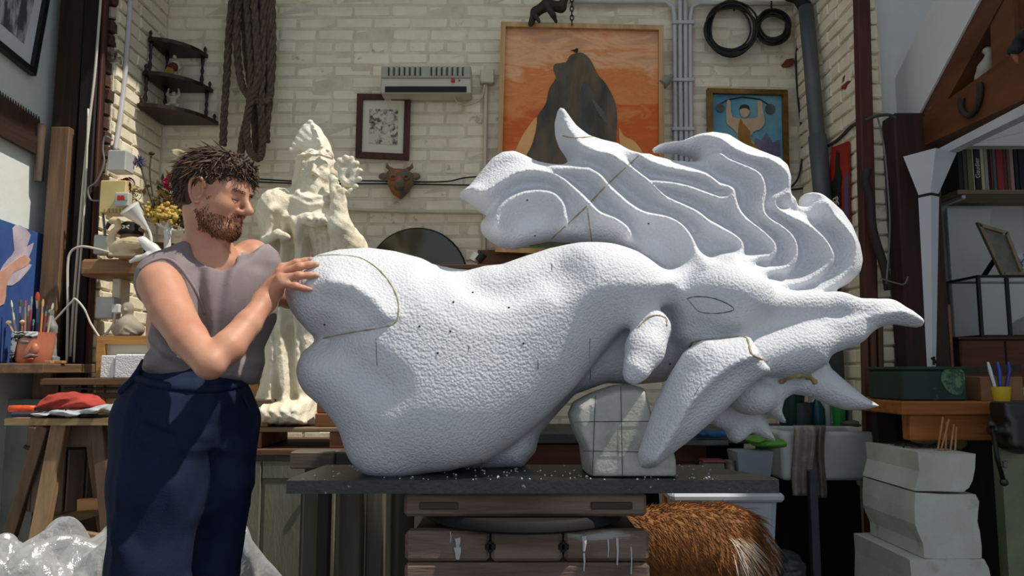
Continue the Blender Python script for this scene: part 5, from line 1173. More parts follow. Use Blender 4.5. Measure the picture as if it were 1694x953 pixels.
# ------------------------------------------------------------------ corner whatnot with figurines
wt = M('dark_mahogany', '2e1a14', '1c0f0b', rough=.4, sc=8)
wn = thing('corner_shelf', 'dark three-tier corner shelf with turned posts', 'shelf', (XL+.12, YB-.12, W(260, 213, 4.3).z))
zt_ = [W(262, 204, 4.35).z, W(270, 150, 4.35).z, W(275, 92, 4.35).z]; rd = [.33, .29, .25]
for z_, r_ in zip(zt_, rd):
    pts = [Vector((XL+.012, YB-.012, z_)), Vector((XL+.012, YB-r_, z_))] + [Vector((XL+.012+r_*math.sin(a)*.98, YB-.012-r_*math.cos(a), z_)) for a in np.linspace(.12, math.pi/2-.12, 7)] + [Vector((XL+.012+r_, YB-.012, z_))]
    mk('tier', MB().prism(pts, (0, 0, .022)), wt, wn)
for i in range(2):
    for ang, rr_ in ((.06, .9), (.5, .25), (math.pi/2-.06, .9)):
        r_ = rd[i+1]*rr_; x_, y_ = XL+.012+r_*math.sin(ang), YB-.012-r_*math.cos(ang); h_ = zt_[i+1]-zt_[i]-.022
        mk('spindle', MB().lathe([(.010, 0), (.012, .02*h_), (.006, .12*h_), (.012, .3*h_), (.006, .45*h_), (.011, .55*h_), (.006, .7*h_), (.012, .9*h_), (.010, h_)], (x_, y_, zt_[i]+.022), 10), wt, wn, smooth=True)
for i in range(3):
    for ang in (.06, math.pi/2-.06):
        r_ = rd[i]*.95; mk('finial', MB().lathe([(.010, 0), (.006, .015), (.011, .028), (.002, .045)], (XL+.012+r_*math.sin(ang), YB-.012-r_*math.cos(ang), zt_[i]+.022), 10), wt, wn, smooth=True)
def figurine(name, u, v0, v1, Y, z0, m, label, pose, extra=None):
    H = W(u, v0, Y).z - z0; x = W(u, (v0+v1)/2, Y).x; g = SD((x-.09, Y-.06, z0-.002), (x+.09, Y+.06, z0+H*1.15), .0032); P = lambda a, b_, c_=0: Vector((x+a*H, Y+c_*H, z0+b_*H))
    if pose == 'lift':
        for s_ in (-1, 1): g.chain([P(.06*s_, .42), P(.20*s_, .30, -.05), P(.14*s_, .06)], [.085*H, .075*H, .05*H], .01); g.chain([P(.12*s_, .62), P(.24*s_, .78), P(.20*s_, 1.0)], [.06*H, .05*H, .045*H], .008)
        g.chain([P(0, .42), P(0, .62)], [.10*H, .13*H], .02); g.ell(P(.02, .82), .085*H, .006)
    else:
        g.chain([P(0, 0), P(0, .35), P(0, .62)], [.13*H, .12*H, .13*H], .02); g.ell(P(0, .88), (.075*H, .08*H, .10*H), .008)
        for s_ in (-1, 1): g.chain([P(.13*s_, .66), P(.22*s_, .45), P(.08*s_, .32, -.12)], [.055*H, .05*H, .045*H], .008)
    return mk(name, g.mb(1), m, smooth=True, label=label, cat='figurine')
figurine('lifting_figurine', 286, 148, 192, 4.24, zt_[0]+.022, M('bone_glaze', 'b9b49a', '98937a', rough=.4, sc=12), 'pale squatting figurine lifting its arms on the lowest corner tier', 'lift')
fg = figurine('seated_figurine', 288, 90, 134, 4.24, zt_[1]+.022, M('bone_glaze', 'b9b49a'), 'red-waistcoated figurine holding a gold disc on the middle corner tier', 'stand')
fx_ = W(288, 115, 4.24)
mk('waistcoat', MB().ball((fx_.x, 4.225, fx_.z+.005), (.030, .024, .032), 12, 8), M('dark_red_cloth', '5a2018', rough=.8), fg, smooth=True)
mk('gold_disc', MB().lathe([(.002, 0), (.026, .002), (.024, .010), (.002, .012)], (fx_.x, 4.19, fx_.z-.035), 18, Matrix.Rotation(math.pi/2, 3, 'X')), M('gilt_metal', 'b9a050', rough=.3, metal=.8), fg, smooth=40)
# ------------------------------------------------------------------ rope hank
ropem = M('grey_brown_rope', '6b5a4a', '4a3d32', rough=.9, sc=40, bump=.5, bsc=200)
rp = thing('rope_hank', 'thick twisted rope hanging in a hank behind the bearded person', 'rope', W(420, 262, 4.3))
def rope(pts, r, Y0, label=None):
    P = [Vector(p) for p in cr([W(u, v, Y0+dy) for u, v, dy in pts], 14)]; mb = MB()
    for s_ in range(3):
        Q = []
        for i, p in enumerate(P):
            t_ = (P[min(i+1, len(P)-1)]-P[max(i-1, 0)]).normalized(); x = t_.cross(Vector((0, 1, 0))).normalized(); y = t_.cross(x); a = i*.55 + s_*2.094
            Q.append(p + (x*math.cos(a)+y*math.sin(a))*r*.52)
        mb.tube(Q, r*.58, 6)
    mk('rope_strand', mb, ropem, rp, smooth=True)
for pts in ([(385,-10,0),(379,60,0),(375,130,0),(371,190,0),(369,240,0)], [(396,-10,-.05),(392,60,-.05),(396,120,-.05),(405,150,-.06),(420,165,-.08),(440,168,-.08),(447,150,-.06),(446,80,-.05),(444,-10,-.05)],
            [(408,-10,-.08),(412,60,-.09),(416,130,-.09),(410,190,-.08),(402,225,-.08),(398,258,-.08)], [(420,-10,-.10),(424,60,-.11),(426,130,-.11),(412,180,-.10),(408,220,-.10),(414,250,-.10),(428,262,-.10),(434,240,-.09),(432,180,-.08),(434,100,-.08),(436,-10,-.08)],
            [(430,-10,-.02),(433,90,-.02),(440,180,-.02),(441,235,-.02)], [(403,-10,.0),(408,90,0),(420,180,.0),(424,262,0)], [(450,-10,-.04),(451,60,-.04),(450,120,-.04),(442,200,-.04),(430,255,-.04)]):
    rope(pts, .021, 4.30)
# ------------------------------------------------------------------ right side: gutter, hopper, recess
wg = M('white_gutter_plastic', 'c9ccd2', 'bfc2c9', rough=.35, sc=3)
gu = thing('rain_gutter', 'white gutter rail running under the oak tie beam', 'gutter', WX(1600, 240, XT))
mk('rail', MB().prism([WX(u, v, XT-.005) for u, v in ((1545,250),(1694,172),(2150,-66),(2150,-38),(1694,190),(1566,252))], (.05, 0, 0)), wg, gu)
mk('wire', MB().tube([WX(1570, 248, XT+.02), WX(1694, 218, XT+.3)], .002, 5), wg, gu)
ho = thing('hopper_downpipe', 'white hopper and tapering downpipe in front of the bookcase', 'downpipe', W(1540, 612, 3.30))
HYY = 3.30
h_t, h_b = W(1538, 256, HYY), W(1536, 322, HYY)
def sq(c, w, d, r): return [c + Vector((w*x*math.cos(r)-d*y*math.sin(r), w*x*math.sin(r)+d*y*math.cos(r), 0)) for x, y in ((-1, -1), (1, -1), (1, 1), (-1, 1))]
def frust(c0, w0, c1, w1, r=.5):
    a, b_ = sq(c0, w0, w0, r), sq(c1, w1, w1, r); return MB().add(a+b_, [(0, 1, 2, 3), (4, 5, 6, 7), (0, 1, 5, 4), (1, 2, 6, 5), (2, 3, 7, 6), (3, 0, 4, 7)])
mk('hopper', frust(h_b, .028, h_t, .076), wg, ho)
mk('collar', frust(h_b-Vector((0, 0, .012)), .031, h_b, .031), blk_m, ho)
mk('downpipe', frust(W(1541, 612, HYY), .012, h_b-Vector((0, 0, .012)), .0295), wg, ho)
mk('tap', MB().tube([W(1541, 592, HYY-.03), W(1549, 600, HYY-.03)], .005, 6).tube([W(1545, 590, HYY-.03), W(1545, 604, HYY-.03)], .005, 6), M('black_iron', '171615'), ho)
# horseshoe, white ornament and dark bird on the truss
hsx = XT-.012
hh_ = thing('horseshoe', 'rusty horseshoe hanging on the oak tie beam', 'horseshoe', WX(1603, 195, hsx))
mk('shoe', MB().tube([Vector(p) for p in cr([WX(u, v, hsx) for u, v in ((1591,162),(1590,178),(1598,190),(1608,188),(1618,172),(1622,150),(1620,138))], 5)], [.013]*31, 6), M('rusty_iron', '3a302a'), hh_, smooth=True)
ob = SD(np.array(WX(1628, 136, XT+.05))-np.array([.06, .07, 0.0]), np.array(WX(1634, 80, XT+.05))+np.array([.06, .07, .02]), .004)
o0 = lambda u, v: WX(u, v, XT+.05)
ob.chain([o0(1628, 128), o0(1632, 112), o0(1637, 96), o0(1637, 88)], [.036, .032, .018, .016], .012); ob.ell(o0(1634, 84), (.02, .022, .016), .006); ob.cone(o0(1628, 122), o0(1619, 130), .024, .012, .01)
mk('animal_ornament', ob.mb(1), M('dull_white_glaze', 'a9a698', '918e80', rough=.5, sc=10), smooth=True, label='small white seated animal ornament on the tie beam', cat='ornament')
bd = SD(np.array(WX(1700, 106, XT-.06))-np.array([.05, .16, .02]), np.array(WX(1690, 44, XT-.06))+np.array([.05, .14, .03]), .004)
b0 = lambda u, v: WX(u, v, XT-.06)
bd.chain([b0(1674, 84), b0(1682, 80), b0(1685, 68), b0(1692, 58), b0(1706, 52), b0(1724, 60)], [.018, .020, .016, .018, .022, .03], .012)
bdo = mk('bird_head', bd.mb(1), M('charcoal_feathered', '2b2c2e', '1d1e20', rough=.8, sc=20), smooth=True, label='dark carved bird head curving down at the top right', cat='ornament')
mk('bill', MB().tube([b0(1678, 88), b0(1682, 98), b0(1684, 106)], [.014, .010, .003], 8), M('pinkish_bill', '8a5a44'), bdo, smooth=True)
# bookcase shelf with books
zsh = W(1640, 314, 3.86).z
bs = thing('book_shelf', 'plain wooden wall shelf carrying the row of books', 'shelf', (2.8, 4.0, zsh-.03))
mk('board', MB().box((2.83, 4.0, zsh-.012), (1.02, .29, .024), .003), wood('beige_board', '8d7a62', '74634e', 'x'), bs)
mk('bracket', MB().box((2.36, 4.0, zsh-.035), (.02, .26, .02), .002).box((2.36, 4.14, zsh-.15), (.02, .02, .24), .002), gwm, bs)
bk = [(1582,1590,236,'1a1a1a'),(1590,1597,233,'4a4630'),(1597,1606,232,'6b6a48'),(1606,1609,236,'b5ac94'),(1609,1619,229,'15161a'),(1619,1625,228,'bdb49c'),(1625,1632,233,'9a948a'),(1632,1635,232,'2c2624'),(1635,1639,226,'5a3c34'),(1639,1645,230,'4a5c60'),(1645,1657,229,'8f2a30'),(1657,1663,236,'5a3424'),(1663,1668,236,'6a4a3c'),(1668,1675,243,'a08478'),(1675,1682,237,'1a1a20'),(1682,1694,233,'161a24'),(1694,1704,232,'3a3a44')]
bl_ = ['narrow black book at the left end of the row','dark olive book second in the row','olive-green book near the left end','thin cream book before the lettered black one','black book with white lettering on its spine','cream book right of the lettered black one','grey book in the middle of the row','thin dark book beside the grey one','tall thin brown book in the middle','teal-grey book beside the red one','thick dark red book on the shelf','rust-brown book right of the red one','thin brown book right of centre','short pinkish book on the shelf','black book right of the pinkish one','navy-black book near the frame edge','grey-blue book at the right end of the row']
for i, ((a, b_, v, c_), lb) in enumerate(zip(bk, bl_)):
    p, q_ = W(a+.4, v, 3.87), W(b_-.4, v, 3.87)
    t_ = thing('book', lb, 'book', ((p.x+q_.x)/2, 3.96, zsh), 'books on the wall shelf')
    mk('cover', MB().box(((p.x+q_.x)/2, 3.955, (p.z+zsh)/2), (q_.x-p.x, .17, p.z-zsh), .002), M('book_'+c_, c_, rough=.6), t_)
    mk('pages', MB().box(((p.x+q_.x)/2, 3.96, (p.z+zsh)/2+.002), ((q_.x-p.x)*.7, .165, p.z-zsh-.001)), M('book_pages', 'b9b09a', rough=.9), t_)
    if i == 4: text('spine_lettering', 'Gaudier', ((p.x+q_.x)/2+.008, 3.868, (p.z+zsh)/2-.02), .034, (math.pi/2, -math.pi/2, 0), M('white_print', 'd8d4cc'), t_)
# recess furniture
mk('pale_board', MB().prism([W(1567,344,4.08), W(1640,346,4.1), W(1622,562,4.1), W(1581,562,4.08)], (0, .015, 0)), whitepaint, label='pale board leaning in the recess below the bookshelf', cat='board')
zk = W(1640, 562, 3.55).z
cbm = wood('red_brown_chest_wood', '5f3a26', '43271a', 'x')
ck = thing('wooden_chest', 'red-brown wooden chest under the glass case', 'chest', (2.35, 3.7, W(1640, 640, 3.55).z))
xl_, xr_ = W(1589, 590, 3.55).x, W(1760, 590, 3.55).x; zk2 = W(1640, 640, 3.55).z
mk('chest_body', MB().box(((xl_+xr_)/2, 3.72, (zk+zk2)/2), (xr_-xl_, .34, zk-zk2), .006), cbm, ck)
mk('chest_lid', MB().box(((xl_+xr_)/2, 3.72, zk+.006), (xr_-xl_+.02, .36, .012), .003), cbm, ck)
mk('chest_stile', MB().box((W(1664, 590, 3.55).x, 3.547, (zk+zk2)/2), (.006, .006, zk-zk2-.01)), blk_m, ck)
gc = thing('glass_case', 'black-framed glass case on the red-brown chest', 'display case', (2.4, 3.7, zk+.012))
gx0, gx1, gy0, gy1, gz0, gz1 = W(1612, 500, 3.62).x, W(1612, 500, 3.62).x+.50, 3.58, 3.84, zk+.012, W(1640, 456, 3.6).z
iron2 = M('black_metal_frame', '1b1a19', rough=.5)
for x_, y_ in ((gx0, gy0), (gx0, gy1), (gx1, gy0), (gx1, gy1), (gx0+.135, gy0)): mk('upright', MB().box((x_, y_, (gz0+gz1)/2), (.016, .016, gz1-gz0), .002), iron2, gc)
for z_ in (gz0+.006, gz1-.006):
    for y_ in (gy0, gy1): mk('rail', MB().box(((gx0+gx1)/2, y_, z_), (gx1-gx0, .014, .012), .002), iron2, gc)
    for x_ in (gx0, gx1): mk('rail', MB().box((x_, (gy0+gy1)/2, z_), (.014, gy1-gy0, .012), .002), iron2, gc)
glass = M('clear_glass', 'e8eeee', rough=.03, alpha=.13, spec=.6)
mk('pane', MB().box(((gx0+gx1)/2, gy0+.004, (gz0+gz1)/2), (gx1-gx0, .003, gz1-gz0-.02)), glass, gc)
mk('pane', MB().box((gx0+.004, (gy0+gy1)/2, (gz0+gz1)/2), (.003, gy1-gy0, gz1-gz0-.02)), glass, gc)
mdl = SD((gx0+.20, gy0+.03, gz0), (gx1-.01, gy1-.03, gz0+.20), .006); mdl.ell((gx0+.34, 3.71, gz0+.05), (.11, .07, .06), .02); mdl.ell((gx0+.36, 3.70, gz0+.12), (.05, .05, .05), .03); mdl.cone((gx0+.30, 3.68, gz0+.03), (gx0+.25, 3.66, gz0+.03), .03, .02, .02)
mk('specimen', mdl.mb(1), M('brown_specimen', '6b5644', '4c4038', rough=.8, sc=14), smooth=True, label='brown lumpy specimen inside the glass case', cat='specimen')
rt, P, n, c = framed('tilted_frame', [(1613,369),(1664,384),(1692,456),(1655,458)], 3.66, .016, .02, wood('beige_frame', '9a8a6e', '7a6c54', 'z'), 'small beige frame tilted on top of the glass case', inner=M('grey_green_sheet', '5f6258', '7a7a6c', rough=.5, sc=12))
mk('strut', MB().bar(W(1645, 430, 3.72), W(1628, 456, 3.78), .02, .012), blk_m, rt)
pltc = W(1696, 428, 3.70)
pt = thing('china_plate', 'blue and white china plate beside the tilted frame', 'plate', (pltc.x, 3.7, gz1))
mk('plate', MB().lathe([(.002, .012), (.04, .012), (.062, .0), (.066, .004), (.042, .016), (.002, .018)], (pltc.x, 3.70, gz1+.062), 30, Matrix.Rotation(math.pi/2-.15, 3, 'X')), M('blue_white_china', 'c4c8d0', '34508c', rough=.2, sc=26, ramp=(.5, .56)), pt, smooth=50)
mk('cardboard_tube', MB().lathe([(.0265, 0), (.0265, .30), (.023, .30), (.023, .01)], W(1568, 612, 3.5), 20), M('brown_card', '8a6446', '75523a', rough=.85, sc=8), smooth=40, label='brown cardboard tube standing beside the downpipe', cat='tube')
# ------------------------------------------------------------------ right workbench
ob_m = wood('orange_pine_beam', 'a8662c', '7d4719', 'x'); YR = 2.92
zr = W(1560, 664, YR).z
wbn = thing('workbench', 'heavy orange pine workbench at the right', 'workbench', (2.1, 3.2, 0))
ra, rb = W(1494, 700, YR).x, 2.75
mk('bench_top', MB().box(((ra+rb)/2, YR+.33, zr-.026), (rb-ra, .66, .052), .005), ob_m, wbn)
mk('apron', MB().box(((ra+.03+rb)/2, YR+.05, (zr-.052+W(1560, 730, YR).z)/2), (rb-ra-.04, .06, zr-.052-W(1560, 730, YR).z), .004), ob_m, wbn)
for x_ in (ra+.16, 2.6): mk('leg', MB().box((x_, YR+.50, (zr-.06)/2), (.09, .09, zr-.06), .005), trm, wbn)
mk('back_board', MB().box(((ra+rb)/2+.1, YR+.58, (zr-.06)/2), (rb-ra-.3, .03, zr-.1), .003), trm, wbn)
gch = thing('green_chest', 'dark green painted tool chest on the orange bench', 'chest', (W(1545, 660, YR+.05).x, 3.05, zr))
ga, gb = W(1492, 640, YR+.04).x, W(1600, 640, YR+.04).x; zg = W(1545, 607, YR+.04).z
mk('chest_body', MB().box(((ga+gb)/2, YR+.18, zr+(zg-zr)*.46), (gb-ga, .28, (zg-zr)*.92), .006), M('dark_green_paint', '16332b', '10261f', rough=.55, sc=6, c3='3f5f4c', sc3=12, r3=(.66, .72)), gch)
mk('chest_lid', MB().box(((ga+gb)/2, YR+.18, zg-(zg-zr)*.04), (gb-ga+.008, .29, (zg-zr)*.10), .004), M('dark_green_lid', '1f3a30', '15281f', rough=.55, sc=9), gch)
mk('chest_stain', MB().prism([W(u, v, YR+.037) for u, v in cr([(1562,612),(1590,610),(1597,630),(1590,652),(1572,650),(1558,632)], 3, True)], (0, .004, 0)), M('lichen_green_stain', '5a7a58', '2c4a3a', rough=.7, sc=30, ramp=(.45, .55)), gch)
mk('cardboard_box', MB().box((W(1642, 640, YR+.1).x, YR+.12, zr+.047), (.165, .16, .094), .003), M('brown_card', '8a6446'), label='brown cardboard box beside the green chest', cat='box')
mk('timber_strip', MB().bar(Vector((W(1605, 612, 3.05).x, 3.14, zr+.118)), Vector((W(1700, 612, 3.05).x, 3.10, zr+.126)), .03, .04), trm, label='dark timber strip lying behind the cardboard box', cat='timber')
yc_ = thing('pen_cup', 'yellow cup at the right edge of the bench', 'cup', (W(1690, 660, 2.80).x, 2.84, zr))
yx = W(1690, 655, 2.84).x
mk('cup', MB().lathe([(.030, 0), (.036, .05), (.036, .055), (.033, .055), (.028, .004), (.002, .004)], (yx, 2.96, zr), 20), M('yellow_plastic', 'c9a81e', rough=.4), yc_, smooth=50)
for i, (du, c_, nm) in enumerate(((-.014, 'd4d8de', 'white and blue brush-like pen in the yellow cup'), (.0, '2f4fa8', 'blue pen leaning in the yellow cup'), (.016, '3a3a90', 'violet-blue pen in the yellow cup'))):
    mk('pen', MB().tube([(yx+du, 2.96, zr+.02), (yx+du*2-.014+.008*i, 2.95, zr+.12), (yx+du*2-.02+.01*i, 2.95, zr+.15)], [.005, .007, .004], 8), M('pen_'+c_, c_, rough=.35), smooth=40, label=nm, cat='pen')
# vice
vi = thing('bench_vice', 'black cast-iron bench vice at the right edge', 'vice', W(1670, 745, 2.80))
vs = SD(np.array(W(1625, 752, 2.80))-np.array([.0, .10, 0]), np.array(W(1740, 655, 2.80))+np.array([.02, .14, .01]), .006)
v0 = lambda u, v, Y=2.80: W(u, v, Y)
vs.cube(v0(1690, 678), (.09, .05, .03), .01, .01); vs.cube(v0(1680, 715), (.055, .06, .06), .02, .02); vs.ell(v0(1685, 735), (.05, .05, .035), .02); vs.cone(v0(1640, 712, 2.76), v0(1680, 712, 2.78), .018, .022, .01); vs.ell(v0(1640, 710, 2.74), (.022, .025, .022), .008)
mk('vice_body', vs.mb(1), M('black_cast_iron', '1a1b1c', '101112', rough=.4, sc=10, spec=.6), vi, smooth=True)
mk('vice_handle', MB().tube([v0(1641, 700, 2.73), v0(1650, 760, 2.73), v0(1661, 798, 2.73)], .008, 10), M('dark_steel', '2c2a2a', rough=.35, metal=.8), vi, smooth=True)
mk('handle_knob', MB().ball(v0(1661, 798, 2.73), .014, 12, 8), M('black_cast_iron', '1a1b1c'), vi, smooth=True); mk('handle_knob', MB().ball(v0(1640, 702, 2.73), .013, 12, 8), M('black_cast_iron', '1a1b1c'), vi, smooth=True)
gcu = thing('green_cupboard', 'pale green cupboard end below the vice', 'cupboard', (1.98, 2.85, 0))
gz_ = W(1680, 738, 2.84).z
mk('side_panel', MB().prism([(W(1656, 750, 2.84).x, 2.84, gz_), (2.4, 2.84, gz_), (2.4, 2.84, 0), (W(1668, 953, 2.84).x, 2.84, 0)], (0, .05, 0)), M('pale_green_paint', '7d8468', '6a7158', rough=.6, sc=6, bump=.2, bsc=50), gcu)
mk('hasp', MB().box(W(1663, 768, 2.835), (.015, .008, .025), .002), M('worn_steel', '8a8884'), gcu)
# ------------------------------------------------------------------ stacked foam blocks
fbm = M('off_white_foam', 'c9c9c2', 'b5b5ac', rough=.8, sc=5, bump=.25, bsc=140, c3='98968c', sc3=6, r3=(.6, .72))
B1 = [(1518,748),(1560,752),(1614,751),(1613,775),(1609,795),(1603,807),(1594,814),(1513,812),(1516,800),(1521,780)]
B2 = [(1514,815),(1560,818),(1614,818),(1620,830),(1618,846),(1617,863),(1621,880),(1624,905),(1624,924),(1529,924),(1527,900),(1519,882),(1514,868),(1513,845)]
B3 = [(1505,926),(1560,924),(1628,925),(1636,940),(1640,960),(1645,1070),(1500,1070),(1508,960)]
for pl, lb, dp in ((B1, 'topmost white moulded foam block in the stack by the bench', .40), (B2, 'middle white foam block with a waisted profile', .40), (B3, 'lowest foam block of the stack by the bench', .44)):
    pts = [W(u, v, 2.75) for u, v in pl]
    if pl is B3: pts = [Vector((p.x, p.y, max(p.z, 0.0))) if v < 1000 else Vector((p.x, p.y, 0.0)) for p, (u, v) in zip(pts, pl)]
    mk('foam_block', MB().prism(pts, (0, dp, 0)), fbm, label=lb, cat='foam block', group='stacked foam blocks')
ztop1 = W(1560, 751, 2.75).z
tw = M('dark_twig', '2b2522', rough=.9); r9 = np.random.default_rng(4)
for i in range(9):
    x_, y_ = r9.uniform(1.50, 1.66), r9.uniform(2.84, 3.06); a = r9.uniform(0, 3)
    mk('twig', MB().tube([(x_-.05*math.cos(a), y_-.05*math.sin(a), ztop1+.006), (x_, y_, ztop1+.012), (x_+.05*math.cos(a), y_+.05*math.sin(a), ztop1+.006)], [.003, .005, .003], 5), tw, label='dark twig scrap lying on the topmost foam block', cat='twig', group='twig scraps on the foam block')
for i, (u0, v0_, u1) in enumerate(((1551,742,1560), (1556,743,1570), (1564,745,1566), (1572,744,1578), (1580,745,1582))):
    p = W(u0, v0_, 2.86); p.z = ztop1; q_ = W(u1, 690+i*4, 2.88); mk('wood_skewer', MB().tube([p, q_], .0035, 6), lightw, label=['leftmost', 'second', 'middle', 'fourth', 'rightmost'][i] + ' thin wooden skewer stuck in the topmost foam block', cat='stick', group='skewers in the foam block')
sk = SD((W(1498, 725, 3.2).x, 3.02, ztop1-.02), (W(1600, 725, 3.2).x, 3.24, W(1545, 700, 3.15).z), .006); sk.ell(W(1545, 726, 3.12), (.10, .07, .045), .01); sk.ell(W(1575, 730, 3.10), (.05, .06, .04), .03); sk.fn(lambda X, Y, Z: .003*np.sin(X*90)*np.sin(Z*110))
mk('sack', sk.mb(1), M('beige_sacking', '8a7a60', '6f614a', rough=.9, sc=20, bump=.4, bsc=150), smooth=True, label='crumpled beige sack behind the foam blocks', cat='sack')
# ------------------------------------------------------------------ sink corner
YK = 3.42
k0, k1 = W(1291, 714, YK), W(1478, 796, YK)
sk2 = SD((k0.x-.02, YK-.02, k1.z-.02), (k1.x+.02, YK+.42, k0.z+.02), .007)
sk2.cube(((k0.x+k1.x)/2, YK+.19, (k0.z+k1.z)/2), ((k1.x-k0.x)/2, .19, (k0.z-k1.z)/2), .022, .004); sk2.cube(((k0.x+k1.x)/2, YK+.19, (k0.z+k1.z)/2+.04), ((k1.x-k0.x)/2-.035, .155, (k0.z-k1.z)/2), .02, .006, op='s')
mk('butler_sink', sk2.mb(1), M('worn_white_fireclay', 'c6c8c8', 'b4b6b4', rough=.35, sc=4, c3='8a8478', sc3=9, r3=(.68, .75)), smooth=True, label='white fireclay butler sink with a towel over its edge', cat='sink')
twl = thing('towel', 'grey-brown towel hanging over the sink edge', 'towel', W(1335, 822, YK-.03))
tm = M('grey_brown_terry', 'a89e94', '8c837a', rough=.95, sc=20, bump=.8, bsc=160, bdist=.006)
def tw_fn(u0, u1, vb, ph): return lambda a, b_: (W(u0+(u1-u0)*a+2.5*math.sin(b_*6+ph), 704+(vb-704)*max(0, (b_-.15)/.85), YK-.028-.014*math.sin(a*9+ph)-.008*math.sin(b_*7)) if b_ > .15 else W(u0+(u1-u0)*a, 704, YK-.028+.09*(.15-b_)/.15))
mk('towel_fold', MB().sheet(tw_fn(1313, 1347, 820, 0), 22, 24, (0, .012, 0)), tm, twl, smooth=True); mk('towel_fold', MB().sheet(tw_fn(1344, 1366, 824, 2), 16, 24, (0, .012, 0)), M('dark_terry', '857c73', '6c645c', rough=.95, sc=20, bump=.8, bsc=160), twl, smooth=True)
# ledge behind the sink and what stands on it
zl_ = W(1340, 706, 3.86).z
mk('draining_ledge', MB().box((W(1350, 706, 3.95).x, 3.97, zl_-.018), (.95, .28, .036), .004), wood('grey_dark_ledge', '4a453e', '332f2a', 'x'), label='dark plank ledge behind the sink', cat='ledge')
def lath(name, u, Y, prof, m, label, cat, z=zl_, n=20, **k): return mk(name, MB().lathe(prof, (W(u, 680, Y).x, Y, z), n), m, smooth=50, label=label, cat=cat, **k)
lath('bucket', 1308, 3.92, [(.055, 0), (.075, .19), (.078, .19), (.07, .18), (.05, .01)], M('dark_green_plastic', '12342c', rough=.4), 'dark green bucket under the foam claw', 'bucket')
lath('waste_bin', 1325, 3.90, [(.05, 0), (.06, .12), (.062, .12), (.055, .115), (.045, .01)], M('grey_plastic', '3a3f48', rough=.4), 'grey plastic pot under the foam claw', 'pot')
lath('squeezy_bottle', 1352, 3.90, [(.035, 0), (.038, .03), (.036, .09), (.02, .12), (.010, .135), (.010, .17), (.002, .17)], M('teal_plastic', '0f4a55', rough=.3), 'teal squeezy bottle under the foam claw', 'bottle')
lath('green_cup', 1387, 3.88, [(.030, 0), (.036, .14), (.036, .145), (.032, .14), (.027, .01)], M('bright_green_plastic', '1f8a3c', rough=.35), 'bright green tumbler on the sink ledge', 'cup')
lath('tin_can', 1408, 3.90, [(.036, 0), (.036, .10), (.033, .10), (.033, .01)], M('dull_tin', '7c7c7c', '68686a', rough=.4, metal=.7, sc=8), 'dull tin can right of the green tumbler', 'tin')
lath('tin_can', 1368, 3.93, [(.02, 0), (.02, .14), (.017, .14), (.017, .01)], M('white_plastic', 'd0d0cc'), 'slim white tube left of the green tumbler', 'tube')
for i, (u, h_) in enumerate(((1318, .20), (1328, .18), (1338, .19))): mk('tool_handle', MB().tube([(W(u, 690, 3.90).x, 3.90, zl_+.05), (W(u+4*(i-1), 680, 3.88).x, 3.88, zl_+h_)], [.006, .008], 8), M('pale_handle', 'b0aa9c', rough=.5), smooth=40, label=['left', 'middle', 'right'][i] + ' pale tool handle standing in the grey pot', cat='tool')
mk('flat_stone', MB().ball((W(1415, 698, 3.84).x, 3.84, zl_+.016), (.07, .05, .018), 14, 8), M('grey_stone', '6a6862', '55534e', rough=.9, sc=12), smooth=True, label='flat grey stone on the sink ledge', cat='stone')
mk('brick_offcut', MB().box((W(1455, 706, 3.6).x, 3.62, W(1455, 708, 3.6).z), (.115, .08, .075), .004), wood('brown_offcut', '5a3f2a', '40291a', 'x'), label='brown wood offcut right of the sink ledge', cat='offcut')
wh = thing('water_heater', 'grey cylinder with taps on the wall above the sink', 'heater', W(1405, 690, 4.0))
mk('cylinder', MB().tube([W(1408, 582, 4.05), W(1408, 590, 4.05), W(1408, 690, 4.05)], [.045, .055, .055], 18), M('grey_cylinder', '6c6f74', '5a5d62', rough=.45, sc=4), wh, smooth=50)
mk('tap_pipe', MB().tube(pix([(1372,596),(1385,588),(1396,594),(1402,590)], 3.94), .010, 8).tube(pix([(1372,585),(1374,604)], 3.94), .008, 8), M('worn_steel', '8a8884'), wh, smooth=True)
mk('peg', MB().tube(pix([(1428,632),(1438,628),(1446,622)], 3.55), [.016, .018, .008], 8), M('teal_green_plastic', '14554a', rough=.4), smooth=True, label='teal plastic clip hanging on the right pier', cat='clip')
mk('cable_bundle', MB().tube([Vector(p) for p in cr(pix([(1436,280),(1432,300),(1440,330),(1444,380),(1462,440),(1470,480)], 3.45), 5)], .020, 8), M('dark_hose', '26211e', rough=.7), smooth=True, label='dark hose hanging on the right pier', cat='hose')
mk('wire', MB().tube([Vector(p) for p in cr(pix([(1452,195),(1462,240),(1468,300),(1472,380),(1466,470)], 3.42), 5)], .004, 6), gfx, smooth=True, label='thin grey wire hanging down the dark right post', cat='wire')
cable('wall_cable', [(1432,199),(1450,192),(1470,190),(1482,196)], .008, M('grey_flex', '3f3f3d'), 'grey cable over the top of the dark right post', 3.40)
mk('wire_hook', MB().tube([Vector(p) for p in cr(pix([(1455,460),(1480,468),(1496,470),(1502,458)], 3.40), 5)], .0035, 6), gfx, smooth=True, label='thin wire hook on the dark right post', cat='wire')
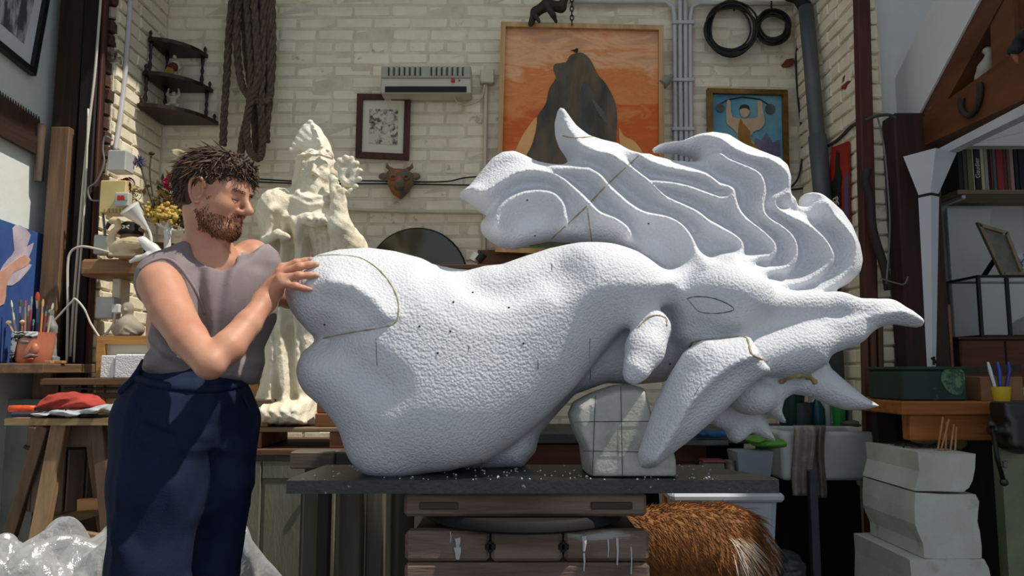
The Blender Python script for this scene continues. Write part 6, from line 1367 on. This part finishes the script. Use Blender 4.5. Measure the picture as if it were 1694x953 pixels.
# ------------------------------------------------------------------ back workbench behind the sculpture
yb0 = 3.52; zb0 = W(900, 716, yb0).z
bb_ = thing('back_bench', 'long dark workbench along the back wall', 'workbench', (.6, 3.8, 0))
xb0, xb1 = W(692, 716, yb0).x, W(1284, 716, yb0).x
mk('bench_top', MB().box(((xb0+xb1)/2, yb0+.30, zb0-.025), (xb1-xb0, .60, .05), .005), M('grimy_grey_top', '4c4b49', '2e2d2c', rough=.6, sc=9), bb_)
mk('drawer_front', MB().box((W(985, 760, yb0+.03).x, yb0+.03, zb0-.15), (1.02, .03, .19), .003), wood('rust_brown_panel', '5f331e', '452315', 'x'), bb_)
mk('lower_shelf', MB().box(((xb0+xb1)/2+.1, 3.40, W(1200, 796, 3.2).z-.015), (1.2, .40, .03), .003), trm, bb_)
for x_ in (xb0+.05, xb1-.05): mk('leg', MB().box((x_, yb0+.5, (zb0-.05)/2), (.08, .08, zb0-.05), .004), trm, bb_)
mk('shade_panel', MB().box(((xb0+xb1)/2, yb0+.56, (zb0-.06)/2), (xb1-xb0-.1, .02, zb0-.08)), M('matt_black', '141312'), bb_)  # black panel added to imitate the shadow beneath the bench
zsf = W(1200, 796, 3.2).z
mk('plastic_tub', frust(Vector((W(1262, 780, 3.12).x, 3.285, zsf)), .062, Vector((W(1262, 780, 3.12).x, 3.285, W(1262, 752, 3.12).z)), .076, 0.0), M('grey_blue_plastic', '848c96', '777f8a', rough=.45, sc=4), label='grey-blue plastic tub beside the sink', cat='tub')
mk('clear_box', MB().box((W(1190, 770, 3.15).x, 3.27, zsf+.035), (.09, .08, .07), .004), M('dusty_clear_plastic', '6c6a64', '585650', rough=.3, sc=9), label='dusty clear box with a red lid on the low shelf', cat='box').data.materials[0]
mk('box_lid', MB().box((W(1190, 756, 3.15).x, 3.27, zsf+.076), (.094, .084, .010), .002), M('dull_red_plastic', '7a3434', rough=.4), label='dull red lid lying on the clear box', cat='lid')
mk('glass_jar', MB().lathe([(.026, 0), (.028, .05), (.024, .062), (.026, .066), (.026, .078), (.002, .08)], (W(1222, 775, 3.15).x, 3.27, zsf), 18), M('tan_jar', '7a7060', '5f574a', rough=.3, sc=12), smooth=50, label='small tan jar between the clear box and the tub', cat='jar')
mk('dark_box', MB().box((W(1152, 772, 3.15).x, 3.27, zsf+.03), (.055, .07, .06), .004), blk_m, label='small black box at the left of the low shelf', cat='box')
def cloth(name, pts, Y, m, label, h=.03, seed=0, cat='cloth'):
    rr = np.random.default_rng(seed); P = np.array([(p.x, p.z) for p in pix(pts, Y)]); lo, hi = P.min(0), P.max(0)
    g = SD((lo[0]-.01, Y-.12, lo[1]-.01), (hi[0]+.01, Y+.12, hi[1]+.02), .005); g.pillow([(a, 0, b_) for a, b_ in P], Y, .08, h, .01)
    a, b_, c_ = rr.uniform(50, 110, 3); g.fn(lambda X, Yy, Z: .0035*np.sin(X*a*.6+Yy*40+2*np.sin(Z*70))*np.cos(Yy*b_*.6+Z*c_) + .0025*np.abs(np.sin(X*c_*.35-Z*90+Yy*25)))
    return mk(name, g.mb(1), m, smooth=True, label=label, cat=cat)
cloth('blue_cloth', [(1150,712),(1204,711),(1206,722),(1152,724)], 3.42, M('bright_blue_cloth', '16486e', '1f5c88', rough=.8, sc=9), 'bright blue folded cloth on the back bench', .015, 1)
mk('metal_tray', MB().box((W(1165, 729, 3.44).x, 3.47, zb0-.035), (.21, .10, .030), .004), M('dull_grey_metal', '55585a', '3c3e40', rough=.4, metal=.5, sc=9), label='dull grey metal tray under the blue cloth', cat='tray')
cloth('green_bag', [(1234,728),(1245,719),(1270,718),(1296,728),(1296,741),(1270,742),(1245,738)], 3.34, M('lime_green_plastic', '5a9a34', '468028', rough=.35, sc=6), 'lime green plastic bag beside the sink', .02, 2, 'bag')
# white tote bin
tb_ = thing('storage_bin', 'large white plastic storage bin behind the dog', 'bin', (W(1205, 950, 2.9).x, 2.98, 0))
ta, tb2 = W(1116, 826, 2.80).x, W(1292, 826, 2.80).x; zt3 = W(1200, 824, 2.80).z; wbm = M('white_bin_plastic', 'b9c0c8', 'adb4bd', rough=.4, sc=3)
mk('bin_body', MB().box(((ta+tb2)/2, 2.985, zt3/2), ((tb2-ta)*.72, .29, zt3), .02, taper=(1.36, 1.22)), wbm, tb_, smooth=30)
for x_, y_, sx_, sy_ in (((ta+tb2)/2, 2.805, tb2-ta+.02, .03), ((ta+tb2)/2, 3.165, tb2-ta+.02, .03), (ta, 2.985, .03, .37), (tb2, 2.985, .03, .37)): mk('rim', MB().box((x_, y_, zt3), (sx_, sy_, .030), .009), wbm, tb_)
mk('timber_post', MB().box((W(1107, 840, 2.95).x, 2.98, .35), (.035, .035, .70), .003), lightw, label='thin pine post left of the white bin', cat='post')
mk('steel_prop', MB().box((W(1347, 880, 3.3).x, 3.3, .36), (.035, .035, .74), .003), M('grey_steel', '55565a', '45464a', rough=.5, metal=.5, sc=8), label='grey steel leg standing under the sink', cat='prop')
cloth('rubbish_bag', [(1266,960),(1272,925),(1290,908),(1315,910),(1330,930),(1332,1050),(1266,1050)], 2.95, M('black_bin_bag', '1d2022', '2e3235', rough=.25, sc=9, bump=.5, bsc=30), 'crumpled black rubbish bag under the sink', .05, 3, 'bag')
mk('shade_backing', MB().box((1.62, 3.86, .39), (.74, .03, .78), .003), M('shade_black', '191716', '100f0e', rough=.9, sc=6), label='added black shade boarding under the sink ledge', cat='backing')  # black sheet added to stand in for deep shade under the sink
# ------------------------------------------------------------------ dog
DY = 2.62
dx = lambda u, v: W(u, v, DY)
d = SD((-.28, DY-.24, -.004), (1.02, DY+.24, .80), .008)
rump, mid, chest = dx(1195, 912), dx(1120, 908), dx(1010, 915)
d.chain([rump, mid, chest], [.125, .128, .150], .06); d.ell(dx(1205, 905), (.11, .115, .13), .05); d.ell(dx(1165, 885), (.15, .10, .085), .05)
d.chain([chest+Vector((-.06, 0, .04)), chest+Vector((-.16, 0, .13)), chest+Vector((-.24, -.01, .18))], [.115, .09, .075], .05)
hd_ = chest+Vector((-.27, -.01, .20)); d.ell(hd_, (.085, .075, .075), .03); d.chain([hd_+Vector((-.06, 0, -.02)), hd_+Vector((-.15, 0, -.045))], [.045, .034], .02)
for s_ in (-1, 1):
    d.chain([hd_+Vector((.02, .06*s_, .05)), hd_+Vector((.03, .085*s_, -.01)), hd_+Vector((.02, .085*s_, -.06))], [.025, .03, .014], .01)
    yy = DY + .085*s_
    d.chain([Vector((chest.x-.02, yy, chest.z-.06)), Vector((chest.x-.03, yy, .30)), Vector((chest.x-.02, yy, .16)), Vector((chest.x-.02, yy, .045)), Vector((chest.x-.06, yy, .03))], [.075, .048, .038, .030, .032], .03)
    d.chain([Vector((rump.x+.01, yy, rump.z-.03)), Vector((rump.x-.06, yy, .34)), Vector((rump.x+.05, yy, .20)), Vector((rump.x+.03, yy, .045)), Vector((rump.x-.02, yy, .03))], [.105, .072, .036, .028, .032], .03)
tl = [dx(1205, 862), dx(1232, 878), dx(1248, 908), dx(1252, 945), dx(1254, 985)]
d.chain(tl, [.045, .048, .050, .045, .02], .025)
mb_d = d.mb(1)
furb = M('golden_brown_fur', '93602f', '6b421d', rough=.75, sc=22); furt = M('tan_fur', '96764a', '765632', rough=.8, sc=22); furw = M('cream_white_fur', 'd8d2c6', 'c2b8a8', rough=.8, sc=22)
dog = thing('dog', 'golden-brown long-haired dog standing behind the timber stand', 'dog', (mid.x, DY, 0))
mk('body', mb_d, furb, dog, smooth=True)
mk('nose', MB().ball(hd_+Vector((-.185, 0, -.035)), (.016, .02, .014), 10, 8), M('black_glaze', '222222'), dog, smooth=True)
for s_ in (-1, 1): mk('eye', MB().ball(hd_+Vector((-.068, .035*s_, .02)), .010, 10, 8), M('black_glaze', '222222'), dog, smooth=True)
V = np.asarray(mb_d.v); Q = mb_d.Q; N = np.zeros_like(V); fn_ = np.cross(V[Q[:, 2]]-V[Q[:, 0]], V[Q[:, 3]]-V[Q[:, 1]])
for k in range(4): np.add.at(N, Q[:, k], fn_)
N /= np.linalg.norm(N, axis=1)[:, None]+1e-9
R8 = np.random.default_rng(8)
def fur(sel, n, m, nm, L, r, flow, jit=.13):
    sel = R8.choice(sel, min(n, len(sel)), replace=False); dirs = []
    for i in sel: f = np.array(flow) - N[i]*(np.array(flow)@N[i]); dirs.append(N[i]*.22 + f*.9)
    mk(nm, strands(V[sel]-N[sel]*.002, dirs, L, r, (0, 0, -.25), 3, jit, R8), m, dog, kind='stuff')
up_ = (V[:, 2] > .30) & (V[:, 0] > chest.x-.1)
tailm = V[:, 0] > dx(1226, 900).x
brit = (~tailm) & (V[:, 0] > dx(1188, 900).x) & (V[:, 2] < dx(1200, 875).z) & (V[:, 2] > .2)
low_ = (V[:, 2] < mid.z-.035) & (V[:, 2] > .15) & ~brit & ~tailm
fur(np.where(up_ & ~brit & ~low_ & ~tailm)[0], 5200, furb, 'back_fur', .030, .0016, (.55, 0, -.6))
fur(np.where(low_)[0], 2200, furt, 'flank_fur', .034, .0016, (.2, 0, -.9))
fur(np.where(brit)[0], 1100, furw, 'white_feathering', .075, .0018, (.35, 0, -.9))
fur(np.where(tailm)[0], 1500, furb, 'tail_fur', .075, .0018, (.15, 0, -.95))
fur(np.where(tailm & (V[:, 0] > dx(1244, 900).x))[0], 380, furw, 'tail_edge_fur', .070, .0016, (.45, 0, -.8))
# ------------------------------------------------------------------ stool with cloths and clamps
YS_ = 3.0
zst = W(112, 691, YS_).z
pine = wood('weathered_pine', 'a08664', '7a6348', 'x'); pinez = wood('weathered_pine_leg', '94785a', '6b543c', 'z'); bwz = wood('brown_leg', '6b5240', '49372a', 'z')
stl = thing('work_stool', 'tall wooden work stool with splayed legs at the left', 'stool', (W(112, 700, YS_).x, 3.1, 0))
sx0, sx1 = W(16, 695, YS_).x, W(208, 695, YS_).x
mk('seat', MB().prism([(x, y, zst-.028) for x, y in cr([(sx0, 3.02), (sx0+.03, 2.98), (sx1-.03, 2.98), (sx1, 3.03), (sx1, 3.30), (sx1-.04, 3.34), (sx0+.04, 3.34), (sx0, 3.30)], 3, True)], (0, 0, .026)), pine, stl)
for a, b_, Y0_, Y1_, w_, m in (((101,700),(52,955),3.03,2.98,.062,pinez), ((74,704),(-6,960),3.22,3.34,.05,bwz), ((163,702),(180,880),3.04,3.0,.048,bwz), ((150,704),(176,900),3.26,3.36,.045,bwz)):
    p, q_ = W(*a, Y0_), W(*b_, Y1_); dd = (q_-p); q_ = p + dd*((p.z-.0)/(p.z-q_.z)); mk('leg', MB().bar(q_, p, w_, .035, .003), m, stl)
mk('apron', MB().box((W(128, 726, 3.06).x, 3.08, W(128, 722, 3.06).z), (.11, .02, .085), .003), bwz, stl)
mk('apron', MB().box((W(192, 713, 3.06).x, 3.10, W(192, 713, 3.06).z), (.10, .03, .05), .003), bwz, stl)
cl_r = cloth('red_cloth', [(64,683),(74,662),(92,650),(120,648),(150,652),(172,668),(168,676),(130,680),(90,684)], 3.08, M('coral_red_cloth', 'b0443a', '96352c', rough=.9, sc=12, bump=.3, bsc=200), 'crumpled coral-red cloth on the stool', .03, 5)
cl_w = cloth('white_cloth', [(58,684),(90,676),(140,676),(184,668),(190,680),(150,688),(110,690),(70,688)], 3.04, M('white_blue_rag', 'b5b8bc', '9aa0a8', rough=.9, sc=8), 'white and blue rag under the red cloth', .012, 6)
org = M('orange_plastic_handle', 'd24a1c', rough=.4); dsteel = M('dark_steel', '2c2a2a')
for nm, (u0, u1, v, Y) in {'orange-handled clamp at the left end of the stool': (16, 58, 676, 2.99), 'orange-handled clamp at the right end of the stool': (186, 209, 687, 2.99)}.items():
    cl = thing('bar_clamp', nm, 'clamp', W((u0+u1)/2, 692, Y)); p, q_ = W(u0, v, Y), W(u1, v, Y)
    mk('handle', MB().tube([p, p.lerp(q_, .45), p.lerp(q_, .5), p.lerp(q_, .55), q_], [.013, .014, .011, .014, .013], 10), org, cl, smooth=True)
    r_ = W(u1+45, v+6, Y) if u0 < 100 else W(u0-60, v+2, Y); l_ = q_ if u0 < 100 else p
    mk('bar', MB().tube([l_, r_], .006, 8), dsteel, cl); mk('jaw', MB().box(r_+Vector((0, 0, -.004)), (.03, .02, .03), .004), dsteel, cl)
mk('dark_cloth', MB().box((W(60, 688, 3.12).x, 3.12, zst+.008), (.14, .12, .018), .006), M('slate_cloth', '2c3444', rough=.9), label='folded dark slate cloth at the left of the stool', cat='cloth')
# staved tub hanging behind the stool legs
tubw = wood('grey_brown_stave', '5d4c3e', '42352b', 'z')
tu = thing('wooden_tub', 'old staved wooden tub behind the stool legs', 'tub', W(115, 850, 3.35))
tc_ = W(115, 780, 3.42); zt0, zt1 = W(115, 705, 3.35).z, W(115, 842, 3.35).z
for i in range(14):
    a = -math.pi + i*2*math.pi/14; r_ = .155; x_, y_ = tc_.x + r_*math.cos(a), tc_.y + r_*math.sin(a)
    mk('stave', MB().box((x_, y_, (zt0+zt1)/2), (.022, .066, zt0-zt1), .004, Matrix.Rotation(a, 3, 'Z')), tubw, tu)
mk('hoop', MB().tube([(tc_.x+.172*math.cos(a), tc_.y+.172*math.sin(a), (zt0+zt1)/2+.09) for a in np.linspace(0, 2*math.pi, 33)], .008, 6, False), dsteel, tu, smooth=True)
mk('base', MB().lathe([(.002, 0), (.150, 0), (.150, .02), (.002, .02)], (tc_.x, tc_.y, zt1+.005), 24), tubw, tu)
mk('bearer', MB().box((tc_.x, tc_.y, zt1/2), (.22, .16, zt1), .006), tubw, tu)
# rail-backed bench behind
brn = wood('worn_brown_rail', '6d5038', '4a3424', 'x'); YN = 3.28
rk = thing('slatted_bench', 'worn brown slatted bench behind the stool', 'bench', W(150, 700, YN))
def rbar(nm, u0, u1, v0, v1, Y, dd, m): 
    p, q_ = W(u0, v0, Y), W(u1, v1, Y); mk(nm, MB().box(((p.x+q_.x)/2, Y+dd/2, (p.z+q_.z)/2), (q_.x-p.x, dd, p.z-q_.z), .003), m, rk)
rbar('top_rail', 66, 300, 626, 637, YN, .40, brn); rbar('slat', 105, 300, 641, 645, YN+.02, .02, blk_m); rbar('slat', 105, 300, 650, 659, YN+.02, .03, wood('dark_slat', '3c2a20', '271a13', 'x'))
for u in (70, 96, 190, 206): rbar('post', u, u+9, 637, 990, YN+.345, .04, bwz)
for v in (770, 850): rbar('rung', 174, 300, v, v+9, YN+.35, .03, brn)
mk('grey_panel', MB().box((W(30, 800, 3.62).x, 3.62, .52), (.30, .03, 1.0), .004), M('grey_board', '8a8c88', '787a76', rough=.8, sc=4), label='grey board standing under the wall shelf', cat='board')
# framed board behind the person, foam offcuts, plaster bust
rt, P, n, c = framed('canvas_back', [(165,556),(429,556),(432,742),(162,742)], 3.36, .036, .025, wood('honey_pine', 'b5854a', '94682f', 'x'), 'honey pine framed board standing behind the bearded person', 'frame', inner=M('cream_board', 'b9b29c', 'a9a28c', rough=.8, sc=4))
mk('tape_mark', MB().prism(pix([(391,628),(398,627),(398,641),(391,641)], 3.352), (0, .002, 0)), M('blue_tape', '3f74b0', rough=.6), rt)
zrk = W(150, 626, 3.28).z
mk('foam_offcut', MB().box((W(180, 604, 3.30).x, 3.33, zrk+.050), (.062, .08, .098), .004), foam, label='small white foam offcut at the left of the slatted bench', cat='foam block')
mk('foam_offcut', MB().box((W(218, 602, 3.28).x, 3.32, zrk+.052), (.15, .08, .104), .006), foam, label='larger white foam offcut beside the dark trousers', cat='foam block')
bu = SD(np.array(W(188, 556, 3.44))-np.array([.05, .10, .0]), np.array(W(235, 498, 3.44))+np.array([.05, .08, .02]), .004)
u0_ = lambda u, v: W(u, v, 3.44)
bu.ell(u0_(211, 512), (.027, .03, .034), .008); bu.cone(u0_(211, 520), u0_(211, 534), .017, .02, .01); bu.chain([u0_(196, 545), u0_(211, 538), u0_(228, 545)], [.03, .036, .03], .015); bu.cone(u0_(211, 540), u0_(211, 556), .045, .05, .02); bu.ell(u0_(212, 514)+Vector((0, -.03, 0)), (.006, .008, .008), .006)
for s_ in (-1, 1): bu.ell(u0_(211+s_*4, 510)+Vector((0, -.03, 0)), (.006, .006, .004), .004, op='s')
bu.emboss(pz([(200,552),(208,542),(222,552)], 3.40), .006, .012, 3.44)
mk('plaster_bust', bu.mb(1), M('grey_plaster_cast', 'a39a8a', '8a8172', rough=.8, sc=12), smooth=True, label='small plaster bust on the pine frame', cat='bust')
# wood offcuts low at the left
for i, (a, b_, Y, w_, m, lb) in enumerate((((96,862),(182,838),3.32,.05,brn,'brown plank resting behind the stool legs'), ((84,905),(130,868),3.2,.04,pine,'pale plank end low behind the stool'), ((130,835),(182,832),3.30,.03,lightw,'short orange-brown batten behind the stool'), ((80,880),(170,895),3.12,.03,pine,'thin pale lath low behind the stool'), ((0,935),(60,925),3.1,.06,pine,'broad pale board end at the bottom left'))):
    mk('timber_offcut', MB().bar(W(*a, Y), W(*b_, Y), w_, .05, .003, up=(0, 0, 1)), m, label=lb, cat='plank')
# ------------------------------------------------------------------ crumpled clear plastic sheet
pm = bpy.data.materials.new('crumpled_clear_plastic'); pm.use_nodes = True; Nn, Lk = pm.node_tree.nodes, pm.node_tree.links; Nn.clear()
out = Nn.new('ShaderNodeOutputMaterial'); mx = Nn.new('ShaderNodeMixShader'); mx2 = Nn.new('ShaderNodeMixShader'); tr_ = Nn.new('ShaderNodeBsdfTransparent'); df = Nn.new('ShaderNodeBsdfDiffuse'); gl = Nn.new('ShaderNodeBsdfGlossy'); tc = Nn.new('ShaderNodeTexCoord'); nz = Nn.new('ShaderNodeTexNoise'); bp_ = Nn.new('ShaderNodeBump')
df.inputs[0].default_value = (.55, .57, .58, 1); gl.inputs['Roughness'].default_value = .18; gl.inputs[0].default_value = (.9, .9, .92, 1); nz.inputs['Scale'].default_value = 14; nz.inputs['Detail'].default_value = 6; bp_.inputs['Strength'].default_value = .6; bp_.inputs['Distance'].default_value = .03
Lk.new(tc.outputs['Object'], nz.inputs['Vector']); Lk.new(nz.outputs['Fac'], bp_.inputs['Height']); Lk.new(bp_.outputs[0], gl.inputs['Normal']); Lk.new(bp_.outputs[0], df.inputs['Normal'])
mx.inputs[0].default_value = .52; Lk.new(tr_.outputs[0], mx.inputs[1]); Lk.new(df.outputs[0], mx.inputs[2]); mx2.inputs[0].default_value = .22; Lk.new(mx.outputs[0], mx2.inputs[1]); Lk.new(gl.outputs[0], mx2.inputs[2]); Lk.new(mx2.outputs[0], out.inputs[0])
R6 = np.random.default_rng(21); fol = [(R6.uniform(0, 6.28), R6.uniform(5, 26), R6.uniform(0, 6)) for _ in range(11)]
def heap(a, b_):
    x = -2.0 + 1.31*a; y = 2.42 + .52*b_
    env = math.sin(math.pi*min(1, max(0, a)))**.35 * (math.sin(math.pi*min(1, b_*.95+.03))**.5)
    wx, wy = x + .05*math.sin(y*13), y + .05*math.sin(x*11)
    cr_ = sum((abs(math.sin(wx*math.cos(t_)*f__ + wy*math.sin(t_)*f__ + ph))-.6)*1.1/f__ for t_, f__, ph in fol)
    z = env*(.62 - .10*(a-.35)) + cr_*.55*min(1, env*1.5)
    return Vector((x + .02*math.sin(b_*23) + cr_*.12, y + .03*math.sin(a*19) - cr_*.15, max(.004, z)))
mk('plastic_sheet', MB().grid(heap, 150, 70), pm, smooth=25, label='heap of crumpled translucent plastic sheeting on the floor', cat='plastic sheet')
